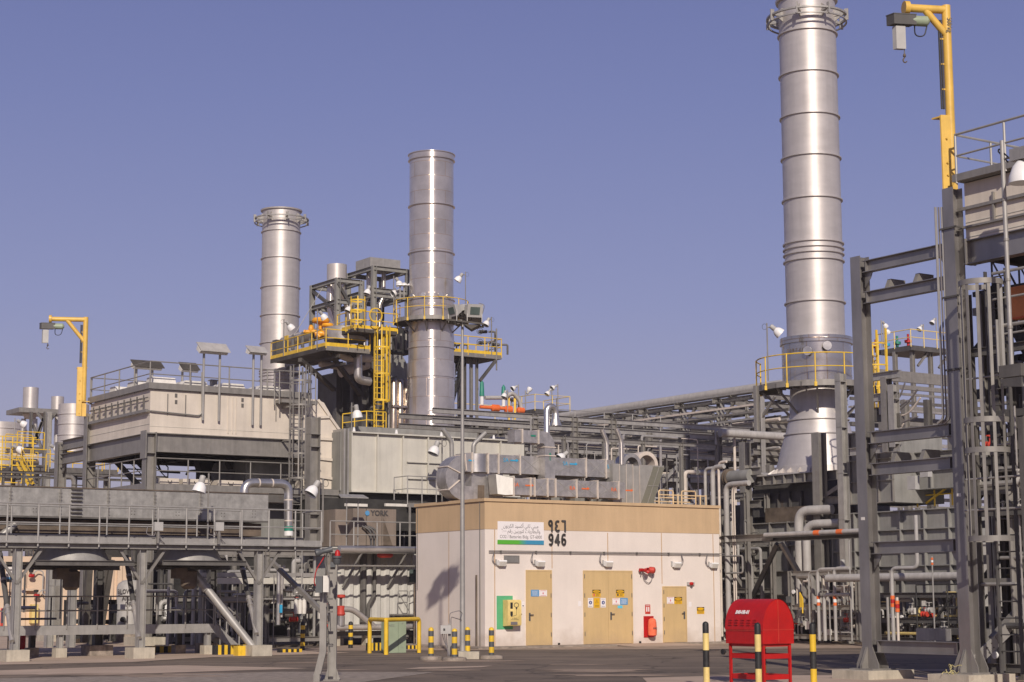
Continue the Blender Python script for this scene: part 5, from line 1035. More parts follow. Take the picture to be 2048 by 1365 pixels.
MB().box(A+U*0.0-W*0.16, U*0.06, W*0.16, Z*h_).build('rib', 'casing_grey', BT)
pbox(BT, 'burner_box', 'steel_black', TU(770, 705, -3.9), U*tl(TU(770, 705, -3.9), U, 822), W*2, Z*1.5)
for px in (766, 776, 786, 796, 806): ptube(BT, 'tube', 'galv', TU(px+6, 700, -1.2), TU(px+6, 668, -1.2), 0.07, 8)
# bronze exchanger tubes
EX = thing('tube_panel', 'bronze panel of thick upright tubes beside the middle stack', 'tube panel', TU(782, 857, -2.6))
A = TU(779, 858, -2.6); hh_ = TU(779, 757, -2.6).z-A.z
mat('bronze', (0.60, 0.50, 0.40), 0.28, 0.8, 0.15, 2.0)
for k in range(3): MB().lathe(A+U*(0.26+0.42*k), Z, [(0, 0.22), (hh_-0.15, 0.22), (hh_, 0.12)], 16).build('tube', 'bronze', EX)
MB().box(A+U*0.05-W*0.3+Z*hh_*0.42, U*1.2, W*0.2, Z*0.12).build('clamp_bar', 'bronze', EX)
MB().path([A-U*0.05-W*0.1, A-U*0.05-W*0.1+Z*hh_, A+U*0.4-W*0.1+Z*(hh_+0.1)], 0.04, 6, 0.2).build('cable', 'galv_dark', EX)
# yellow caged ladder
lb = TU(757, 862, 0.55); LY = thing('caged_ladder', 'bright yellow caged ladder below the yellow platform', 'ladder', lb)
caged_ladder(LY, lb, TU(750, 693, 0.2).z-lb.z, -W, U, 'yellow', 0.55, 1.6, 0.42, 1.05, 1.45, 1.6)
ptube(LY, 'support_pole', 'galv_light', lb+U*0.75+W*0.2, lb+U*0.75+W*0.2+Z*4.4, 0.05, 8)
for z in (1.4, 4.0): MB().bar(lb+Z*z+U*0.2, lb+Z*z+U*0.2+W*1.2, 0.06, 0.06).build('bracket', 'galv', LY)
YF = thing('yellow_railing', 'low yellow railing at the foot of the yellow caged ladder', 'railing', TU(725, 862, 1.2)); a = TU(685, 864, 0.6); b = TU(733, 858, 1.4); railing(YF, [a, b, b+U*1.2], 0.95, 'yellow', 0.028, 0.7)
# equipment on the platform
V1 = thing('steam_drum', 'grey horizontal drum behind the yellow railing of the big platform', 'vessel', TU(640, 690, -1.4))
MB().lathe(TW(566, 697, -1.8)+Z*0.3, -W, [(0, 0.2), (0.2, 0.36), (tlw*0.75, 0.36), (tlw*0.75+0.2, 0.2), (tlw*0.75+0.22, 0)], 20).build('shell', 'silver_pipe', V1)
MB().lathe(TU(690, 672, -1.6), Z, [(-0.3, 1.15), (0.4, 1.18), (0.46, 0.95), (0.5, 0)], 28).build('flanged_head', 'silver_pipe', V1)
for k in range(3): MB().path([TW(600, 700, -0.7)+W*(k*1.2-1.5)+Z*0.1, TW(600, 700, -0.7)+W*(k*1.2-1.5)+Z*0.7, TW(600, 700, -1.5)+W*(k*1.2-1.5)+Z*0.9], 0.10, 8, 0.2).build('nozzle', 'galv_dark', V1)
def valve(P, s, m, label, m2='galv'):
    t = thing('actuated_valve', label, 'valve', P)
    MB().lathe(P+Z*0.25*s, Z, [(0, 0.12*s), (0.3*s, 0.14*s), (0.35*s, 0.30*s), (0.42*s, 0.50*s), (0.52*s, 0.53*s), (0.56*s, 0.50*s), (0.66*s, 0.46*s), (0.70*s, 0.15*s), (0.70*s, 0)], 18).build('actuator', m, t)
    MB().lathe(P-X*0.3*s, X, [(0, 0.24*s), (0.06*s, 0.24*s), (0.07*s, 0.16*s), (0.3*s, 0.24*s), (0.53*s, 0.16*s), (0.54*s, 0.24*s), (0.6*s, 0.24*s), (0.6*s, 0)], 14).build('body', m2, t); return t
valve(TU(641, 668, -2.4), 0.95, 'actuator', 'large amber topped actuated valve on the yellow platform, left of the steel frame', 'actuator')
valve(TU(655, 669, -2.0), 0.65, 'actuator', 'smaller amber actuated valve just right of the large amber one', 'actuator')
VV = thing('relief_valve', 'amber elbow shaped relief valve with black cap on the yellow platform', 'valve', TU(622, 668, -2.6))
c = TU(622, 664, -2.6); MB().path([c-X*0.4, c, c+X*0.2+Z*0.03, c+X*0.5-Z*0.3], 0.11, 10, 0.1).lathe(c, Z, [(0, 0.12), (0.2, 0.16), (0.35, 0.1), (0.41, 0)], 12).build('body', 'actuator', VV); MB().lathe(c+Z*0.4, Z, [(0, 0.08), (0.2, 0.08), (0.2, 0)], 10).build('cap', 'black', VV)
CA = thing('cable_cabinet', 'small grey and yellow cabinet at the far left tip of the yellow platform', 'cabinet', TW(552, 715, -0.5)); a = TW(552, 714, -0.5); MB().box(a, U*0.7, W*0.5, Z*1.0).build('case', 'casing_dark', CA); MB().box(a+U*0.72, U*0.06, W*0.5, Z*1.3).build('side_plate', 'yellow', CA)
for (p, q) in (((800, 0), (0, 0)),): pass
# clad piping below the platform
PPI = thing('insulated_pipe', 'clad pipes bending under the big yellow platform', 'pipe', TU(715, 725, -1.5))
MB().path([TU(676, 705, -1.5), TU(690, 716, -1.5), TU(742, 718, -1.5)], 0.22, 12, 0.3).build('cladding', 'duct_seam', PPI); MB().path([TU(716, 705, -1.2), TU(716, 760, -1.2), TU(740, 764, -1.2)], 0.24, 12, 0.3).build('cladding', 'clad', PPI)
MB().path([TU(680, 745, -2.5), TU(735, 728, -2.5)], 0.30, 12).path([TU(640, 728, -3), TU(690, 735, -3)], 0.2, 10).build('cladding', 'duct_seam', PPI)
# platform railing second level
Q0 = TU(700, 655, 0.8); zq = Q0.z
P2 = thing('yellow_platform', 'upper small platform with yellow railing and gate left of the middle stack', 'platform', Q0)
w2 = tl(Q0, U, 795); pbox(P2, 'deck', 'steel_old', Q0-Z*0.2+U*0.3, U*(w2-0.3), W*2.5, Z*0.18); railing(P2, [Q0+U*0.3+W*2, Q0+U*0.3, Q0+U*w2], 0.95, 'yellow', 0.03, 1.2, 0.18, toem='yellow')
c = Q0+U*0.2-W*0.5; g = MB()
for k in range(3): g.hoop(c+Z*(0.3+0.55*k), 0.42, 0.08, 0.015, -150, 150, 14, -U, W)
for a in (-120, -60, 0, 60, 120): d = (-U)*math.cos(rad(a))+W*math.sin(rad(a)); g.bar(c+d*0.43+Z*0.0, c+d*0.43+Z*1.6, 0.06, 0.02, d)
g.build('ladder_cage', 'yellow', P2); MB().hoop(c+U*1.1+Z*0.7, 0.35, 0.06, 0.06, 0, 360, 18, U, Z, W).build('cage_hoop', 'yellow', P2)
# two steel frames carrying silencers
def frame_tower(px0, px1, ytop, ybot, o, wd, label, mids, m='casing_grey'):
    A = TU(px0, ybot, o); B = A+U*tl(A, U, px1); zt_ = zl(A, ytop); t = thing('steel_frame', label, 'steel frame', A, 'frames carrying vents')
    for P in (A, B, A+W*wd, B+W*wd): hcol(t, P, A.z, zt_, 0.26, 0.24, m, U)
    for y in [zt_-0.12]+[zl(A, q) for q in mids]:
        pbeam(t, 'beam', m, flat(A, y), flat(B, y), 0.24, 0.2); pbeam(t, 'beam', m, flat(A, y)+W*wd, flat(B, y)+W*wd, 0.24, 0.2); pbeam(t, 'beam', m, flat(A, y), flat(A, y)+W*wd, 0.24, 0.2); pbeam(t, 'beam', m, flat(B, y), flat(B, y)+W*wd, 0.24, 0.2)
    return t, A, B, zt_
t1, A, B, z1 = frame_tower(674, 722, 556, 690, -1.8, 3.0, 'grey steel frame under the round silencer drum, left of the middle stack', (603,))
MB().bar(flat(A, z1-0.3), flat(B, (A.z+z1)/2-0.6)+W*0, 0.16, 0.16).build('brace', 'casing_dark', t1); MB().bar(flat(A, z1-0.3)+W*3, flat(A, (A.z+z1)/2), 0.16, 0.16).build('brace', 'casing_dark', t1); MB().bar(flat(A, z1-0.3)+W*1.5+U*1.2, flat(B, (A.z+z1)/2)+W*3, 0.18, 0.18).build('brace', 'casing_dark', t1)
c = (A+B)/2+W*1.5; sd1 = thing('silencer', 'round silver vent silencer on top of a steel frame', 'silencer', flat(c, z1)); rr = 20.5*(DT+2.5)/FPX
MB().lathe(flat(c, z1+0.02), Z, [(0, rr), (zl(c, 531)-z1, rr), (zl(c, 531)-z1, rr-0.04), (zl(c, 531)-z1-0.4, rr-0.06)], 32).build('drum', 'stack_paint', sd1)
MB().path([flat(c, z1)-U*0.35, flat(c, z1-1.3)-U*0.4, flat(c, A.z)-U*0.0-W*0.4], 0.24, 12, 0.4).build('inlet_pipe', 'stack_steel', sd1); MB().path([flat(c, z1)+U*0.35, flat(c, z1-0.4)+U*0.3, flat(c, z1-1.4)+U*0.8, flat(c, z1-3.0)+U*1.0], 0.2, 12, 0.3).build('inlet_pipe', 'stack_steel', sd1)
t2, A, B, z1 = frame_tower(747, 815, 532, 655, -2.2, 3.0, 'taller grey steel frame carrying a grey box, touching the middle stack', (580, 590))
c = A+U*0.1+W*0.6; sb = thing('vent_box', 'grey rectangular vent box on top of the taller steel frame', 'vent', flat(c, z1)); MB().box(flat(c, z1+0.02)+W*0.0, U*(tl(c, U, 800)), W*1.7, Z*(zl(c, 515)-z1)).build('box', 'galv_light', sb)
for dx in (0.5, 1.5): MB().path([flat(A, z1)+W*1.5+U*dx, flat(A, z1-1.4)+W*1.5+U*dx, flat(A, z1-1.9)+W*1.5+U*(dx-0.25), flat(A, z1-4.5)+W*1.5+U*(dx-0.25)], 0.13, 10, 0.1).build('pipe', 'stack_steel', sb)
for px, py, y0, d, tl_, lb, s in ((567, 645, 712, U, 40, 'white dome floodlight on the far left railing post of the big yellow platform', 1.05), (634, 625, 700, U, 40, 'white dome floodlight above the amber valves on the yellow platform', 1.0), (708, 612, 655, -U, 30, 'white dome floodlight beside the yellow ladder gate, facing left', 1.0),
                            (744, 576, 650, -U, 20, 'white dome floodlight between the two steel frames', 1.0), (787, 558, 650, U, 30, 'upper white dome floodlight at the right leg of the taller frame', 1.0), (790, 582, 650, U, -60, 'lower white dome floodlight aimed upward at the right leg of the taller frame', 1.0)):
    P = TU(px, y0, -0.3 if px < 640 else 0.2); dome_lamp(P, zl(P, py)-P.z, d, lb, tl_, s, 0.03, loop=(px < 640))
# platform right of the stack
E0 = TU(1003, 712, -3.0); E0 = E0-U*tl(E0, -U, 902)*1.0
P3 = thing('yellow_platform', 'dark platform with yellow railing and handwheel valves, right of the middle stack', 'platform', E0)
zE = E0.z; lE = tl(E0, U, 1003)
pbox(P3, 'deck', 'steel_old', E0-Z*0.22, U*lE, W*2.8, Z*0.2); MB().chan(E0-Z*0.1-W*0.02, E0-Z*0.1-W*0.02+U*lE, 0.24, 0.06, Z, 0.012, -1).build('edge_channel', 'galv', P3)
railing(P3, [E0, E0+U*lE, E0+U*lE+W*2.8], 1.0, 'yellow', 0.03, 1.3, 0.2, toem='yellow'); railing(P3, [E0+W*2.8, E0+U*lE+W*2.8], 1.0, 'yellow', 0.028, 1.3)
for dx, wd in ((1.25, 0.4), (1.9, 0.16), (2.3, 0.14)):
    P = E0+U*dx+W*0.8; hcol(P3, flat(P), zl(P, 880), zE-0.2, wd, wd, 'galv_dark' if wd > 0.3 else 'galv', U, t=0.03)
MB().bar(E0+U*(lE-0.4)-Z*0.3, E0+U*2.0-Z*1.6, 0.16, 0.16).build('brace', 'casing_dark', P3)
stair(P3, E0+U*1.0-Z*0.4+W*0.2, flat(TU(893, 850, -3.0), zl(TU(893, 850, -3.0), 850)), 0.75, 'steel_black', 'steel_black', W, tr='steel_black')
for i, (px, py) in enumerate(((960, 686), (960, 664), (905, 690), (985, 690))):
    c = TU(px, py, -4.0); t = thing('handwheel_valve', ('lower valve with a black handwheel behind the yellow railing', 'upper valve with a black handwheel behind the yellow railing', 'valve with a black handwheel hard against the middle stack', 'small handwheel valve at the right end of the platform')[i], 'valve', c, 'handwheel valves right of the stack')
    MB().lathe(c, (X*0.3-Y).normalized(), [(0, 0.05), (0.25, 0.05), (0.25, 0)], 8).hoop(c-Y*0.25, 0.17, 0.03, 0.03, 0, 360, 16, X, Z, Y).bar(c-Y*0.25-X*0.17, c-Y*0.25+X*0.17, 0.02, 0.02).bar(c-Y*0.25-Z*0.17, c-Y*0.25+Z*0.17, 0.02, 0.02, X).build('handwheel', 'black', t)
    MB().lathe(c-X*0.1+Z*0.0, X, [(0, 0.08), (0.1, 0.11), (0.5, 0.1), (0.55, 0.05)], 10).path([c+X*0.5, c+X*0.9, c+X*0.9-Z*0.6], 0.06, 8, 0.1).build('body', 'galv_dark', t)
dome_lamp(E0+U*(tl(E0, U, 983)), TU(983, 640, -3.0).z-zE, -U, 'white dome floodlight at the right end of the platform beside the middle stack', 30, 1.05, 0.035)
ptube(P3, 'stand_pipe', 'galv', E0+U*(tl(E0, U, 993))-Z*0.9, E0+U*(tl(E0, U, 993))+Z*1.6, 0.045, 8)
for px in (800, 808, 822): 
    c = TU(px, 600, 0.8); t = thing('mushroom_vent', {800: 'left', 808: 'middle', 822: 'right'}[px]+' one of the small white mushroom vents left of the stack platform', 'vent', c, 'small mushroom vents'); MB().tube(c, flat(c, zl(c, 570)), 0.04, 8).build('pipe', 'galv_light', t); MB().lathe(flat(c, zl(c, 572)), Z, [(0, 0.24), (0.05, 0.23), (0.16, 0.1), (0.17, 0)], 14).build('cap', 'white', t)
dome_lamp(TU(915, 850, -2.0), TU(915, 833, -2).z-TU(915, 850, -2).z, -U, 'white dome floodlight low behind the light mast, right of the middle stack foot', 15, 1.0)

MB().tube(TU(646, 575, -1.8), TU(588, 672, -1.8), 0.018, 4).build('guy_wire', 'galv_light', None, 'thin guy wire slanting from the silencer frame down across the left stack', 'wire')
# ================= ROOF DUCTS AND AIR CONDITIONING =================
def rduct(par, pts, w, h, m='duct', wd=W, name='duct_run'):
    # rectangular duct swept along a polyline lying in a plane with normal wd; w across wd, h across the path
    P = [Vector(p) for p in pts]; b = MB(); o = 0; n = len(P)
    for i in range(n):
        tg = (P[min(i+1, n-1)]-P[max(i-1, 0)]).normalized(); up = wd.cross(tg).normalized()
        k = 1.0
        if 0 < i < n-1: a = (P[i]-P[i-1]).normalized(); k = 1/max(0.5, a.dot(tg))
        b.v += [P[i]-up*h/2*k, P[i]-up*h/2*k+wd*w, P[i]+up*h/2*k+wd*w, P[i]+up*h/2*k]
    for i in range(n-1):
        for j in range(4): b.f.append((i*4+j, i*4+(j+1) % 4, (i+1)*4+(j+1) % 4, (i+1)*4+j))
    b.f.append((0, 3, 2, 1)); b.f.append((n*4-4, n*4-3, n*4-2, n*4-1)); return b.build(name, m, par)
def flange(par, p, dirv, w, h, wd=W, t=0.035, e=0.04):
    up = wd.cross(dirv).normalized(); b = MB().box(p-up*(h/2+e)-wd*e-dirv*t/2, dirv*t, wd*(w+2*e), up*(h+2*e)); return b.build('flange', 'duct_seam', par)
def crossbreak(par, p, q, h):      # raised folds of a sheet duct face
    for a, b in ((p-Z*h/2, q+Z*h/2), (p+Z*h/2, q-Z*h/2)): MB().bar(a-W*0.004, b-W*0.004, 0.022, 0.008, W).build('fold', 'galv_light', par)
R0 = C0+W*1.7
def RU(px, py, o=0.0): return onU(px, py, R0-W*o)
SD = thing('supply_duct', 'upper silver sheet duct with blue marks, curving down at its left end, on the roof', 'duct', flat(RU(910, 990), HB+0.1))
a = RU(930, 923); b_ = RU(1225, 940); zc_ = RU(1085, 932).z-0.0; h_ = 0.62
p0 = flat(a, zc_); le = tl(p0, U, 1228)
rduct(SD, [p0, p0+U*le], 0.6, h_)
xs = [tl(p0, U, px) for px in (944, 976, 997, 1040, 1085, 1172, 1212)]
for x in xs: flange(SD, p0+U*x, U, 0.6, h_)
for i in (2, 3, 5): crossbreak(SD, p0+U*(xs[i]+0.03), p0+U*(xs[i+1]-0.03), h_-0.04)
crossbreak(SD, p0+U*(xs[4]+0.4), p0+U*(xs[5]-0.03), h_-0.04)
# smooth curved piece
rc = 0.52; cc = p0-Z*rc; el = [p0+U*0.02]+[cc+Z*rc*math.cos(rad(t))-U*rc*math.sin(rad(t)) for t in range(15, 181, 15)]+[cc-Z*rc+U*0.35]
rduct(SD, el, 0.62, h_*0.78, name='elbow')
for i in (0, 4, 8, 11): tg = (el[min(i+1, len(el)-1)]-el[i]).normalized() if i < 11 else U; flange(SD, el[i], tg, 0.62, h_*0.78)
bu = MB().lathe(p0+U*(xs[0]+xs[1])/2-Z*h_/2+W*0.28, Z, [(0, 0.40), (h_, 0.40)], 28).build('bend', 'clad', SD)
def mark(par, s, px, py, m, sz=0.16, arrow=0, base=RU):
    q = base(px, py, 0.012); text(par, s, sz, q, U, Z, m, 0.001) if s else None
    if arrow: MB().box(q+U*0.18*arrow-Z*0.02, U*0.24, -W*0.004, Z*0.045).prism([q+U*(0.18*arrow+(0.24 if arrow > 0 else 0))-Z*0.045, q+U*(0.18*arrow+(0.24 if arrow > 0 else 0))+Z*0.065, q+U*(0.18*arrow+(0.34 if arrow > 0 else -0.1))+Z*0.01], -W*0.004).build('arrow', m, par)
for px, py in ((1012, 921), (1131, 928)): mark(SD, 'SA', px, py, 'cyan', 0.19, 1)
mark(SD, "SA", 1219, 934, 'cyan', 0.19); mark(SD, '', 928, 921, 'cyan', 0.1, 1)
for px in (978, 996, 1072, 1176): P = flat(RU(px, 950, -0.3), HB+0.1); MB().bar(P, flat(P, zc_-h_/2), 0.09, 0.09, U).build('stand', 'galv_dark', SD)
# return duct (lower)
RD = thing('return_duct', 'lower silver sheet duct with red marks and arrows along the roof edge', 'duct', flat(RU(1030, 990, 0.9), HB+0.1))
def QU(px, py, o=0.0): return onU(px, py, R0-W*(0.9+o))
zr_ = (QU(1040, 971).z+QU(1200, 982).z)/2; p0 = flat(QU(1026, 971), zr_); le = tl(p0, U, 1250); h2 = 0.56
rduct(RD, [p0, p0+U*le], 0.55, h2)
xs = [tl(p0, U, px) for px in (1061, 1069, 1095, 1111, 1153, 1195, 1237)]
for x in xs+[0.02]: flange(RD, p0+U*x, U, 0.55, h2)
for i in (1, 3, 4, 5): crossbreak(RD, p0+U*(xs[i]+0.03), p0+U*(xs[i+1]-0.03), h2-0.04)
for px, py in ((1032, 970), (1145, 977), (1228, 980)): mark(RD, 'RA', px, py, 'orange', 0.19, 0, QU)
for px, py in ((1042, 971), (1155, 977.5), (1243, 981)): mark(RD, '', px, py, 'orange', 0.19, 1, QU)
for px in (1096, 1072, 1180, 1195): P = flat(QU(px, 990, -0.2), HB+0.1); MB().bar(P, flat(P, zr_-h2/2), 0.05, 0.05, U).build('stand', 'galv', RD)
q = p0-U*0.0; MB().prism([q-Z*h2/2, q-U*0.30-Z*(h2/2+0.02), q-U*0.42-Z*0.25+W*0.3, q-U*0.42+Z*0.42+W*0.4, q-U*0.1+Z*0.34+W*0.3, q+Z*h2/2], W*0.5).build('transition', 'galv_light', RD)
# riser and top duct
RS = thing('riser_duct', 'upright silver duct with green arrows crossing between the two roof ducts', 'duct', flat(RU(1100, 966, 0.5), HB+0.5))
c = RU(1100, 930, 0.35); w = 0.42; zt_ = RU(1100, 893, 0.35).z; zb2 = zr_+h2/2
MB().box(flat(c, zb2)-U*w/2, U*w, W*0.45, Z*(zt_-zb2)).build('duct_run', 'duct', RS)
for z in (zb2+0.03, zt_-0.05, (zb2+zt_)/2+0.25): MB().box(flat(c, z)-U*(w/2+0.03)-W*0.03, U*(w+0.06), W*0.51, Z*0.035).build('flange', 'duct_seam', RS)
e = flat(c, zt_); el = [e+W*0.0+U*0.0]; 
rduct(RS, [e-Z*0.02]+[e-U*0.28+(U*0.28*math.cos(rad(t))+Z*0.30*math.sin(rad(t))) for t in (20, 45, 70, 90)]+[e-U*0.5+Z*0.30], 0.45, 0.42, name='elbow')
rduct(RS, [e-U*0.5+Z*0.30, e-U*1.15+Z*0.30, e-U*1.45+Z*0.30+W*0.0], 0.45, 0.42)
flange(RS, e-U*0.48+Z*0.30, U, 0.45, 0.42); flange(RS, e-U*1.15+Z*0.30, U, 0.45, 0.42)
q = flat(c, (zb2+zt_)/2+0.1)-W*0.012; MB().box(q-U*0.015, U*0.03, -W*0.004, Z*0.2).prism([q-U*0.05+Z*0.2, q+U*0.05+Z*0.2, q+Z*0.28], -W*0.004).build('arrow', 'green_valve', RS); q = e-U*0.8+Z*0.3-W*0.012; MB().box(q, U*0.2, -W*0.004, Z*0.06).build('arrow', 'green_valve', RS)
# air handling box and outdoor unit
AH = thing('air_handler', 'grey box shaped air handler behind the duct elbow on the roof', 'air handler', flat(RU(950, 1000, -0.2), HB+0.1))
A = flat(RU(943, 996, -0.1), HB+0.15); MB().box(A, U*tl(A, U, 1006), W*1.4, Z*(RU(1000, 946, -0.1).z-HB-0.15)).build('case', 'duct', AH); MB().box(A+U*0.25-W*0.03, U*0.25, W*0.03, Z*0.5).build('hatch', 'rust_brown', AH)
for px0, px1, y0 in ((1110, 1145, 955), (1060, 1105, 950)): a = RU(px0+15, 990, -0.6); MB().prism([flat(a, zr_+0.35)-U*0.35, flat(a, zr_+0.35)+U*0.5, flat(a, zr_+0.85)+U*0.75, flat(a, zr_+0.85)-U*0.55], W*0.8).build('hopper', 'galv_light', AH)
for px in (1082, 1150, 1215): A = RU(px, 996, -0.8); MB().box(flat(A, HB+0.1), U*0.8, W*0.7, Z*0.6).build('plenum', 'casing_grey', AH)
OU = thing('outdoor_unit', 'grey air conditioner with a slanted dark coil face at the right end of the ducts', 'air conditioner', flat(RU(1240, 1000, 0.2), HB+0.1))
A = flat(RU(1226, 1002, 0.2), HB+0.12); H_ = RU(1280, 930, 0.2).z-A.z
for k in range(4): MB().box(A+U*(0.0+0.30*k), U*0.285, W*1.3, Z*(H_-0.05*(k % 2))).build('case_panel', 'galv_light', OU); MB().box(A+U*(0.29+0.3*k)-W*0.012, U*0.018, W*0.01, Z*H_).build('panel_joint', 'duct_seam', OU)
A2 = A+U*1.22; MB().prism([A2, A2+U*0.35, A2+U*1.05+Z*H_, A2+Z*H_], W*1.3).build('case', 'galv_light', OU)
q = A2-W*0.02; MB().prism([q+U*0.02+Z*0.05, q+U*0.55+Z*0.03, q+U*1.1+Z*(H_-0.06), q+U*0.62+Z*(H_-0.03)], W*0.018).build('coil', 'cond_coil', OU)
for s in ((0.30, 0.86), ): MB().bar(q+U*0.285+Z*0.04-W*0.01, q+U*0.86+Z*(H_-0.05)-W*0.01, 0.02, 0.01, W).build('coil_bar', 'galv_light', OU)
MB().bar(q+U*0.33+Z*H_*0.49-W*0.01, q+U*0.84+Z*H_*0.49-W*0.01, 0.02, 0.01, W).build('coil_bar', 'galv_light', OU); MB().bar(q+U*0.0+Z*0.03-W*0.015, q+U*0.6+Z*0.03-W*0.015, 0.04, 0.05, Z).build('base_rail', 'green_box', OU)
BC = thing('curved_duct', 'pair of round brownish duct bends behind the outdoor unit', 'duct', RU(1270, 925, -1.6))
for px, o, r in ((1256, -1.6, 0.42), (1286, -1.9, 0.5)):
    c = RU(px, 932, o); MB().hoop(c, r-0.12, 0.5, 0.14, 0, 180, 14, U, Z, W).build('bend', 'duct_seam' if px > 1260 else 'duct', BC)
# goose neck and pipes
g = RU(1094, 900, -0.8); t = thing('gooseneck_vent', 'silver gooseneck vent pipe with a flared mouth above the roof ducts', 'vent', flat(g, HB+0.1)); zt_ = RU(1094, 826, -0.8).z
MB().path([flat(g, HB+0.1), flat(g, zt_), flat(g, zt_+0.02)+U*0.02], 0.105, 16, cap=False).build('pipe', 'clad', t); c = flat(g, zt_)+U*0.19
MB().path([c+Z*0.19*math.sin(rad(a))*1.25-U*0.19*math.cos(rad(a)) for a in range(0, 181, 15)], 0.11, 16, cap=False).build('bend', 'clad', t); e = c+U*0.19; MB().lathe(e-Z*0.45, Z, [(0, 0.22), (0.25, 0.13), (0.45, 0.115)], 20, False).build('mouth', 'clad', t)
for px, y0, lb in ((1214, 860, 'left one of two silver exhaust pipes with cut slanted tops behind the ducts'), (1243, 858, 'right one of two silver exhaust pipes with cut slanted tops behind the ducts')):
    g = RU(px, 925, -1.0); z1 = zl(g, y0+24); MB().path([flat(g, HB+0.1), flat(g, z1), flat(g, zl(g, y0))-U*0.22], 0.085, 12, 0.12, cap=False).build('exhaust_pipe', 'stack_steel', None, lb, 'pipe', 'exhaust pipes with slanted tops')
dome_lamp(flat(RU(1140, 960, -1.9), HB), RU(1140, 908, -1.9).z-HB, -U, 'white dome floodlight half hidden behind the upper roof duct', 55, 0.9)
rr_ = thing('roof_railing', 'cream painted railing on the right end of the building roof', 'railing', flat(RU(1318, 1008, 0.8), HB+0.1))
a = flat(RU(1318, 1008, 1.0), HB+0.11); b_ = a+U*tl(a, U, 1412); mat('cream_rail', (0.70, 0.52, 0.30), 0.5)
for k, (f0, f1) in enumerate(((0, 0.3), (0.48, 0.78))):
    p = a+(b_-a)*f0; q = a+(b_-a)*f1; hh_ = 0.52; MB().path([p, p+Z*hh_, q+Z*hh_, q], 0.025, 8, 0.08).path([p+Z*hh_*0.5, q+Z*hh_*0.5], 0.02, 6).build('hoop_rail', 'cream_rail', rr_)
MB().path([a+Z*0.36, b_+Z*0.36], 0.022, 6).path([a+Z*0.18+W*0.9, b_+Z*0.18+W*0.9], 0.022, 6).build('rail', 'cream_rail', rr_)
for f in (0.4, 0.88, 1.0): ptube(rr_, 'post', 'cream_rail', a+(b_-a)*f, a+(b_-a)*f+Z*0.4, 0.024, 6)
# ================= PIPE RACK IN THE CENTRE =================
K0 = at(1040, 840, 118.0)              # far left end of the big sloping-looking pipe; the rack runs along -W towards the camera
def rline(pxa, pya, pxb, pyb, d0):
    A = at(pxa, pya, d0); L_ = tl(A, -W, pxb); return A, A-W*L_, L_
RK = thing('pipe_rack', 'long grey steel pipe rack with stacked beams running behind the building', 'pipe rack', flat(K0))
A, B, L_ = rline(1040, 843, 1520, 772, 118.0)
zt_ = (A.z+zl(B, 778))/2
def lev(A, py): return zl(A, py)
# the top pipe
TP = thing('large_pipe', 'large grey pipe running along the top of the pipe rack to the right stack', 'pipe', flat(A, A.z))
zz = zl(B, 776); MB().path([flat(A, zz)+W*6, flat(B, zz)-W*2], 0.27, 16).build('pipe', 'pipe_white', TP)
for f in (0.1, 0.3, 0.5, 0.7, 0.9): p = flat(A, zz-0.30)+(B-A)*f; p.z = zz-0.32; MB().box(p-U*0.3-W*0.1, U*0.6, W*0.2, Z*0.12).build('shoe', 'galv', TP)
# longitudinal beams and pipes per level; each level given by the row it crosses at the near end
nb = 7
levels = [zl(B, y) for y in (792, 850, 880, 905, 930)]
wid = 6.0
for k in range(nb+1):
    p = A+(B-A)*(k/nb); p = flat(p)
    for s in (0, 1):
        q = p+U*wid*s; hcol(RK, q, 0, levels[0]+0.1, 0.34, 0.32, 'galv_light', W)
    for z in levels[:4]: pbeam(RK, 'cross_beam', 'galv', flat(p, z)-U*0.6, flat(p, z)+U*(wid+0.6), 0.3, 0.2)
    for s in (-1, 1): MB().bar(flat(p, levels[0]-1.3), flat(p, levels[0]-0.15)+W*s*1.2, 0.13, 0.13).bar(flat(p, levels[0]-1.3)+U*wid, flat(p, levels[0]-0.15)+U*(wid+s*1.2), 0.13, 0.13).build('knee_brace', 'galv', RK)
d = (B-A).normalized(); d.z = 0
for z in levels:
    for s in (0, 1): pbeam(RK, 'long_beam', 'galv_light', flat(A, z)+U*wid*s+W*4, flat(B, z)+U*wid*s, 0.26, 0.18)
random.seed(11)
for i, z in enumerate(levels[1:4]):
    for k in range(9):
        x = 0.4+k*0.62+random.random()*0.15; r = random.choice((0.06, 0.08, 0.11, 0.15, 0.10)); zz = z+0.16+r
        MB().path([flat(A, zz)+U*x+W*4, flat(B, zz)+U*x-W*1], r, 8).build('pipe', random.choice(('pipe_white', 'silver_pipe', 'galv', 'duct_seam')), RK)
for k in range(3):     # cable ladders stacked on the camera side
    z = levels[1]+0.55+0.42*k; b = MB()
    for s in (0, 0.55): b.bar(flat(A, z)+U*(1.5+s), flat(B, z)+U*(1.5+s), 0.05, 0.14)
    b.build('cable_tray', 'galv_dark', RK)
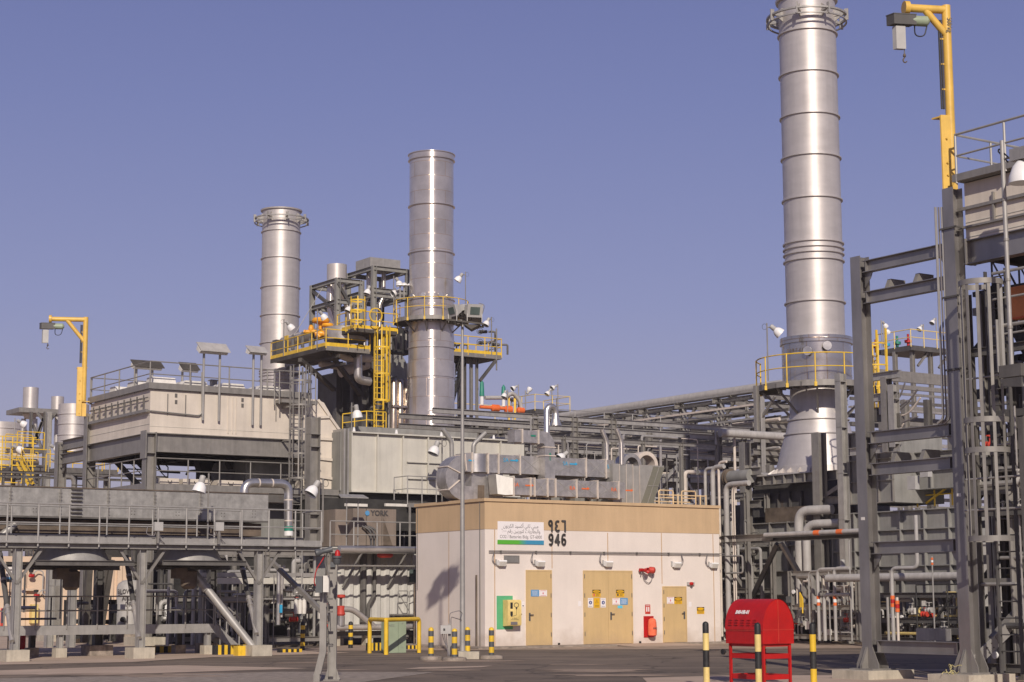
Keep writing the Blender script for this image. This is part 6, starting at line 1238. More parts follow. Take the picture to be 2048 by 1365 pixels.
# second rack level closer, running along U (the beams slope down to the right in the photograph)
Q0 = at(1010, 842, 84.0)
R2 = thing('pipe_rack', 'nearer grey steel rack with level beams crossing in front of the long pipe rack', 'pipe rack', flat(Q0))
l2 = tl(Q0, U, 1500)
lv2 = [zl(Q0, y) for y in (830, 850, 873, 895, 945)]
for i, z in enumerate(lv2):
    for s in (0, 1): pbeam(R2, 'long_beam', 'galv_light' if s == 0 else 'galv', flat(Q0, z)+W*3*s-U*(4 if i < 2 else 0), flat(Q0, z)+W*3*s+U*l2, 0.24, 0.18)
for px in (1070, 1150, 1228, 1300, 1375, 1440, 1490):
    p = flat(Q0)+U*tl(flat(Q0, 5), U, px)
    for s in (0, 1): hcol(R2, p+W*3*s, 0, lv2[0]-(0.0 if px < 1300 else 0.55)+0.1, 0.3, 0.28, 'galv', U)
    for z in lv2[1:]: pbeam(R2, 'cross_beam', 'galv', flat(p, z-0.22)+W*0.1, flat(p, z-0.22)+W*3, 0.22, 0.16)
for a, b in (((1277, 820), (1247, 863)), ((1279, 820), (1322, 868))): MB().bar(onW(*a, flat(A)), onW(*b, flat(A)), 0.16, 0.16, U).build('brace', 'galv_light', RK)
for (a, b) in (((1355, 930), (1310, 985)), ((1362, 945), (1400, 1010)), ((1350, 925), (1378, 955))):
    MB().bar(onU(*a, Q0-W*0.2), onU(*b, Q0-W*0.2), 0.13, 0.13, W).build('brace', 'galv_light', R2)
for k in range(6):
    z = lv2[3]+0.2+0.16*k if k < 3 else lv2[4]+0.2+0.15*(k-3); MB().path([flat(Q0, z)+W*(0.5+0.4*(k % 3)), flat(Q0, z)+W*(0.5+0.4*(k % 3))+U*l2*1.02], 0.075+0.03*(k % 2), 8).build('pipe', ('pipe_white', 'duct_seam', 'silver_pipe')[k % 3], R2)
for (px0, px1, y, r, lb) in ((1440, 1580, 866, 0.20, 'big pale pipe entering the pipe rack just left of the stack cone'), (1395, 1600, 945, 0.13, 'green grey pipe crossing level in front of the stack base')):
    p = onU(px0, y, Q0-W*1.2 if r > 0.15 else Q0-W*3.5); MB().path([p, p+U*tl(p, U, px1)], r, 16).build('pipe', 'pipe_white' if r > 0.15 else 'galv_light', None, lb, 'pipe')
# far platform with orange valves
F0 = at(1070, 815, 122.0); FP = thing('yellow_platform', 'far yellow railed platform crowded with small floodlights, behind the roof gooseneck', 'platform', flat(F0))
lf = tl(F0, U, 1140); lw = tl(F0, W, 1018); zF = zl(F0, 818)
pbox(FP, 'deck', 'casing_dark', flat(F0, zF-0.3), U*lf, W*lw, Z*0.3); railing(FP, [flat(F0, zF)+W*lw, flat(F0, zF), flat(F0, zF)+U*lf, flat(F0, zF)+U*lf+W*lw], 1.0, 'yellow_pale', 0.03, 1.3)
for dx in (0.3, lf-0.5): hcol(FP, flat(F0)+U*dx+W*0.5, 0, zF-0.3, 0.2, 0.2, 'galv', U)
for s in (0, 1): MB().bar(flat(F0, zF-1.6)+U*0.4+W*0.5, flat(F0, zF-0.3)+U*1.5+W*0.5, 0.15, 0.15).bar(flat(F0, zF-1.6)+U*0.4+W*(lw-1), flat(F0, zF-0.3)+U*0.4+W*(lw-2.5), 0.15, 0.15).build('brace', 'casing_dark', FP) if s == 0 else None
lbs = ['far floodlight at the left end of the crowded far platform', 'far floodlight second from left on the crowded far platform', 'tall far floodlight with two heads above the crowded far platform', 'far floodlight turned away on the crowded far platform', 'far floodlight leaning right near the right end of the far platform', 'highest far floodlight at the right end of the far platform']
for (px, py), lb, tt in zip(((1023, 790), (1032, 792), (1037, 774), (1051, 786), (1104, 782), (1116, 773)), lbs, (30, 30, 60, 150, 40, 60)):
    P = onU(px, 815, F0+W*1.0); P.z = zF; dome_lamp(P, zl(P, py)-zF, -U if px != 1051 else U, lb, tt, 0.95, 0.04, 'galv_light', 'floodlights on the far platforms', False)
OV = thing('orange_valve_row', 'row of orange and green valves on a far platform right of the middle stack foot', 'valve set', at(965, 822, 120)); 
b = at(960, 822, 120); lo = tl(b, U, 1025)
MB().path([b+Z*0.25, b+U*lo*0.9+Z*0.25], 0.11, 10).lathe(b+U*0.9+Z*0.25, U, [(0, 0.12), (0.1, 0.24), (0.6, 0.24), (0.7, 0.12)], 12).lathe(b+U*2.0+Z*0.2, U, [(0, 0.12), (0.1, 0.27), (0.5, 0.27), (0.6, 0.12)], 12).lathe(b+U*3.0+Z*0.2, U, [(0, 0.12), (0.1, 0.22), (0.5, 0.22), (0.6, 0.12)], 12).build('valve_body', 'orange', OV)
for dx, h_ in ((0.15, 2.1), (1.9, 1.9)): MB().lathe(b+U*dx+Z*1.0, Z, [(0, 0.17), (h_-1.2, 0.13), (h_-1, 0.0)], 10).build('bonnet', 'green_valve', OV); ptube(OV, 'stem', 'white', b+U*dx+Z*0.4, b+U*dx+Z*1.0, 0.12, 8)
MB().path([b+U*0.4+Z*0.9, b+U*2+Z*1.0, b+U*2.6+Z*1.4, b+U*3.2+Z*0.9, b+U*3.4+Z*0.2], 0.14, 10, 0.3).build('pipe', 'pipe_white', OV)
pbox(OV, 'deck', 'casing_dark', b-Z*0.9-U*4.5, U*(lo+5), W*3, Z*0.3); railing(OV, [b-Z*0.6-U*4.5, b-Z*0.6+U*lo], 1.0, 'yellow_pale', 0.03, 1.4)
pbox(OV, 'beam', 'galv_dark', b-Z*2.4-U*4.5, U*(lo+5), W*3, Z*0.8); 
for dx in (-4, 0.5, lo): hcol(OV, flat(b)+U*dx+W, 0, b.z-0.9, 0.3, 0.3, 'galv', U)
dome_lamp(b+U*2.1-Z*0.6-W*0.2, zl(b+U*2.1, 785)-b.z+0.6, -U, 'far white floodlight standing among the orange and green valves', 20, 0.95, 0.04, 'galv_light', 'floodlights on the far platforms', False)
yl = onU(1018, 900, F0+W*0.5); yl = flat(yl, zl(yl, 860)); MB().bar(yl, flat(yl, zF+1), 0.1, 0.15).bar(yl+U*0.5, flat(yl, zF+1)+U*0.5, 0.1, 0.15).build('ladder', 'yellow', None, 'thin yellow ladder under the left end of the far platform', 'ladder')
# far right platform
F1 = at(1822, 690, 118.0); FQ = thing('yellow_platform', 'far yellow railed platform seen between the right stack and the front steel column', 'platform', flat(F1))
lf = tl(F1, U, 1900); lw = tl(F1, W, 1757); zF = zl(F1, 690)
pbox(FQ, 'deck', 'casing_dark', flat(F1, zF-0.35), U*lf, W*lw, Z*0.33); railing(FQ, [flat(F1, zF)+W*lw, flat(F1, zF), flat(F1, zF)+U*lf], 1.05, 'yellow_pale', 0.035, 1.4)
for px, py, lb in ((1764, 645, 'far upper floodlight of the pair at the left of the far right platform'), (1768, 657, 'far lower floodlight of the pair at the left of the far right platform'), (1848, 653, 'far single floodlight at the middle of the far right platform'), (1874, 640, 'far floodlight half hidden behind the jib crane cables')):
    P = onU(px, 690, F1+W*2.0); P.z = zF; dome_lamp(P, zl(P, py)-zF, U if px < 1800 else -U, lb, 40, 0.95, 0.04, 'galv_light', 'floodlights on the far platforms', False)
for dx, dw in ((0.5, 0.4), (lf-1.5, 0.4), (0.5, lw-1), (-0.0, lw/2)): hcol(FQ, flat(F1)+U*dx+W*dw, 0, zF-0.3, 0.25, 0.25, 'galv', U)
for k, m in enumerate(('red', 'green_valve', 'cyan', 'red', 'green_valve')): c = flat(F1, zF+0.45)+W*(1.0+1.0*k)+U*0.8; MB().lathe(c-Z*0.45, Z, [(0, 0.1), (0.3, 0.1), (0.32, 0.25), (0.5, 0.25), (0.52, 0.08), (0.9, 0.08)], 10).build('small_valve', m, FQ)
b = MB()
for k in range(3): b.bar(flat(F1, zF-1.3)+U*(1+2*k)+W*0.4, flat(F1, zF-0.3)+U*(2+2*k)+W*0.4, 0.14, 0.14)
b.build('brace', 'galv', FQ)
for (y, r) in ((742, 0.2), (752, 0.35), (770, 0.2), (812, 0.2), (845, 0.3)):
    p = at(1745, y, 100); MB().bar(p, p+U*tl(p, U, 1930), 0.2, r*1.2).build('beam', 'galv', FQ)

# upstands, tray supports and small bore lines that crowd the racks
rnd = random.Random(12)
for k in range(26):
    p = A+(B-A)*(k+0.5)/26; x = rnd.choice((-0.25, 0.9, 1.8)); z_ = rnd.choice(levels[1:3]); hcol(RK, flat(p)+U*x, z_, z_+rnd.uniform(0.9, 1.9), 0.16, 0.14, rnd.choice(('galv', 'galv_light')), W, 'upstand', t=0.014)
for k in range(5):
    z_ = levels[1]+0.35+0.38*k; pbar(RK, 'cable_tray', ('galv_light', 'galv', 'duct_seam', 'galv_dark', 'galv_light')[k], flat(A, z_)-U*0.35, flat(B, z_)-U*0.35, 0.06, 0.11)
for k in range(12):
    px = 1062+37*k; p = onU(px, 900, Q0-W*(0.4+0.5*rnd.random())); p = flat(p); z_ = rnd.choice(lv2[1:4]); m_ = rnd.choice(('pipe_white', 'silver_pipe', 'galv_light', 'duct_seam'))
    MB().path([flat(p, 3.0), flat(p, z_+0.3), flat(p, z_+0.3)+U*rnd.uniform(-1.5, 2.0)], rnd.choice((0.03, 0.045, 0.07)), 8, 0.15).build('pipe', m_, R2)
for z_ in (lv2[1]+0.12, lv2[3]+0.12): railing(R2, [flat(Q0, z_)+W*1.0+U*3, flat(Q0, z_)+W*1.0+U*l2*0.9], 0.9, 'galv_light', 0.02, 1.8)
# ================= RIGHT UNIT: casing under the right stack =================
PW = PR-U*2.2
def rW(px, py, o=0.0): return onW(px, py, PW-U*o)
zsb = b0-0.06
SB = thing('stack_support', 'grey steel support frame and casing under the cone of the right stack', 'steel frame', flat(PW))
wa = PW+W*tl(PW, W, 1490); wb = PW-W*tl(PW, -W, 1700); lwb = (wa-wb).length
for o, nm in ((0.0, 'beam'), (4.4, 'beam')):
    pbeam(SB, nm, 'galv', flat(wb, zsb-0.2)+U*o, flat(wa, zsb-0.2)+U*o, 0.34, 0.28)
for k in range(10):
    q = flat(wb, zsb-0.35)+W*(lwb*(k+0.5)/10); MB().box(q-U*0.14, U*0.12, W*0.025, Z*0.30).build('stiffener_plate', 'galv', SB)
for k in range(3): pbeam(SB, 'beam', 'galv_dark', flat(wb, zsb-0.2)+W*(0.1+k*(lwb-0.2)/2)+U*0.15, flat(wb, zsb-0.2)+W*(0.1+k*(lwb-0.2)/2)+U*4.3, 0.34, 0.24)
for px, y0, wd, m in ((1492, 885, 0.34, 'galv'), (1641, 866, 0.40, 'galv'), (1688, 748, 0.30, 'galv_light')):
    P = onW(px, 1000, PW-U*(0.35 if px != 1688 else 1.1)); P = flat(P); hcol(SB, P, 0, zl(P, y0), wd, wd*0.9, m, U, t=0.024)
    if px == 1688:
        for k in range(6): z = 1+k*1.6; MB().box(flat(P, z)-U*0.15-W*0.135, U*0.3, W*0.27, Z*0.025).build('stiffener_plate', m, SB)
P = flat(onW(1515, 900, PW-U*1.2)); hcol(SB, P, zl(P, 862), zl(P, 772), 0.16, 0.14, 'galv', U)
for y in (1010, 945): 
    a = rW(1490, y, 0.35); pbeam(SB, 'beam', 'galv', flat(a, a.z), flat(a, a.z)-W*0.9, 0.28, 0.2)
a = rW(1650, 1002, 0.3); MB().ibeam(flat(a, a.z), flat(a, a.z)-W*1.6, 0.26, 0.2).bar(rW(1655, 990, .3), rW(1690, 966, .3), 0.14, 0.14).build('beam', 'galv', SB)
z1 = rW(1560, 978).z
pbox(SB, 'throat', 'casing_dark', flat(PW, zsb-1.5)+U*0.5-W*1.9, U*3.4, W*3.8, Z*1.4)
def wbox(par, nm, m, px0, px1, y0, y1, o, depth, ribs_v=0, ribs_h=(), rib=0.12, rm=None):
    A = rW(px0, y1, o); L_ = tl(A, -W, px1); z0 = A.z; z1 = rW((px0+px1)/2, y0, o).z
    MB().box(flat(A, z0)-W*L_, U*depth, W*L_, Z*(z1-z0)).build(nm, m, par)
    for k in range(ribs_v+1 if ribs_v else 0): MB().box(flat(A, z0)-W*(L_*k/ribs_v)-U*rib+W*0.0, U*rib, W*0.035, Z*(z1-z0)).build('rib', rm or m, par)
    for f in ribs_h: MB().box(flat(A, z0+(z1-z0)*f)-W*L_-U*rib*0.9, U*rib*0.9, W*L_, Z*0.035).build('rib', rm or m, par)
    return A, L_, z0, z1
TC = thing('turbine_casing', 'dark grey ribbed casing below the right stack support', 'casing', flat(PW+W*2))
wbox(TC, 'upper_panel', 'casing_dark', 1538, 1632, 984, 1030, -0.4, 3, 4)
wbox(TC, 'brown_panel', 'rust_brown', 1531, 1632, 1014, 1046, 0.02, 2)
wbox(TC, 'side_panel', 'casing_grey', 1514, 1660, 1043, 1232, 0.0, 4.4, 4, (0.0, 0.22, 0.47, 0.74, 0.985), 0.16, 'galv')
wbox(TC, 'end_panel', 'casing_dark', 1460, 1512, 1010, 1200, -0.9, 3.4)
wbox(TC, 'skid_base', 'steel_black', 1470, 1920, 1222, 1285, -1.0, 3)
wbox(TC, 'panel', 'casing_grey', 1655, 1672, 1030, 1232, 0.1, 1.5)
T2 = thing('turbine_enclosure', 'pale grey ribbed enclosure behind the front steel columns on the right', 'casing', flat(rW(1800, 1200)))
wbox(T2, 'side_panel', 'casing_grey', 1674, 1960, 1020, 1190, 0.35, 4.4, 6, (0.0, 0.17, 0.33, 0.52, 0.76, 0.985), 0.14, 'casing_grey')
wbox(T2, 'top_duct', 'casing_grey', 1700, 1990, 905, 990, -0.6, 2.4, 5, (0.0, 0.5, 0.98), 0.12)
wbox(T2, 'upper_panel', 'casing_grey', 1705, 1790, 862, 1010, 0.5, 2.4, 3, (0.0, 0.3, 0.6, 0.98), 0.08, 'galv')
wbox(T2, 'cream_panel', 'cream_grey', 1925, 2120, 1085, 1215, 3.4, 2.4, 3, (0.0, 0.35, 0.7, 0.98), 0.05)
for px, y0, y1 in ((1775, 755, 905), (1789, 770, 895), (1735, 770, 905)):
    P = flat(rW(px, 850, 1.4)); hcol(T2, P, zl(P, y1), zl(P, y0), 0.3, 0.26, 'galv_light' if px == 1789 else 'galv', U)
for y, a_, b_2 in ((757, 1735, 1800), (798, 1740, 1795), (905, 1700, 1800)):
    p = rW(a_, y, 1.4); pbeam(T2, 'beam', 'galv_light', p, p-W*tl(p, -W, b_2), 0.26, 0.2)
# white elbows
for px, y0, o, lb in ((1597, 1022, 0.9, 'larger white elbow pipe dropping in front of the dark casing'), (1612, 1049, 0.9, 'smaller white elbow pipe dropping beside the larger one')):
    a = rW(px, y0, o); r = 0.165 if px < 1600 else 0.15; MB().path([a-W*1.4+U*0.3, a, flat(a, 0.6)], r, 16, 0.45, seg=7).build('elbow_pipe', 'pipe_white', None, lb, 'pipe', 'white elbow pipes')
# cable tray and pipe crossing
PP = thing('pipe_bridge', 'level tray and pipe with orange bands crossing between the building and the front column', 'pipe', rW(1600, 1066, 2.5))
a = rW(1443, 1079, 2.6); b_ = a-W*tl(a, -W, 1546); MB().chan(a, b_, 0.24, 0.12, Z, 0.012, 1).build('tray', 'galv', PP)
a2 = rW(1530, 1071, 2.7); b2 = a2-W*tl(a2, -W, 1735); MB().tube(a2, b2, 0.085, 12).build('pipe', 'pipe_white', PP); MB().chan(a2-Z*0.16+U*0.2, b2-Z*0.16+U*0.2, 0.14, 0.3, Z, 0.012, 1).build('tray', 'galv_dark', PP)
for f in (0.50, 0.72): c = a2+(b2-a2)*f; MB().lathe(c, (b2-a2), [(0, 0.087), (0, 0.092), (0.28, 0.092), (0.28, 0.087)], 12, False).build('orange_band', 'orange', PP)
for a, b_ in (((1555, 1088), (1500, 1205)), ((1562, 1086), (1632, 1205)), ((1443, 1110), (1498, 1195))):
    MB().bar(rW(*a, 2.4), rW(*b_, 1.2), 0.15, 0.15, W).build('brace', 'galv' if a[0] != 1555 else 'casing_dark', PP)
ptube(PP, 'post', 'galv', flat(rW(1496, 1290, 1.2)), rW(1496, 1190, 1.2), 0.09, 8)
# vertical bent pipes next to the building corner
VP = thing('pipe_group', 'grey bent pipes rising at the right corner of the cream building', 'pipes', flat(rW(1460, 1290, 2.0)))
for px, y0, r, e in ((1452, 970, 0.10, 1490), (1464, 972, 0.03, 1490), (1468, 972, 0.03, 1490), (1425, 935, 0.09, 1440), (1410, 938, 0.06, 1418), (1437, 925, 0.05, 1445)):
    a = rW(px, y0, 2.6); MB().path([flat(a, 0.2), a, a-W*tl(a, -W, e+8)], r, 10, 0.3).build('pipe', 'pipe_white' if r > .05 else 'duct_seam', VP)
a = rW(1452, 1113, 2.8); L_ = tl(a, -W, 1485); MB().path([a, a-W*L_, a-W*L_-Z*0.6, a-Z*0.6], 0.035, 6, 0.1).build('pipe', 'galv_light', VP)
BF = thing('flanged_pipe', 'big grey flanged pipe end left of the stack support column', 'pipe', rW(1465, 955, 0.5)); a = rW(1447, 957, 0.4); MB().tube(a, a-W*1.6, 0.26, 18).build('pipe', 'casing_grey', BF)
for k in (0.25, 0.38): MB().lathe(a-W*k, -W, [(0, 0.26), (0, 0.34), (0.06, 0.34), (0.06, 0.26)], 18, False).build('flange', 'rust_brown', BF)
dome_lamp(rW(1687, 1180, 1.6), rW(1687, 1125, 1.6).z-rW(1687, 1180, 1.6).z, -U*0.3-W*0.3, 'white dome floodlight hanging straight down before the dark casing, left of front column', 2, 0.95, loop=False)
ws = thing('container', 'low white shed behind the right corner of the cream building', 'container', flat(at(1470, 1290, 70))); a = flat(at(1440, 1290, 68)); MB().box(a, U*tl(a, U, 1520), W*2, Z*zl(a, 1197)).build('wall', 'container', ws); MB().box(a-W*0.05+Z*zl(a, 1197), U*2.4, W*2.1, Z*0.08).build('roof', 'offwhite', ws)
# ================= FRONT FRAME WITH THE RIGHT FILTER HOUSE =================
B0 = flat(at(1942, 1340, 34.0)); A0 = B0+W*tl(B0, W, 1746)
FR = thing('steel_frame', 'tall grey steel frame of two columns joined by paired beams, right front', 'steel frame', B0)
mat('galv_front', (0.29, 0.275, 0.262), 0.36, 0.55, 0.13, 1.6, stretch=(1, 1, 0.45), detail=8)
hp = 0.17
for P, yt, s in ((A0, 515, 1.0), (B0, 378, 1.0)):
    hcol(FR, P, hp+0.02, zl(P, yt), 0.27*s, 0.27*s, 'galv_front', U, t=0.02)
    b = MB().box(flat(P, hp)-U*0.32-W*0.32, U*0.64, W*0.64, Z*0.03)
    for s1 in (-1, 1):
        q = flat(P, hp+0.03); b.prism([q+W*s1*0.02+U*0.136, q+W*s1*0.02+U*0.30, q+W*s1*0.02+U*0.30+Z*0.08, q+W*s1*0.02+U*0.136+Z*0.42], W*0.02).prism([q+W*s1*0.02-U*0.136, q+W*s1*0.02-U*0.30, q+W*s1*0.02-U*0.30+Z*0.08, q+W*s1*0.02-U*0.136+Z*0.42], W*0.02)
        b.prism([q+W*s1*0.136-U*0.136, q+W*s1*0.30-U*0.136, q+W*s1*0.30-U*0.136+Z*0.08, q+W*s1*0.136-U*0.136+Z*0.42], U*0.02).prism([q+W*s1*0.136+U*0.116, q+W*s1*0.30+U*0.116, q+W*s1*0.30+U*0.116+Z*0.08, q+W*s1*0.136+U*0.116+Z*0.42], U*0.02)
    b.build('base_plate', 'galv', FR)
    pl_ = MB().box(flat(P, -0.05)-U*0.62-W*0.50, U*1.25, W*1.0, Z*(hp+0.05)).build('plinth', 'concrete', FR)
zbs = [zl(A0, y) for y in (537, 599, 878, 941, 1097, 1293)]
hb_ = 0.24
for i, z in enumerate(zbs):
    pbeam(FR, 'beam', 'galv_front', flat(A0, z)-W*0.14, flat(B0, z)+W*0.14, hb_, 0.17, t=0.014)
    for P, s1 in ((A0, -1), (B0, 1)):
        MB().box(flat(P, z-hb_/2)+W*s1*0.24-U*0.085, U*0.17, W*0.012, Z*hb_).build('stiffener_plate', 'galv_front', FR)
        q = flat(P, z-hb_/2)-U*0.01
        if i in (0, 2, 4): MB().prism([q+W*s1*0.14, q+W*s1*0.36, q+W*s1*0.30-Z*0.12, q+W*s1*0.14-Z*0.30], U*0.02).build('gusset', 'galv_front', FR)
for z in (zbs[1]+hb_/2, zbs[3]+hb_/2):
    for k in (0.30, 0.60): q = flat(A0, z)+(B0-A0)*k; MB().prism([q, q+U*0.5, q+U*0.5+Z*0.2, q+U*0.1+Z*0.2], W*0.1).build('cross_angle', 'galv', FR)
for z in zbs:
    b = MB()
    for P, s1 in ((A0, -1), (B0, 1)):
        for dz in (-0.07, 0.0, 0.07):
            for dw in (0.165, 0.205): b.lathe(flat(P, z+dz)+W*s1*dw-U*0.012, -U, [(0, 0.012), (0.016, 0.012), (0.016, 0)], 6)
    b.build('bolt_group', 'galv_dark', FR)
MB().box(flat(A0, zbs[3]-1.0)-U*0.142-W*0.05, U*0.006, W*0.10, Z*0.06).box(flat(B0, zbs[4]+0.9)-U*0.142-W*0.05, U*0.006, W*0.10, Z*0.06).build('tag_plate', 'offwhite', FR)
for y in (460, 597, 742):
    z = zl(B0, y); MB().box(flat(B0, z)-U*0.17-W*0.20, U*0.02, W*0.40, Z*0.035).box(flat(B0, z)-U*0.17-W*0.20, U*0.3, W*0.02, Z*0.035).build('clamp', 'casing_dark', FR)
a = flat(A0, zbs[5]+0.12)+W*0.0-U*0.10; 
for k, (f0, f1) in enumerate(((0.06, 0.42), (0.50, 0.82))): MB().bar(a+(B0-A0)*f0+U*1.2+Z*0.1, a+(B0-A0)*f1+U*1.2+Z*0.1, 0.02, 0.24).build('side_plate', 'galv_light', FR)
# big bolted brace at the foot of B
q0 = onU(1952, 1322, B0); q1 = onU(2070, 1190, B0); br = MB().bar(q0+(q1-q0)*0.30, q1, 0.18, 0.18, W).build('brace', 'galv', FR); MB().bar(q0, q0+(q1-q0)*0.46-W*0.10, 0.24, 0.02, W).build('splice_plate', 'galv_light', FR)
for k in range(4):
    for s1 in (-1, 1): c = q0+(q1-q0)*(0.16+0.07*k)-W*0.06+((q1-q0).cross(W).normalized())*0.05*s1; MB().lathe(c, -W, [(0, 0.014), (0.02, 0.014), (0.02, 0)], 6).build('bolt', 'galv_dark', FR)
# cables beside column B
for k, (dx, r) in enumerate(((-0.33, 0.026), (-0.27, 0.018), (-0.21, 0.026))):
    p = B0+(-U*0.55+W*0.83)*(-dx)*1.0; MB().path([flat(p, zl(p, 415)), flat(p, zl(p, 838)), flat(p, zl(p, 846))+W*0.15], r, 6, 0.1).build('riser_cable', 'galv_light' if k != 1 else 'ink_soft', FR)
# jib crane on B
JP = B0-U*0.02-W*0.0
ad_ = Vector((-0.985, -0.17, 0)).normalized(); JM = flat(B0)+ad_*0.02
PJ = flat(at(1903, 300, 34.2))
jib(PJ, 12, 352, 412, 1812, 0, 'near yellow jib crane on the front right column', 0.95, ad_, 0.12)
text(None, '500 kg', 0.14, at(1899.0, 50, 34.10), Z*-1, X, 'ink', 0.002, sx=0.8, label='black 500 kg load marking on the yellow jib crane mast', cat='marking')
# right filter house
E_ = B0-W*0.22+U*0.1
FW = lambda px, py, o=0.0: onW(px, py, E_-U*o)
FH2 = thing('filter_house', 'near cream air filter house with railing at the top right edge', 'filter house', flat(E_))
LW2 = 3.6; z0 = FW(1936, 480).z; z1 = FW(1936, 366).z
pbox(FH2, 'wall_panels', 'cream', flat(E_, z0)-W*LW2, U*5, W*LW2, Z*(z1-z0))
for f in (0.04, 0.18, 0.30): MB().box(flat(E_, z0+(z1-z0)*f)-W*LW2-U*0.010, U*0.009, W*LW2, Z*0.014).build('panel_joint', 'cream_grey', FH2)
for f, h_ in ((0.52, 0.06), (0.20, 0.04)): MB().box(flat(E_, z0+(z1-z0)*f)-W*LW2-U*0.07, U*0.05, W*(LW2+0.15), Z*h_).build('cable_tray', 'galv', FH2)
for k in range(3): MB().box(flat(E_, z0+0.25)-W*(0.75+1.0*k)-U*0.06, U*0.05, W*0.04, Z*(z1-z0)*0.5).build('cable_bracket', 'galv', FH2)
pbox(FH2, 'roof_edge', 'galv', flat(E_, z1+0.02)-W*LW2-U*0.22, U*0.1, W*(LW2+0.1), Z*0.14); pbox(FH2, 'roof', 'casing_grey', flat(E_, z1+0.02)-W*LW2-U*0.1, U*5, W*(LW2+0.05), Z*0.05)
railing(FH2, [flat(E_, z1+0.1)+U*2-U*0.2, flat(E_, z1+0.1)-U*0.2, flat(E_, z1+0.1)-U*0.2-W*LW2], FW(1932, 264, 0.2).z-z1-0.1, 'galv_light', 0.024, 1.3)
pbeam(FH2, 'beam', 'galv_front', flat(E_, z0-0.26)+W*0.0, flat(E_, z0-0.26)-W*LW2, 0.46, 0.24)
MB().box(flat(E_, z0-0.5)-W*0.1-U*0.14, U*0.28, W*0.03, Z*0.5).build('end_plate', 'galv', FH2)
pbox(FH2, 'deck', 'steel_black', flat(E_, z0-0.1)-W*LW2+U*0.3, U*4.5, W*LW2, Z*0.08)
for k in range(4): pbeam(FH2, 'joist', 'steel_black', flat(E_, z0-0.35)-W*(0.4+0.9*k)+U*0.15, flat(E_, z0-0.35)-W*(0.4+0.9*k)+U*4.5, 0.22, 0.14)
zu = FW(1940, 590).z
zm_ = FW(1960, 882).z
# lower cream house behind the cage
E2 = E_+U*1.9; z3 = onW(1960, 762, E2).z; z4 = onW(1960, 690, E2).z; z5 = onW(1960, 872, E2).z
pbox(FH2, 'lower_panels', 'cream', flat(E2, z3)+W*0.1-W*5, U*3, W*5, Z*(z4-z3)); pbox(FH2, 'band', 'casing_grey', flat(E2, z3-0.25)+W*0.1-W*5, U*3, W*5, Z*0.24); pbox(FH2, 'lower_panels', 'cream_grey', flat(E2, z5)+W*0.1-W*5, U*3, W*5, Z*(z3-0.26-z5))
pbeam(FH2, 'beam', 'galv', flat(E2, z5-0.2)+W*0.3-U*0.3, flat(E2, z5-0.2)-W*5-U*0.3, 0.34, 0.2)
pbox(FH2, 'roof_edge', 'galv', flat(E2, z4+0.02)+W*0.3-W*5-U*0.3, U*3, W*5, Z*0.16)
pbox(FH2, 'lower_deck', 'steel_black', flat(E2, z5-0.75)+W*0.2-W*5-U*0.2, U*3, W*5, Z*0.3)
P = flat(onW(2056, 1100, E_-U*0.4)); hcol(FH2, P, 0, z5, 0.12, 0.12, 'galv_dark', U)
stair(FH2, onW(1985, 570, E2-U*0.5), onW(2085, 760, E2-U*0.5), 0.8, 'steel_black', 'galv_dark', U, tr='steel_black', n=9)
stair(FH2, onW(1960, 940, E2-U*0.4), onW(2100, 1110, E2-U*0.4), 0.8, 'steel_black', 'galv_dark', U, tr='steel_black', n=9)
for y, r in ((548, 0.03), (600, 0.022), (655, 0.035), (672, 0.02), (760, 0.018), (960, 0.02), (1022, 0.02)):
    p = FW(1985 if y < 700 else 1930, y, 0.3); MB().tube(p, p-W*3, r, 8).build('rail_pipe', 'galv_light', FH2)
for px, y0, y1 in ((1983, 560, 745), (2008, 560, 745), (1998, 640, 745)): p = FW(px, y1, 0.35); ptube(FH2, 'stand_pipe', 'galv_light', p, flat(p, zl(p, y0)), 0.035, 8)
a_ob = onW(2022, 640, E2-U*0.7)-W*0.6+U*0.2
OB = thing('orange_box', 'bright orange box high at the right edge between the stair rails', 'box', onW(2040, 640, E2-U*0.6)); a = onW(2022, 640, E2-U*0.7); MB().box(a-W*1.2, U*0.4, W*1.2, Z*(onW(2022, 575, E2-U*0.7).z-a.z)).build('panel', 'brick_orange', OB); MB().box(a-W*1.25-U*0.02, U*0.02, W*1.3, Z*0.03).box(a-W*0.6-U*0.02, U*0.02, W*0.03, Z*0.7).build('seam', 'orange_cloth', OB)
LP2 = thing('light_pole', 'grey pipe pole with a large white dome lamp cut by the right edge', 'lamp post', FW(2024, 745, 1.0)); a = FW(2024, 745, 1.0); ptube(LP2, 'pole', 'galv_light', a, flat(a, zl(a, 282)), 0.042, 10); c = flat(a, zl(a, 330))-W*0.42
MB().lathe(c+Z*0.0, Z, [(-0.42, 0.24), (-0.3, 0.23), (-0.12, 0.16), (-0.02, 0.08), (0, 0.0)], 20).build('shade', 'white', LP2); MB().box(c-W*0.2-U*0.1, U*0.2, W*0.38, Z*0.22).build('ballast_housing', 'galv_light', LP2); ptube(LP2, 'arm', 'galv', c+Z*0.1, flat(a, c.z+0.1), 0.02, 6)
for y in (400, 480, 560, 655): MB().hoop(flat(a, zl(a, y)), 0.042, 0.05, 0.012, 0, 360, 10).build('clamp', 'galv', LP2)
MB().path([FW(2022, 320, 1.0), FW(1998, 298, 1.0), FW(1996, 303, 1.0), FW(2016, 325, 1.0)], 0.014, 6, 0.05).build('cable', 'black', LP2)
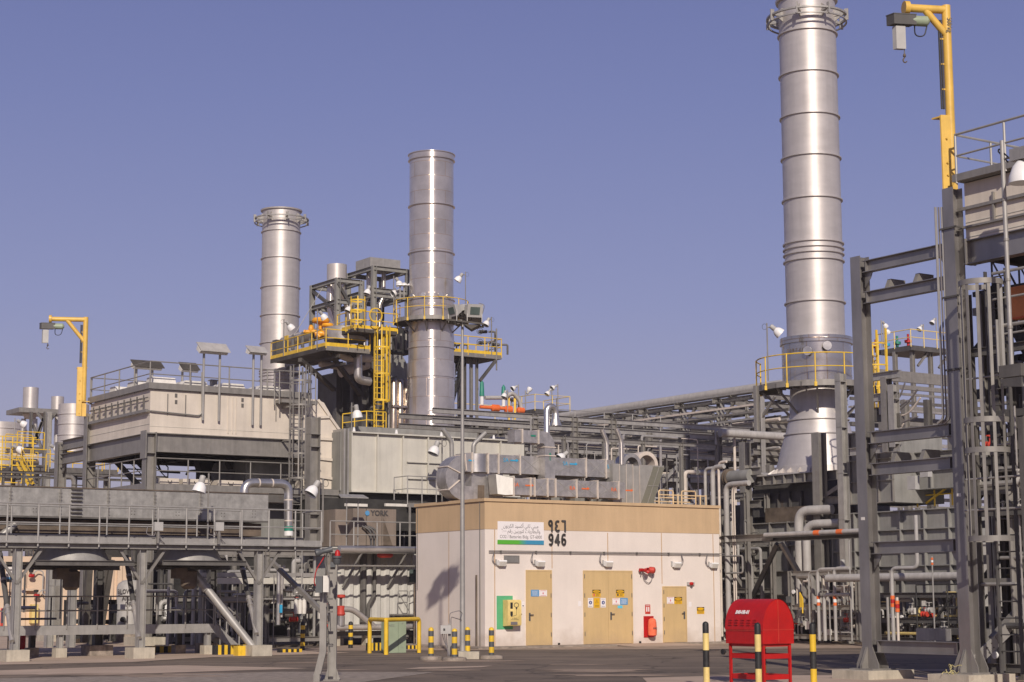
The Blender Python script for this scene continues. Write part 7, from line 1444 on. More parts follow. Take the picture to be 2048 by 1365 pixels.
JB = thing('junction_box', 'dark galvanised box on the tray below the light pole at the right edge', 'junction box', FW(2000, 760, 1.05)); a = FW(1998, 757, 1.05); MB().box(a-W*0.5, U*0.3, W*0.5, Z*0.22).build('box', 'galv_dark', JB); MB().prism([a-W*0.5-Z*0.02, a-Z*0.02, a-Z*0.16-W*0.1, a-Z*0.2-W*0.5], U*0.04).build('bracket', 'casing_dark', JB)
CLr = thing('caged_ladder', 'large grey caged ladder beside the front right column', 'ladder', flat(FW(1985, 1330, 0.9)))
cb_ = flat(onW(1984, 1100, E_-U*0.55)); c = cb_
zc1 = zl(c, 560)
hpz = [zl(c, y) for y in (568, 842, 902, 1078)]
for z in hpz: MB().hoop(flat(c, z), 0.40, 0.10, 0.012, 60, 330, 26, X, Y).build('cage_hoop', 'galv', CLr)
for a_ in (140, 165, 190, 215, 245, 275, 305): d_ = X*math.cos(rad(a_))+Y*math.sin(rad(a_)); MB().bar(flat(c, hpz[-1])+d_*0.395, flat(c, hpz[0])+d_*0.395, 0.06, 0.012, d_).build('cage_strap', 'galv', CLr)
for s1 in (-1, 1): pbar(CLr, 'stile', 'casing_dark', flat(c, 0.2)+U*0.4+W*0.24*s1, flat(c, hpz[0]+0.3)+U*0.4+W*0.24*s1, 0.03, 0.07, U)
r0 = ptube(CLr, 'rung', 'casing_dark', flat(c, 0.6)+U*0.4-W*0.24, flat(c, 0.6)+U*0.4+W*0.24, 0.014, 6)
for k in range(1, 24): copy_part(r0, Z*0.3*k)
# mid platform with black rails at right
MPp = thing('low_platform', 'dark low platform with black pipe railing behind the front right columns', 'platform', flat(rW(1850, 1290, 5.0)))
PQ = PR-U*7.0
def qW(px, py, o=0.0): return onW(px, py, PQ-U*o)
a = qW(1835, 1258); L_ = tl(a, -W, 2030); pbox(MPp, 'deck', 'casing_dark', a-W*L_-Z*0.16, U*1.2, W*L_, Z*0.18)
railing(MPp, [a, a-W*L_], qW(1835, 1170).z-a.z, 'steel_black', 0.024, 1.4)
for k in range(3): p = a-W*(0.5+L_*k/2.4); hcol(MPp, flat(p), 0, a.z-0.16, 0.16, 0.16, 'casing_dark', U, t=0.014)
for f in (0.15, 0.5, 0.8): MB().bar(a-W*L_*f+Z*0.1, a-W*(L_*f+0.9)+Z*1.0, 0.05, 0.05).build('brace', 'steel_black', MPp)
BP = thing('large_pipe', 'pale horizontal pipe with an elbow down, low behind the front right columns', 'pipe', qW(1900, 1158, -1.0)); a = qW(1655, 1157, -1.5); e = a-W*tl(a, -W, 1996); MB().path([a, e, e-Z*1.4], 0.13, 14, 0.25).build('pipe', 'pipe_white', BP)
# loose rope on plinth
RO = MB(); random.seed(3); c = flat(B0, hp+0.02)-U*0.5+W*0.1
for k in range(9): 
    p = [c+X*(random.random()-0.5)*0.12+Z*random.random()*0.12]
    for j in range(4): p.append(p[-1]+X*(random.random()-0.5)*0.16+Z*(random.random()-0.6)*0.12-Y*0.03)
    for q in p: q.z = max(q.z, 0.03)
    RO.path(p, 0.006, 5, 0.1)
RO.build('rope_tangle', 'rope', None, 'tangle of pale yellow rope hanging over the front right concrete plinth', 'rope')
# ================= FOREGROUND OBJECTS =================
# light mast
MP = flat(gnd(925, 1318)); mz = lambda y: zl(MP, y)
LM = thing('light_mast', 'tall tapered galvanised light mast with floodlights on a crosshead, in front of the building corner', 'light mast', MP)
MB().lathe(flat(MP, 0.2), Z, [(0, 0.075), (mz(650)-0.2, 0.036)], 16).build('pole', 'galv_light', LM)
MB().box(flat(MP, -0.05)-X*0.10-Y*0.25, X*0.55, Y*0.5, Z*0.24).build('plinth', 'concrete', LM)
MB().box(flat(MP, 0.19)-X*0.12-Y*0.12, X*0.24, Y*0.24, Z*0.02).build('base_plate', 'galv', LM)
zt = mz(650); c = flat(MP, zt)
b = MB().box(c-X*0.22-Y*0.12, X*0.22, Y*0.24, Z*0.12).build('head_box', 'galv', LM)
b = MB().bar(c-X*0.40+Z*0.10-Y*0.28, c+X*0.56-Z*0.02-Y*0.28, 0.05, 0.05).bar(c-X*0.40+Z*0.10+Y*0.28, c+X*0.56-Z*0.02+Y*0.28, 0.05, 0.05).bar(c-X*0.40+Z*0.10-Y*0.28, c-X*0.40+Z*0.10+Y*0.28, 0.05, 0.05).bar(c+X*0.56-Z*0.02-Y*0.28, c+X*0.56-Z*0.02+Y*0.28, 0.05, 0.05)
b.prism([c+X*0.05-Z*0.02-Y*0.26, c+X*0.50-Z*0.03-Y*0.26, c+X*0.25-Z*0.16-Y*0.26], Y*0.5).prism([c-X*0.36+Z*0.08-Y*0.26, c+X*0.0+Z*0.03-Y*0.26, c-X*0.1-Z*0.03-Y*0.26], Y*0.5); b.build('crosshead', 'steel_old', LM)
def flood(c, d, s, up, nm='floodlight_head'):
    d = d.normalized(); sd_ = d.cross(Z).normalized(); u2 = sd_.cross(d).normalized()
    h = MB().prism([c-u2*0.15*s-sd_*0.19*s, c+u2*0.15*s-sd_*0.19*s, c+u2*0.11*s-sd_*0.14*s-d*0.2*s, c-u2*0.11*s-sd_*0.14*s-d*0.2*s], sd_*0.36*s).cbox(c+d*0.02*s, sd_*0.42*s, u2*0.34*s, d*0.04*s).cbox(c-d*0.27*s, sd_*0.2*s, u2*0.18*s, d*0.16*s).build(nm, 'grey_plastic', LM)
    MB().cbox(c+d*0.045*s, sd_*0.26*s, u2*0.2*s, d*0.012*s).build('glass', 'glass_dark', h)
    for s1 in (-1, 1): MB().bar(c+sd_*0.2*s*s1, Vector((c.x, c.y, zt+0.05))+sd_*0.2*s*s1-Z*0.0, 0.03, 0.02).build('stirrup', 'galv_light', h)
    MB().path([c-d*0.3*s, c-d*0.45*s-Z*0.1, c-d*0.25*s-Z*0.28], 0.012, 5, 0.08).build('cable', 'black', h)
flood(c-X*0.26+Z*0.36-Y*0.25, -X*0.75-Y*0.6-Z*0.35, 0.95, 1); flood(c+X*0.34+Z*0.36-Y*0.2, X*0.30-Y*0.9-Z*0.30, 1.05, 1); flood(c-X*0.08+Z*0.40+Y*0.22, -X*0.5+Y*0.9-Z*0.3, 0.9, 1)
MB().path([c+X*0.55+Z*0.3, c+X*0.62+Z*0.55, c+X*0.45+Z*0.6], 0.01, 5, 0.1).build('cable', 'galv', LM)
# small cabinet on posts beside the mast
q = flat(gnd(896, 1320)); JC = thing('post_cabinet', 'small grey cabinet on a post with looping cables, left of the mast foot', 'cabinet', q); z1 = zl(q, 1268); z2 = zl(q, 1251)
MB().box(flat(q, z1)-X*0.19-Y*0.12, X*0.27, Y*0.18, Z*(z2-z1)).build('case', 'grey_plastic', JC); MB().box(flat(q)+X*0.0-Y*0.03, X*0.09, Y*0.06, Z*z2*1.04).build('post', 'galv', JC)
for k in range(3): MB().path([flat(q, z1)-X*(0.05+0.05*k)-Y*0.06, flat(q, z1-0.22)-X*(0.03+0.03*k), flat(q, 0.1)+X*0.03*k-Y*0.05], 0.012, 5, 0.1).build('cable', 'ink_soft', JC)
MB().path([flat(q, z2)+X*0.05, flat(q, z2+0.32)+X*0.04, flat(q, z2+0.38)+X*0.3, flat(MP, z2+0.3)], 0.01, 5, 0.08).path([flat(q, z2)+X*0.08, flat(q, z2+0.22)+X*0.08, flat(MP, z2+0.12)], 0.01, 5, 0.08).build('cable', 'ink_soft', JC)
MB().box(flat(q, (z1+z2)/2-0.03)-X*0.12-Y*0.125, X*0.05, Y*0.005, Z*0.06).build('plate', 'black', JC)
# bollards
def bollard(P, H, r, stripes, label, slab=None, m1='yellow', m2='dark_plastic', cap=True, group='striped bollards', capcol=None, tilt=0.0):
    t = thing('bollard', label, 'bollard', P, group); n = len(stripes); z = 0
    for k, (m, h) in enumerate(stripes):
        top = (k == n-1)
        pr = [(0, r), (h-(r if top else 0), r)]+([(h-r*0.55, r*0.9), (h-r*0.2, r*0.55), (h, 0)] if top else [])
        MB().lathe(flat(P, z)+X*tilt*z, Z+X*tilt, pr, 20, not top).build('band', m, t); z += h
    if slab: b = MB().lathe(flat(P, -0.02), Z, [(0, slab*1.0), (0.05, slab*1.02), (0.10, slab*0.95), (0.12, slab*0.6), (0.12, 0)], 12).build('base_slab', 'concrete_old', t)
    return t
yb = [('dark_plastic', 0.30), ('yellow', 0.15), ('dark_plastic', 0.13), ('yellow', 0.14), ('dark_plastic', 0.13)]
for px, py, lb, sl in ((862, 1320, 'yellow and grey bollard, leftmost of the group round the mast, left of the cabinet', 0.30), (909, 1322, 'yellow and grey bollard directly left of the mast foot, right of the cabinet', 0.32), (983, 1318, 'yellow and grey bollard right of the mast, near the building corner', 0.32)):
    P = flat(gnd(px, py)); H = zl(P, 1254.5 if px != 909 else 1257); hs = [('dark_plastic', 0.16), ('yellow', 0.15), ('dark_plastic', 0.14), ('yellow', 0.16), ('dark_plastic', 0.14), ('yellow', 0)]; s_ = sum(h for m, h in hs); hs[-1] = ('yellow', H-s_)
    bollard(P, H, 0.072, hs, lb, sl)
P = flat(gnd(935, 1304)); H = zl(P, 1254); hs = [('yellow', 0.18), ('dark_plastic', 0.15), ('yellow', 0.17), ('dark_plastic', 0.15)]; hs.append(('yellow', H-sum(h for m, h in hs))); bollard(P, H, 0.082, hs, 'yellow and grey bollard half hidden behind the mast pole')
for px, py, yt, lb in ((605, 1301, 1243, 'black and yellow bollard in front of the dark piping, right of the tilted pipe brace'), (701, 1297, 1243, 'black and yellow bollard between the beacon post and the yellow guard frame')):
    P = flat(gnd(px, py)); H = zl(P, yt); h = H/7; bollard(P, H, 0.075, [('black', h), ('yellow', h), ('black', h), ('yellow', h), ('black', h), ('yellow', h), ('black', h)], lb)
for px, lb, m, d in ((1412, 'black and faded yellow bollard, leftmost of the ones round the red hose box', 'yellow_pale', 33.3), (1516, 'black and faded yellow bollard in front of the red hose box', 'yellow_pale', 32.8), (1526, 'black and yellow bollard standing behind the red hose box leg', 'yellow', 35.2), (1626, 'black and bright yellow bollard right of the red hose box', 'yellow', 32.8)):
    P = flat(at(px, 1300, d)); H = zl(P, 1243 if px == 1412 else 1245)
    if px == 1526: H = 1.13
    hs = [('black', 0.02)]; z = H-0.215; seq = []
    seq.append(('black', 0.215)); c2 = [m, 'black']; k = 0
    while z > 0.31: seq.append((c2[k % 2], 0.305)); z -= 0.305; k += 1
    seq.append((c2[k % 2], z)); bollard(P, H, 0.058, list(reversed(seq)), lb, None, group='striped bollards')
# red hose box
RB0 = flat(at(1526, 1289, 33.6)); rz = lambda y: zl(RB0, y)
RB = thing('hose_box', 'bright red barrel topped hose box on red legs with white stencilled code', 'hose box', RB0)
wU_ = tl(RB0, U, 1590); wW_ = tl(RB0, W, 1453.5); z0 = rz(1289); zs = z0+0.26; zt2 = z0+0.82; rx = wU_/2
cc_ = flat(RB0, zs)+U*rx; arcp = [flat(RB0, z0), flat(RB0, z0)+U*wU_]+[cc_+U*rx*math.cos(rad(a))+Z*(zt2-zs)*math.sin(rad(a)) for a in range(0, 181, 10)]
MB().prism(arcp, W*wW_).build('body', 'red', RB)
ap2 = [cc_+U*(rx+0.006)*math.cos(rad(a))+Z*((zt2-zs)+0.006)*math.sin(rad(a)) for a in range(0, 181, 10)]
b = MB(); o = 0
for k, p in enumerate(ap2): b.v += [p-W*0.012, p+W*(wW_+0.012)]
for k in range(len(ap2)-1): b.f.append((2*k, 2*k+1, 2*k+3, 2*k+2))
b.build('curved_cover', 'red_faded' if False else 'red', RB)
MB().bar(flat(RB0, zs)-W*0.005, flat(RB0, zs)-W*0.005+U*wU_, 0.006, 0.012).bar(flat(RB0, z0)+U*rx-W*0.006+Z*0.02, flat(RB0, zt2-0.01)+U*rx-W*0.006, 0.008, 0.012, U).build('door_seam', 'red_faded', RB)
MB().box(flat(RB0, zs-0.02)-U*0.012, W*wW_, U*0.011, Z*0.012).build('side_seam', 'red_faded', RB)
for k in range(5):
    a_ = 158; 
    for j in range(3):
        zz = zs+0.09+0.045*j; q = flat(RB0, zz)+W*(wW_*(0.16+0.165*k)); x_ = rx*(1-math.sqrt(max(0, 1-((zz-zs)/(zt2-zs))**2))); MB().bar(q+U*(x_-0.012), q+U*(x_-0.012)+W*0.09, 0.03, 0.012).build('louvre', 'red', RB)
zz = zs+0.32; x_ = rx*(1-math.sqrt(1-((zz-zs)/(zt2-zs))**2)); nrm = Vector((0, 0, 0)); tx = flat(RB0, zz)+W*wW_*0.58+U*(x_-0.022)
text(RB, 'B40-HR-01', 0.105, tx, -W, (Z*0.82+U*0.45).normalized(), 'sign_white', 0.002, sx=0.8, bold=0.004)
for (u_, w_) in ((0.06, 0.06), (wU_-0.06, 0.06), (0.06, wW_-0.06), (wU_-0.06, wW_-0.06)): q = flat(RB0)+U*u_+W*w_; MB().box(q-U*0.022-W*0.022, U*0.045, W*0.006, Z*z0).box(q-U*0.022-W*0.016, U*0.006, W*0.04, Z*z0).build('leg', 'red', RB)
for y in (1314, 1356):
    z = rz(y)
    for (p, q) in ((U*0.06+W*0.06, U*0.06+W*(wW_-0.06)), (U*0.08+W*0.06, U*(wU_-0.08)+W*0.06), (U*(wU_-0.06)+W*0.06, U*(wU_-0.06)+W*(wW_-0.06)), (U*0.08+W*(wW_-0.06), U*(wU_-0.08)+W*(wW_-0.06))): MB().bar(flat(RB0, z)+p, flat(RB0, z)+q, 0.006, 0.09).build('cross_bar', 'red', RB)
MB().box(flat(RB0, z0-0.05)+U*0.05+W*0.05, U*(wU_-0.1), W*(wW_-0.1), Z*0.045).build('tray', 'red', RB)
q = flat(RB0, rz(1306))+W*(wW_-0.05)-U*0.05; MB().lathe(q, -U, [(0, 0.02), (0.05, 0.02), (0.05, 0.055), (0.08, 0.055), (0.08, 0)], 10).build('hand_knob', 'black', RB)
# yellow guard frame and green cabinet
GF = thing('guard_frame', 'bright yellow pipe guard frame round the green cabinet', 'guard frame', flat(gnd(739, 1308)))
ps = [gnd(739, 1307), gnd(772, 1310), gnd(838, 1306), gnd(806, 1304)]
zt_ = zl(ps[1], 1240)
tops = [flat(p, zt_) for p in ps]
MB().path([ps[0], tops[0], tops[1]], 0.062, 12, 0.10).build('rail', 'yellow', GF)
MB().path([tops[1], tops[2], flat(ps[2])], 0.062, 12, 0.10).build('rail', 'yellow', GF); MB().path([tops[0]+Y*0.05, tops[3]], 0.06, 12).build('rail', 'yellow', GF) if False else None
ptube(GF, 'post', 'yellow', flat(ps[1]), tops[1], 0.066, 12); ptube(GF, 'post', 'yellow', flat(ps[3]), flat(ps[3], zt_), 0.062, 12)
g = flat(gnd(775, 1307))+Y*0.25; GC = thing('green_cabinet', 'pale green upright cabinet inside the yellow guard frame', 'cabinet', g); wg = tl(g, U, 811)*0.98
MB().box(g+U*0.02, U*(wg*0.55), W*0.45, Z*zl(g, 1238)).build('door_panel', 'green_box', GC); MB().box(g+U*(wg*0.55+0.025)-W*0.01, U*(wg*0.45), W*0.46, Z*zl(g, 1238)).build('side_panel', 'green_box', GC)
for z in (0.15, 0.85): MB().box(g+U*wg*0.8-W*0.02+Z*z, U*0.03, W*0.01, Z*0.03).build('lock', 'galv_light', GC)
text(GC, 'NCC', 0.09, g+U*wg*0.2-W*0.006+Z*0.8, U, Z, 'ink_soft', 0.001)
# beacon post in the left foreground
PB = flat(gnd(664, 1361)); pz = lambda y: zl(PB, y); BPo = thing('beacon_post', 'foreground steel post with red beacon, sirens and junction boxes', 'post', PB)
MB().ibeam(flat(PB, 0.02), flat(PB, pz(1130)), 0.17, 0.15, X, 0.012).build('post', 'galv', BPo)
MB().box(flat(PB, pz(1148)), X*0.15, Y*0.1, Z*0.03).box(flat(PB, pz(1135))-X*0.05-Y*0.08, X*0.10, Y*0.16, Z*0.1).build('top_plate', 'dark_plastic', BPo)
b = MB().box(flat(PB, 0.0)-X*0.16-Y*0.16, X*0.32, Y*0.32, Z*0.02)
for s1 in (-1, 1): b.prism([flat(PB, 0.02)+X*s1*0.08, flat(PB, 0.02)+X*s1*0.16, flat(PB, 0.25)+X*s1*0.08], Y*0.01)
b.build('base_plate', 'galv', BPo)
S0 = at(640, 1180, 35.6); zz0 = S0.z; sx0 = flat(S0)
MB().box(flat(sx0, pz(1302))-X*0.0, X*0.13, Y*0.12, Z*(pz(1180)-pz(1302))).prism([flat(sx0, pz(1302)), flat(sx0, pz(1302))+X*0.13, flat(sx0, pz(1345))+X*0.03, flat(sx0, pz(1345))-X*0.10], Y*0.12).build('cable_duct', 'galv', BPo)
MB().box(flat(sx0, pz(1362))-X*0.11, X*0.12, Y*0.12, Z*(pz(1345)-pz(1362))).build('cable_duct', 'galv', BPo)
q = flat(at(631, 1186, 35.3)); MB().box(flat(q, pz(1186)), X*0.13, Y*0.15, Z*(pz(1154)-pz(1186))).build('junction_box', 'dark_plastic', BPo)
q = flat(at(646, 1186, 35.25)); MB().box(flat(q, pz(1185)), X*0.11, Y*0.12, Z*(pz(1153)-pz(1185))).build('junction_box', 'offwhite', BPo)
c = at(674, 1107, 35.2); MB().lathe(c-Z*0.22, Z, [(0, 0.05), (0.03, 0.07), (0.12, 0.075), (0.13, 0.10), (0.16, 0.10), (0.17, 0.07)], 16).build('beacon_base', 'dark_plastic', BPo)
MB().lathe(c-Z*0.05+X*0.01, Z, [(0, 0.055), (0.08, 0.05), (0.11, 0.03), (0.12, 0)], 14).build('beacon', 'red', BPo)
hx = (-X+Z*-0.25-Y*0.3).normalized(); c = at(664, 1099, 35.2); MB().lathe(c, hx, [(0, 0.06), (0.12, 0.05), (0.2, 0.045), (0.26, 0.07), (0.30, 0.075), (0.33, 0.07), (0.33, 0)], 14).build('siren_horn', 'dark_plastic', BPo)
MB().path([at(650, 1110, 35.3), at(644, 1122, 35.2), at(632, 1140, 35.2), at(628, 1165, 35.2), at(631, 1172, 35.25)], 0.011, 5, 0.1).build('red_cable', 'red', BPo); MB().path([at(655, 1105, 35.3), at(648, 1125, 35.2), at(659, 1150, 35.1), at(660, 1190, 35.1)], 0.009, 5, 0.1).path([at(652, 1190, 35.2), at(656, 1210, 35.2), at(659, 1240, 35.2)], 0.008, 5, .05).build('cable', 'galv_dark', BPo)
for y in (1150, 1200, 1225, 1290): MB().box(flat(at(655, y, 35.15), pz(y)), X*0.10, Y*0.04, Z*0.035).build('clamp', 'galv_dark', BPo)
# kerbs with black and yellow stripes
def kerb(px0, px1, py, d, label, h=0.22, n=10):
    a = flat(at(px0, py, d)); L_ = tl(a, U, px1); t = thing('striped_kerb', label, 'kerb', a, 'black and yellow kerbs')
    for k in range(n): MB().box(a+U*(L_*k/n), U*(L_/n), W*0.2, Z*h).build('band', 'yellow' if k % 2 else 'black', t)
kerb(430, 505, 1300, 53, 'black and yellow striped kerb between two walkway plinths', 0.28, 12); kerb(738, 772, 1300, 56.5, 'black and yellow striped kerb behind the yellow guard frame', 0.24, 8); kerb(812, 835, 1300, 58, 'short black and yellow striped kerb at the left building corner', 0.12, 6); kerb(560, 604, 1300, 55, 'black and yellow striped kerb left of the black bollard', 0.1, 8); kerb(295, 360, 1300, 55, 'dirty striped kerb in shadow below the low platform', 0.2, 8)
YB = flat(at(476, 1300, 52.0)); MB().prism([YB, YB+U*0.5, YB+U*0.5+Z*0.28, YB+Z*0.28], W*0.3).build('yellow_block', 'yellow', None, 'bright yellow block beside the walkway plinth', 'block')
# ================= PROCESS SKIDS AND SMALL PLANT =================
def clutter(par, P, LU, LW, H, seed, npipe=28, nval=8, mats=('pipe_white', 'silver_pipe', 'galv', 'galv_dark', 'galv_light'), frame=True, back=True, rmax=0.09, z0=0.25, da=U, db=W, fm='galv'):
    rnd = random.Random(seed); f = lambda a, b, z: flat(P)+da*a+db*b+Z*z
    if back: MB().box(f(0, LW, 0.1), da*LU, db*0.1, Z*(H*0.93)).build('dark_backing', 'steel_black', par)  # black sheet stands in for the dark interior behind the pipes
    if frame:
        nx = max(1, int(LU/2.2))
        for i in range(nx+1):
            for j in (0, 1): p = f(LU*i/nx, LW*j, 0); MB().ibeam(flat(p, 0.1), flat(p, H), 0.16, 0.15, da, 0.012).build('column', fm, par)
        for z in (0.25, H*0.5, H-0.08):
            for j in (0, 1): pbeam(par, 'beam', fm, f(0, LW*j, z), f(LU, LW*j, z), 0.16, 0.12, t=0.01)
    for k in range(npipe):
        r = rnd.choice((0.02, 0.025, 0.035, 0.05, 0.06, rmax)); a = rnd.uniform(0, LU); b_ = rnd.uniform(-0.1, LW*0.8); za = rnd.uniform(z0, H*0.6); m = rnd.choice(mats)
        kind = rnd.random(); pts = [f(a, b_, za)]
        if kind < 0.45: zb = rnd.uniform(za+0.5, H); pts += [f(a, b_, zb), f(min(LU, max(0, a+rnd.uniform(-1.2, 1.2))), b_, zb)]
        elif kind < 0.75: a2 = min(LU, max(0, a+rnd.uniform(-2.5, 2.5))); pts += [f(a2, b_, za), f(a2, b_, max(0.1, za+rnd.uniform(-0.9, 0.9)))]
        else: pts = [f(a, b_, 0.1), f(a, b_, rnd.uniform(0.6, H))]
        MB().path(pts, r, 8, r*2.5).build('pipe', m, par)
    for k in range(nval):
        c = f(rnd.uniform(0.1, LU-0.1), rnd.uniform(-0.25, 0.4), rnd.uniform(0.3, H*0.75)); s = rnd.uniform(0.6, 1.1); q = rnd.random()
        if q < 0.5: MB().lathe(c-da*0.12*s, da, [(0, 0.09*s), (0.03*s, 0.09*s), (0.035*s, 0.05*s), (0.12*s, 0.09*s), (0.2*s, 0.05*s), (0.21*s, 0.09*s), (0.24*s, 0.09*s), (0.24*s, 0)], 10).tube(c, c+Z*0.22*s, 0.018, 6).hoop(c+Z*0.22*s, 0.09*s, 0.015, 0.015, 0, 360, 12, X, Y, Z).build('valve', rnd.choice(('galv_light', 'red_faded', 'galv', 'pipe_white')), par)
        elif q < 0.75: MB().box(c, da*0.2*s, -db*0.1, Z*0.26*s).build('instrument_box', rnd.choice(('grey_plastic', 'offwhite', 'dark_plastic')), par)
        else: MB().lathe(c, -db, [(0, 0.03), (0.05, 0.03), (0.05, 0.07*s), (0.09, 0.07*s), (0.09, 0)], 12).build('gauge', rnd.choice(('white', 'galv_light')), par)
    return f
# A: between the walkway legs and the container
a = flat(at(402, 1290, 60)); SK = thing('process_skid', 'dark crowded skid of pipes and valves behind the right cooler legs', 'process skid', a)
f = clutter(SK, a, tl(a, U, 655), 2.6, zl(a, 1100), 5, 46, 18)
for px, y0, y1, r, m in ((556, 1130, 1250, 0.075, 'clad'), (563, 1135, 1235, 0.04, 'silver_pipe'), (546, 1150, 1300, 0.02, 'galv'), (473, 1180, 1300, 0.02, 'galv_light')): p = onU(px, y1, a-W*0.5); ptube(SK, 'pipe', m, p, flat(p, zl(p, y0)), r, 12)
p = onU(562, 1226, a-W*0.6); ptube(SK, 'blue_tag', 'cyan', p, flat(p, zl(p, 1210)), 0.05, 8)
for y, m, w in ((1150, 'galv_light', 0.14), (1162, 'cream_grey', 0.20), (1198, 'galv_light', 0.05)): p = onU(402 if y < 1190 else 528, y, a-W*0.15); MB().bar(p, p+U*tl(p, U, 640), 0.1, w).build('beam', m, SK)
for px in (592, 600, 608): p = onU(px, 1228, a-W*0.3); MB().lathe(p, Z, [(0, 0.07), (0.25, 0.085), (0.45, 0.07), (0.5, 0.0)], 10).build('bottle', 'offwhite', SK)
for dx in (0.0, 0.22): p = onU(590+dx*60, 1190, a-W*0.4); MB().tube(p, flat(p, zl(p, 1075)), 0.02, 6).build('ladder_stile', 'galv_light', SK)
p = onU(590, 1190, a-W*0.4)
for k in range(7): MB().tube(p+Z*0.25*k, p+Z*0.25*k+U*0.25, 0.012, 5).build('ladder_rung', 'galv_light', SK)
# bundle behind the low platform
a = flat(at(318, 1285, 64)); SK2 = thing('valve_manifold', 'dark valve manifold with small bright pipes behind the middle cooler leg', 'manifold', a)
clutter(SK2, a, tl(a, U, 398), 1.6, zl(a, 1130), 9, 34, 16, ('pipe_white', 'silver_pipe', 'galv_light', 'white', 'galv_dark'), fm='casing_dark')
a = flat(at(170, 1290, 66)); SK3 = thing('pipe_stand', 'dark crossing braces and thin pipes left of the air drum', 'pipe stand', a); clutter(SK3, a, tl(a, U, 226), 2.0, zl(a, 1200), 4, 12, 4, ('galv_dark', 'galv', 'casing_dark'), True, False, fm='steel_black')
for a_, b_2 in (((178, 1140), (168, 1285)), ((216, 1110), (182, 1290)), ((222, 1120), (196, 1290)), ((330, 1170), (425, 1245)), ((352, 1120), (300, 1180))): MB().bar(onU(*a_, a-W*1.0), onU(*b_2, a-W*1.0), 0.22, 0.22, W).build('brace', 'steel_old', SK3)
for px in (97, 141): P = flat(at(px, 1290, 62)); MB().ibeam(flat(P), flat(P, zl(P, 1130)), 0.26, 0.24, U, 0.016).build('column', 'galv_light', SK3)
p = at(97, 1166, 62); MB().bar(p, p+U*tl(p, U, 141), 0.14, 0.2).build('beam', 'galv_light', SK3)
# B: in front of the dark casing at right of the building
a = flat(rW(1720, 1290, 2.2)); SB2 = thing('process_skid', 'skid of bent pipes, valves and orange marked posts right of the red hose box', 'process skid', a)
clutter(SB2, a, tl(a, W, 1585), 1.6, zl(a, 1140), 21, 52, 26, ('pipe_white', 'silver_pipe', 'galv_light', 'galv', 'galv_dark', 'duct_seam'), True, False, 0.08, 0.3, W, U)
for px, y0, y1, r, e in ((1635, 1139, 1300, 0.055, 1700), (1668, 1137, 1300, 0.055, 1700), (1698, 1080, 1290, 0.03, 0), (1657, 1142, 1290, 0.025, 0), (1648, 1190, 1300, 0.06, 1700), (1617, 1143, 1300, 0.03, 1665)):
    p = rW(px, y0, 2.9); pts = [flat(p, 0.15), p]+([p-W*tl(p, -W, e)] if e else []); MB().path(pts, r, 10, 0.2).build('pipe', 'pipe_white' if r > 0.05 else 'galv_light', SB2)
    if px in (1635, 1668):
        z_ = zl(p, 1205); 
        for k, m in enumerate(('orange', 'white', 'orange')): MB().lathe(flat(p, z_-0.11+0.11*k), Z, [(0, r), (0, r+0.006), (0.10, r+0.006), (0.10, r)], 12, False).build('marker_band', m, SB2)
p = rW(1605, 1215, 2.9); MB().prism([p-Z*0.0, p+W*0.14, p+W*0.14+Z*0.5, p+Z*0.3], U*0.05).build('yellow_tag', 'yellow', SB2); MB().bar(p+Z*-0.2, p-Z*0.0, 0.04, 0.04).build('yellow_tag', 'yellow', SB2)
# C: behind the front frame
a = flat(rW(1925, 1290, 3.6)); SC2 = thing('process_skid', 'dark skid of pipes and yellow lagged valves seen between the front columns', 'process skid', a)
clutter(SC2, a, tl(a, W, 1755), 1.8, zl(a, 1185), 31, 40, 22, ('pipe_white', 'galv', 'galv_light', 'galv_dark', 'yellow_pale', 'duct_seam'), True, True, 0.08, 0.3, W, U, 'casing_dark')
for px, y0, m in ((1783, 1137, 'pipe_white'), (1794, 1195, 'duct_seam'), (1775, 1195, 'galv_light')):
    p = rW(px, y0, 4.2); e = 1835; pts = [flat(p, 0.15), p]+([p-W*tl(p, -W, e), p-W*tl(p, -W, e)+Z*1.6] if px == 1783 else []); MB().path(pts, 0.06 if px == 1783 else 0.045, 10, 0.2).build('pipe', m, SC2)
    if px in (1783, 1794):
        z_ = zl(p, 1206 if px == 1783 else 1216)
        for k, m2 in enumerate(('orange', 'red', 'orange')): MB().lathe(flat(p, z_-0.13+0.12*k), Z, [(0, 0.06), (0, 0.07), (0.11, 0.07), (0.11, 0.06)], 12, False).build('marker_band', m2, SC2)
MK = thing('marker_post', 'thin tall marker post with orange and white top between the front columns', 'marker post', flat(rW(1867, 1290, 5.5))); p = flat(rW(1867, 1200, 5.5)); ptube(MK, 'pole', 'galv_light', flat(p), flat(p, zl(p, 1113)), 0.022, 8)
for k, m in enumerate(('orange', 'white', 'orange')): ptube(MK, 'band', m, flat(p, zl(p, 1130-5*k)), flat(p, zl(p, 1126-5*k)+0.0), 0.035, 8)
a = flat(rW(1500, 1290, 1.8)); SD2 = thing('process_skid', 'dark piping low behind the corner of the cream building', 'process skid', a); clutter(SD2, a, 3.2, 1.2, zl(a, 1080), 17, 22, 5, ('galv', 'galv_light', 'pipe_white'), True, False, 0.07, 0.3, W, U)
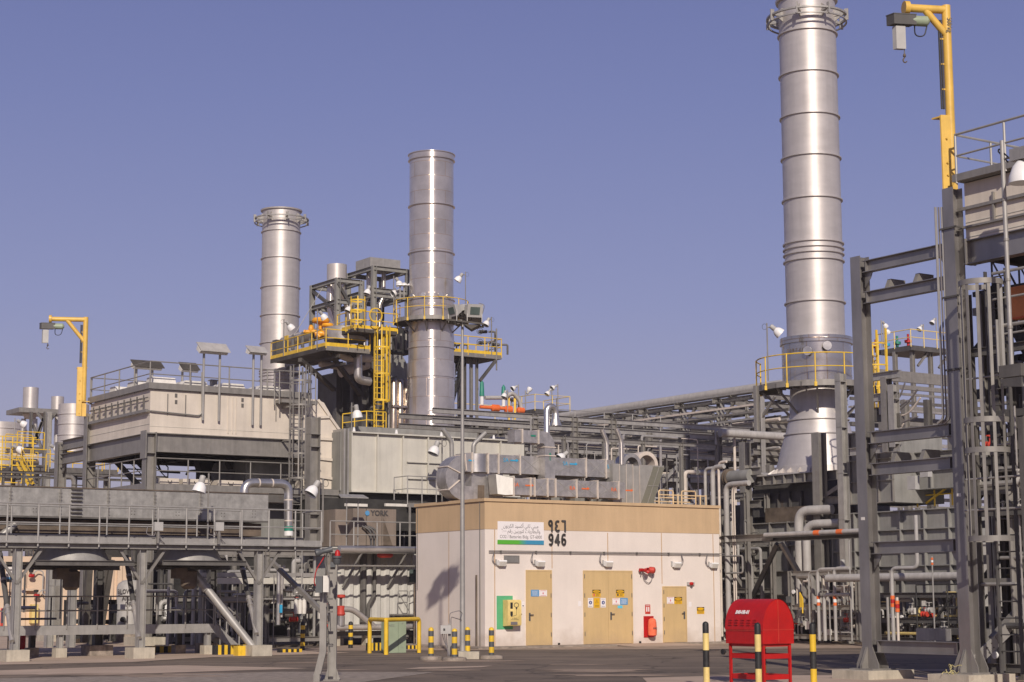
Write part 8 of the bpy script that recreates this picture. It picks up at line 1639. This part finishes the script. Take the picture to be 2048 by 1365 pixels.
# upper clutter between the right stack and the front frame
a = rW(1795, 1000, 0.4); t = thing('cable_tangle', 'tangle of black cables and boxes on the enclosure roof right of the right stack', 'cables', a); rnd = random.Random(8)
for k in range(9):
    p = rW(rnd.uniform(1735, 1800), rnd.uniform(770, 880), 1.2); MB().path([p, p-Z*rnd.uniform(0.3, 0.9)+W*rnd.uniform(-0.5, 0.5), p-W*rnd.uniform(0.3, 1.2)-Z*rnd.uniform(0.2, 0.6), p-W*rnd.uniform(0.8, 1.6)], 0.03, 6, 0.3).build('cable', rnd.choice(('black', 'ink_soft', 'duct_seam')), t)
for px, py in ((1740, 845), (1758, 830), (1785, 855), (1840, 955), (1815, 980)): p = rW(px, py, 1.3); MB().box(p, -W*0.35, U*0.2, Z*0.45).build('box', rnd.choice(('grey_plastic', 'galv_dark')), t)
yl2 = rW(1755, 830, 0.6); t = thing('caged_ladder', 'yellow caged ladder between the right stack platform and front column', 'ladder', yl2); 
for k in range(4): MB().hoop(yl2+Z*(0.2+0.75*k), 0.34, 0.05, 0.02, -150, 150, 14, -U, W).build('cage_hoop', 'yellow', t)
b = MB()
for a_ in (-120, -60, 0, 60, 120): d_ = (-U)*math.cos(rad(a_))+W*math.sin(rad(a_)); b.bar(yl2+d_*0.34, yl2+d_*0.34+Z*2.5, 0.05, 0.015, d_)
b.build('cage_strap', 'yellow', t); 
for s1 in (-1, 1): pbar(t, 'stile', 'yellow', yl2+U*0.3+W*0.22*s1, yl2+U*0.3+W*0.22*s1+Z*3.0, 0.05, 0.07, U)
YR = thing('yellow_railing', 'broken line of low yellow rails on the enclosure roof behind the front frame', 'railing', rW(1840, 1010, -1)); p = rW(1835, 1008, -1.0); railing(YR, [p, p-W*tl(p, -W, 1905)], 0.55, 'yellow', 0.03, 0.9); MB().bar(p-W*0.4, p-W*1.4+Z*0.5, 0.06, 0.06).build('brace', 'yellow', YR)
# rack style lines in the far background behind the right frame
BGk = thing('pipe_rack', 'far grey pipe racks filling the gap behind the right steel frame', 'pipe rack', flat(at(1700, 1100, 92)))
rnd = random.Random(4)
for k in range(26):
    y = 780+k*17; p = at(1440 if k > 8 else 1700, y, 92+rnd.random()*6); e = p+U*tl(p, U, 2080); MB().bar(p, e, rnd.uniform(0.08, 0.3), rnd.uniform(0.06, 0.24)).build('pipe', rnd.choice(('pipe_white', 'galv', 'galv_dark', 'duct_seam', 'silver_pipe')), BGk)
for px in range(1452, 2080, 46): p = flat(at(px, 1100, 93)); MB().ibeam(p, flat(p, zl(p, 800 if px > 1730 else 930)), 0.34, 0.3, U, 0.02).build('column', rnd.choice(('galv', 'galv_dark')), BGk)
pbox(BGk, 'dark_enclosure', 'steel_black', flat(at(1446, 1100, 97)), U*26, W*2, Z*4.2)
a = flat(onW(1962, 1290, E_+U*0.9)); t = thing('process_skid', 'dense grey stairs, rails and thin pipes behind the caged ladder at the right edge', 'process skid', a)
clutter(t, a, 3.4, 1.4, zl(a, 700), 55, 60, 14, ('galv', 'galv_dark', 'casing_dark', 'galv_light', 'silver_pipe'), True, False, 0.06, 0.4, -W, U, 'galv_dark')
a = flat(at(8, 1290, 57)); t = thing('pipe_stand', 'thin dark pipes and small columns standing among the left cooler legs', 'pipe stand', a); clutter(t, a, 9.5, 1.5, zl(a, 1120), 56, 20, 8, ('galv_dark', 'casing_dark', 'galv', 'silver_pipe'), False, False, 0.07, 0.3, fm='casing_dark')
a = flat(at(1045, 1000, 81)); t = thing('process_skid', 'crowded thin pipes and posts behind the roof ducts, under the pipe rack', 'process skid', a); z_ = zl(a, 985); clutter(t, a, 11.5, 4, zl(a, 868), 57, 80, 10, ('galv_light', 'galv', 'pipe_white', 'duct_seam', 'galv_dark'), True, False, 0.1, z_, fm='galv')
# ---------------- container, brown air conditioner, pipes left of the building ----------------
cp = flat(at(662, 1290, 63.5)); CT = thing('container', 'off white corrugated container left of the cream building', 'container', cp)
z0 = zl(cp, 1268); z1 = zl(cp, 1102); lc = tl(cp, U, 860); b = MB(); n = int(lc/0.36); P_ = []
for k in range(n):
    x = lc*k/n; w_ = lc/n; P_ += [(x, 0), (x+w_*0.35, 0), (x+w_*0.5, 0.06), (x+w_*0.85, 0.06)]
P_.append((lc, 0))
for x, y in P_: b.v += [flat(cp, z0)+U*x+W*y, flat(cp, z1)+U*x+W*y]
for k in range(len(P_)-1): b.f.append((2*k, 2*k+2, 2*k+3, 2*k+1))
b.build('wall_sheet', 'container', CT); pbox(CT, 'body', 'container', flat(cp, z0)+W*0.08, U*lc, W*2.4, Z*(z1-z0)); pbox(CT, 'bottom_rail', 'galv', flat(cp, z0-0.16)-W*0.03, U*lc, W*0.2, Z*0.16); pbox(CT, 'top_rail', 'container', flat(cp, z1)-W*0.05, U*lc, W*2.5, Z*0.14)
for k in range(4): MB().box(flat(cp, 0.0)+U*(0.2+k*(lc-0.5)/3), U*0.3, W*0.3, Z*(z0-0.16)).build('foot', 'concrete', CT)
def pU(px, py, o=0.0): return onU(px, py, cp-W*o)
pf = thing('service_platform', 'grey railed platform carrying the brown air conditioner', 'platform', pU(665, 1100, 0.8)); a = pU(660, 1096, 0.8); lp = tl(a, U, 845)
pbox(pf, 'deck', 'galv_dark', a-Z*0.06, U*lp, W*2.8, Z*0.05); MB().chan(a-Z*0.10, a-Z*0.10+U*lp, 0.16, 0.06, Z, 0.01, -1).build('edge_channel', 'galv_light', pf); railing(pf, [a, a+U*lp], pU(700, 1043, 0.8).z-a.z, 'galv_light', 0.022, 0.95)
for px in (726, 815): p = a+U*tl(a, U, px); MB().bar(p-Z*0.1, p-Z*1.35+W*0.7-U*0.4, 0.07, 0.07).build('brace', 'galv', pf)
AC = thing('packaged_unit', 'brown packaged air conditioner with white maker name on the platform', 'air conditioner', pU(705, 1076, -0.4)); a2 = flat(pU(706, 1072, -0.4), a.z+0.12); lx = tl(a2, U, 792); zA = pU(706, 1017, -0.4).z
MB().box(a2, U*lx, W*1.6, Z*(zA-a2.z)).build('case', 'brown_ac', AC); MB().box(a2-U*0.5+W*0.4+Z*0, U*0.48, W*1.2, Z*(zA-a2.z)*0.98).build('side_hood', 'brown_ac', AC)
for f_ in (0.3, 0.66): MB().box(a2+U*lx*f_-W*0.012, U*0.015, W*0.01, Z*(zA-a2.z)).build('panel_joint', 'steel_old', AC)
MB().prism([a2+U*lx*0.70-W*0.014, a2+U*lx*0.92-W*0.014, a2+U*lx*0.70+Z*(zA-a2.z)*0.75-W*0.014], W*0.01).build('dark_panel', 'rust_brown', AC)
q = a2+U*lx*0.42+Z*(zA-a2.z)*0.88-W*0.02; text(AC, 'YORK', 0.26, q+U*0.32, U, Z, 'ink', 0.002, bold=0.01); MB().lathe(q-U*0.18, -W, [(0, 0.09), (0.01, 0.09), (0.01, 0)], 14).build('emblem', 'sg_blue', AC)
for k in range(3): MB().path([a2+U*(0.3+0.13*k)-W*0.1+Z*0.7, a2+U*(0.55+0.13*k)-W*0.3+Z*0.55, a2+U*(0.6+0.12*k)-W*0.3-Z*0.3], 0.035, 8, 0.2).build('duct_hose', 'casing_dark', AC)
MB().box(pU(700, 1060, -2.5)-U*1.2, U*4.5, W*2, Z*1.15).build('recess_shade', 'steel_black', None, 'black box standing in for the deep shade under the pale turbine casing', 'casing')  # solid black box stands in for the shaded recess
for i, (px, py) in enumerate(((690, 1010), (770, 1010))): p = pU(px, py, -0.8); MB().bar(p, p+U*0.9, 0.1, 0.1).build('strip_light', 'offwhite', None, ('left', 'right')[i]+' strip light tube under the pale casing above the brown unit', 'strip light')
hl_ = thing('strip_light', 'hooded strip light on two curved poles above the brown air conditioner', 'strip light', pU(690, 1095, 0.7)); a = pU(676, 990, 0.7); MB().prism([a, a+U*1.0, a+U*1.05-W*0.3-Z*0.12, a-U*0.05-W*0.3-Z*0.12], Z*0.03).build('hood', 'galv_light', hl_)
for dx in (0.35, 0.8): p = a+U*dx; ptube(hl_, 'pole', 'galv_light', flat(p, pU(690, 1096, .7).z), p, 0.022, 8)
BPi = thing('insulated_pipe', 'shiny clad pipe running level in front of the white container', 'pipe', pU(670, 1100, 1.2)); p = pU(678, 1099, 1.5); MB().tube(p, p+U*tl(p, U, 842), 0.13, 16).build('cladding', 'clad', BPi); p = pU(676, 1132, 1.5); MB().tube(p, p+U*tl(p, U, 842), 0.035, 8).build('conduit', 'galv', BPi)
for px, w_, lb in ((727, 0.12, 'wide dark cable trunk running down the white container'), (749, 0.07, 'narrow bent cable trunk on the white container')):
    p = pU(px, 1100, 0.15); pts = [p, flat(p, zl(p, 1245))] if px == 727 else [p, flat(p, zl(p, 1190)), flat(p, zl(p, 1210))-U*0.22, flat(p, zl(p, 1235))-U*0.25]; MB().path(pts, w_, 8).build('dark_cable_tray', 'galv_dark', None, lb, 'cable trunk')
st = pU(795, 1228, 0.6); t = thing('access_platform', 'small grey platform with looped rails at the container end', 'platform', st); pbox(t, 'deck', 'galv', st-Z*0.06, U*1.2, W*0.6, Z*0.05); MB().path([st+U*0.02, st+U*0.02+Z*0.8, st+U*0.42+Z*0.8, st+U*0.42+Z*0.4, st+U*0.02+Z*0.4], 0.018, 6, 0.05).path([st+U*0.5+Z*0.4, st+U*0.5+Z*0.8, st+U*1.0+Z*0.8, st+U*1.0, ], 0.018, 6, 0.05).path([st+U*0.02+Z*0.75, st+U*0.5+Z*0.05], 0.018, 6).build('railing', 'galv_light', t)
MB().box(pU(820, 1165, 0.1), U*0.35, W*0.05, Z*0.45).build('dark_window', 'glass_dark', None, 'dark window opening at the right end of the container', 'window')
RV = thing('fire_valve', 'red fire valve stack on a silver pipe beside the beacon post', 'valve', pU(681, 1290, 1.6)); p = flat(pU(681, 1290, 1.6)); zq = lambda y: zl(p, y)
MB().lathe(flat(p, zq(1232)), Z, [(0, 0.12), (0.05, 0.16), (0.15, 0.13), (zq(1212)-zq(1232), 0.13)], 14).lathe(flat(p, zq(1197)), Z, [(0, 0.08), (0.03, 0.15), (0.12, 0.15), (0.13, 0)], 14).build('valve_body', 'red_faded', RV); ptube(RV, 'stem', 'casing_dark', flat(p, zq(1212)), flat(p, zq(1196)), 0.05, 8)
MB().lathe(flat(p, zq(1252)), Z, [(0, 0.14), (zq(1232)-zq(1252), 0.14)], 14).build('base_pipe', 'clad', RV); MB().path([flat(p, zq(1219)), flat(p, zq(1219))+U*0.45, flat(p, zq(1250))+U*1.2, flat(p, zq(1256))+U*1.35], 0.10, 12, 0.3).build('branch_pipe', 'silver_pipe', RV); q = pU(662, 1256, 1.6); MB().tube(q, q+U*4, 0.10, 12).build('header_pipe', 'silver_pipe', RV)
SKB = thing('base_skid', 'low steel skid under the silver pipes at the container foot', 'skid', flat(pU(665, 1280, 1.2))); a = pU(665, 1268, 1.2); pbeam(SKB, 'beam', 'galv_dark', a, a+U*3.6, 0.16, 0.1); pbeam(SKB, 'beam', 'galv', a+Z*0.18, a+Z*0.18+U*3.6, 0.1, 0.1)
for dx in (0.1, 1.3, 2.4, 3.5): MB().box(flat(a)+U*dx, U*0.2, W*0.3, Z*(a.z-0.08)).build('foot', 'concrete', SKB)
MB().path([flat(pU(800, 1290, 0.9), 0.1), pU(800, 1264, 0.9), pU(822, 1264, 0.9), flat(pU(822, 1290, 0.9), 0.1)], 0.09, 10, 0.2).build('bent_pipe', 'galv_dark', SKB)
red_ = pU(755, 1105, 1.3); t = thing('red_equipment', 'red pump like fitting under the shiny level pipe', 'fitting', red_); MB().lathe(red_-Z*0.1, U, [(0, 0.05), (0.1, 0.1), (0.5, 0.1), (0.6, 0.05)], 10).build('body', 'red_faded', t); MB().box(red_+U*0.1+Z*0.05, U*0.5, W*0.03, Z*0.05).build('plate', 'red', t)
# ---------------- far left plant ----------------
t, P, r = plain_stack(62, 828, 776, 15.2, 138, 'taller silver silencer drum far left on a grey frame', 'stack_paint', (), nm='silencer', cat='silencer')
MB().lathe(flat(P, zl(P, 838)), Z, [(0, r*0.7), (zl(P, 828)-zl(P, 838), r)], 24).build('skirt', 'stack_paint', t)
for dx in (-0.6, 0.5): MB().path([flat(P, zl(P, 838))+X*dx*0.8, flat(P, zl(P, 890))+X*dx], 0.18, 10).build('inlet_pipe', 'silver_pipe', t)
t2_, P2_, r2 = plain_stack(115.5, 830, 794, 12.5, 140, 'shorter silver silencer drum far left behind the wide tank', 'stack_paint', (), nm='silencer', cat='silencer'); ptube(t2_, 'inlet_pipe', 'silver_pipe', flat(P2_, zl(P2_, 890)), flat(P2_, zl(P2_, 830)), 0.2, 10)
plain_stack(-2, 1000, 848, 54, 145, 'wide pale ringed stack cut by the left edge', 'stack_paint', (856, 880), nm='exhaust_stack', cat='exhaust stack')
plain_stack(148, 905, 810, 30, 132, 'wide pale ringed stack section behind the left jib crane', 'stack_paint', (828, 848, 870, 886))
ff = thing('steel_frame', 'far grey steel frame with a flat roof under the left silencers', 'steel frame', flat(at(95, 900, 135))); a = at(38, 824, 136); pbox(ff, 'deck', 'galv', a, U*tl(a, U, 122), W*3, Z*0.35)
for px in (95, 88, 60): p = flat(at(px, 900, 135)); MB().ibeam(flat(p), flat(p, zl(p, 824)), 0.45 if px == 95 else 0.2, 0.4 if px == 95 else 0.2, U, 0.02).build('column', 'galv_light' if px == 95 else 'galv_dark', ff)
for a_, b_2 in (((75, 826), (93, 850)), ((112, 826), (97, 845)), ((88, 835), (72, 885)), ((66, 850), (84, 900)), ((84, 845), (66, 890))): MB().bar(at(*a_, 135.5), at(*b_2, 135.5), 0.2, 0.2, Y).build('brace', 'galv_dark', ff)
def far_plat(px0, px1, y, d, lb, rail_m='yellow', h=1.05):
    a = at(px0, y, d); L_ = tl(a, U, px1); t = thing('yellow_platform', lb, 'platform', a, 'far yellow railed platforms'); pbox(t, 'deck', 'galv_dark', a-Z*0.4, U*L_, W*2.5, Z*0.4); railing(t, [a, a+U*L_], h, rail_m, 0.035, 1.4)
    railing(t, [a+W*2.5, a+U*L_+W*2.5], h, rail_m, 0.035, 1.9); p = a+U*L_*0.8+W; hcol(t, flat(p), 0, a.z-0.3, 0.25, 0.25, 'galv', U); return t, a, L_
t, a, L_ = far_plat(34, 88, 893, 126, 'far left yellow railed platform under the silencer pipes'); far_plat(-10, 48, 945, 120, 'lower far left yellow railed platform at the picture edge')
t3, a3, L3 = far_plat(22, 100, 928, 122, 'middle far left yellow railed platform with rusty pipes behind'); far_plat(118, 172, 935, 118, 'far yellow railed platform seen through the filter house legs, left'); far_plat(172, 236, 938, 120, 'far yellow railed platform seen under the filter house deck')
stair(t3, at(42, 925, 119), at(66, 968, 118), 0.9, 'yellow', 'yellow', W)
for k in range(4): MB().path([a3+W*(0.8+0.3*k)+Z*(0.2+0.25*k)+U*0.3, a3+W*(0.8+0.3*k)+Z*(0.2+0.25*k)+U*L3*0.8], 0.16, 8).build('pipe', ('rust_brown', 'pipe_white', 'orange' if False else 'duct_seam', 'rust_brown')[k], t3)
yt = at(2, 965, 119); YT = thing('caged_ladder', 'far yellow ladder tower at the left edge', 'ladder', yt); ht = zl(yt, 873)-yt.z; b = MB()
for dx in (0, 0.7, 1.4, 2.1): b.bar(yt+U*dx, yt+U*dx+Z*ht, 0.06, 0.06)
b.build('stile', 'yellow', YT)
for k in range(9): MB().bar(yt+Z*ht*k/8-U*0.8, yt+Z*ht*k/8+U*2.3, 0.04, 0.06).build('cage_hoop', 'yellow', YT)
for px, py, y0, dd, lb in ((28, 842, 893, 124, 'far left floodlight before the wide pale stack'), (20, 893, 935, 119, 'far left floodlight below the wide pale stack, by the ladder'), (95, 892, 930, 121, 'far left floodlight facing right beside the far frame leg'), (97, 918, 945, 119, 'far left floodlight low beside the filter house rear column')):
    p = at(px, y0, dd); dome_lamp(p, zl(p, py)-p.z, U, lb, 60, 1.3, 0.04, 'galv_light', 'floodlights on the far platforms', False)
# dark mass of plant behind the left yard
dk = thing('process_skid', 'distant mixed plant of frames and pipes filling the gap under the filter house', 'process skid', flat(at(300, 1290, 90))); a = flat(at(262, 1290, 88)); clutter(dk, a, 16, 4, 5.5, 77, 70, 20, ('pipe_white', 'galv', 'galv_dark', 'silver_pipe'), True, True, 0.12, 0.3, fm='galv_dark')
dk = thing('process_skid', 'distant plant frames and pipes beneath the far left platforms', 'process skid', flat(at(20, 1000, 112))); a = at(-30, 1000, 112); clutter(dk, a, 12, 4, zl(a, 940), 78, 50, 10, ('pipe_white', 'galv', 'galv_dark', 'rust_brown'), True, False, 0.16, 2, fm='galv_dark')
dk = thing('process_skid', 'dark piping under the pale turbine casing behind the building', 'process skid', flat(at(800, 1290, 72))); a = flat(at(655, 1290, 70)); clutter(dk, a, 9, 3, zl(a, 1000), 79, 50, 10, ('pipe_white', 'galv', 'galv_dark', 'silver_pipe'), True, True, 0.12, 0.3, fm='galv_dark')
hcol(FH2, flat(E_)-W*3.35, 0, z0, 0.27, 0.27, 'galv', U); hcol(FH2, flat(E_)-W*3.35+U*4.6, 0, z0, 0.27, 0.27, 'galv', U)
ptube(OB, 'support_post', 'galv', flat(a_ob, 0), a_ob, 0.05, 8)

# extra layers behind the right cage and between the racks
EX2 = thing('pipe_support', 'stacked cross beams and thin rails behind the caged ladder at the right edge', 'pipe support', flat(onW(1975, 1290, E_+U*1.3)))
rnd = random.Random(33)
for y in (590, 625, 705, 790, 835, 925, 985, 1050, 1120, 1165, 1235):
    p = onW(1948, y, E_+U*rnd.uniform(0.7, 2.4)); pbar(EX2, 'cross_beam', rnd.choice(('galv_dark', 'galv', 'casing_dark')), p, p-W*4.2, 0.09, rnd.uniform(0.07, 0.2))
for px in (1962, 1990, 2018, 2044): p = flat(onW(px, 1290, E_+U*1.5)); MB().ibeam(p, flat(p, zl(p, 590)), 0.14, 0.13, U, 0.012).build('column', rnd.choice(('galv_dark', 'galv')), EX2)
for a_, b_2 in (((1950, 700), (2040, 590)), ((1955, 1000), (2048, 880)), ((1950, 1180), (2040, 1060))): MB().bar(onW(*a_, E_+U*1.7), onW(*b_2, E_+U*1.7), 0.08, 0.08, U).build('brace', 'casing_dark', EX2)
a = flat(at(1040, 1000, 96)); t = thing('process_skid', 'distant lattice of small pipes, posts and handrails between the two pipe racks', 'process skid', a)
clutter(t, a, 17, 5, zl(a, 845), 91, 90, 6, ('galv_light', 'galv', 'pipe_white', 'duct_seam', 'silver_pipe'), True, False, 0.09, 4.5, fm='galv_light')
a = flat(rW(1500, 1290, 0.8)); t = thing('pipe_support', 'upright pipes and small frames left of the stack support column', 'pipe support', a); clutter(t, a, 2.6, 1.0, zl(a, 985), 92, 34, 8, ('galv_light', 'galv', 'pipe_white', 'galv_dark'), True, False, 0.06, 0.4, W, U)

# ---------------- thin dusty air ----------------
hz = bpy.data.materials.new('haze'); hz.use_nodes = True; hz.node_tree.nodes.clear()
ho = hz.node_tree.nodes.new('ShaderNodeOutputMaterial'); hv = hz.node_tree.nodes.new('ShaderNodeVolumePrincipled'); hz.node_tree.links.new(hv.outputs[0], ho.inputs['Volume'])
hv.inputs['Density'].default_value = 0.0003; hv.inputs['Color'].default_value = (0.86, 0.80, 0.86, 1); hv.inputs['Anisotropy'].default_value = 0.0
MT['haze'] = hz
hb_m = MB().box(Vector((-2600, -450, -1.2)), X*5200, Y*5100, Z*28.2); hb_o = hb_m.build('haze', 'haze', kind='stuff', label='thin dusty air over the plant')
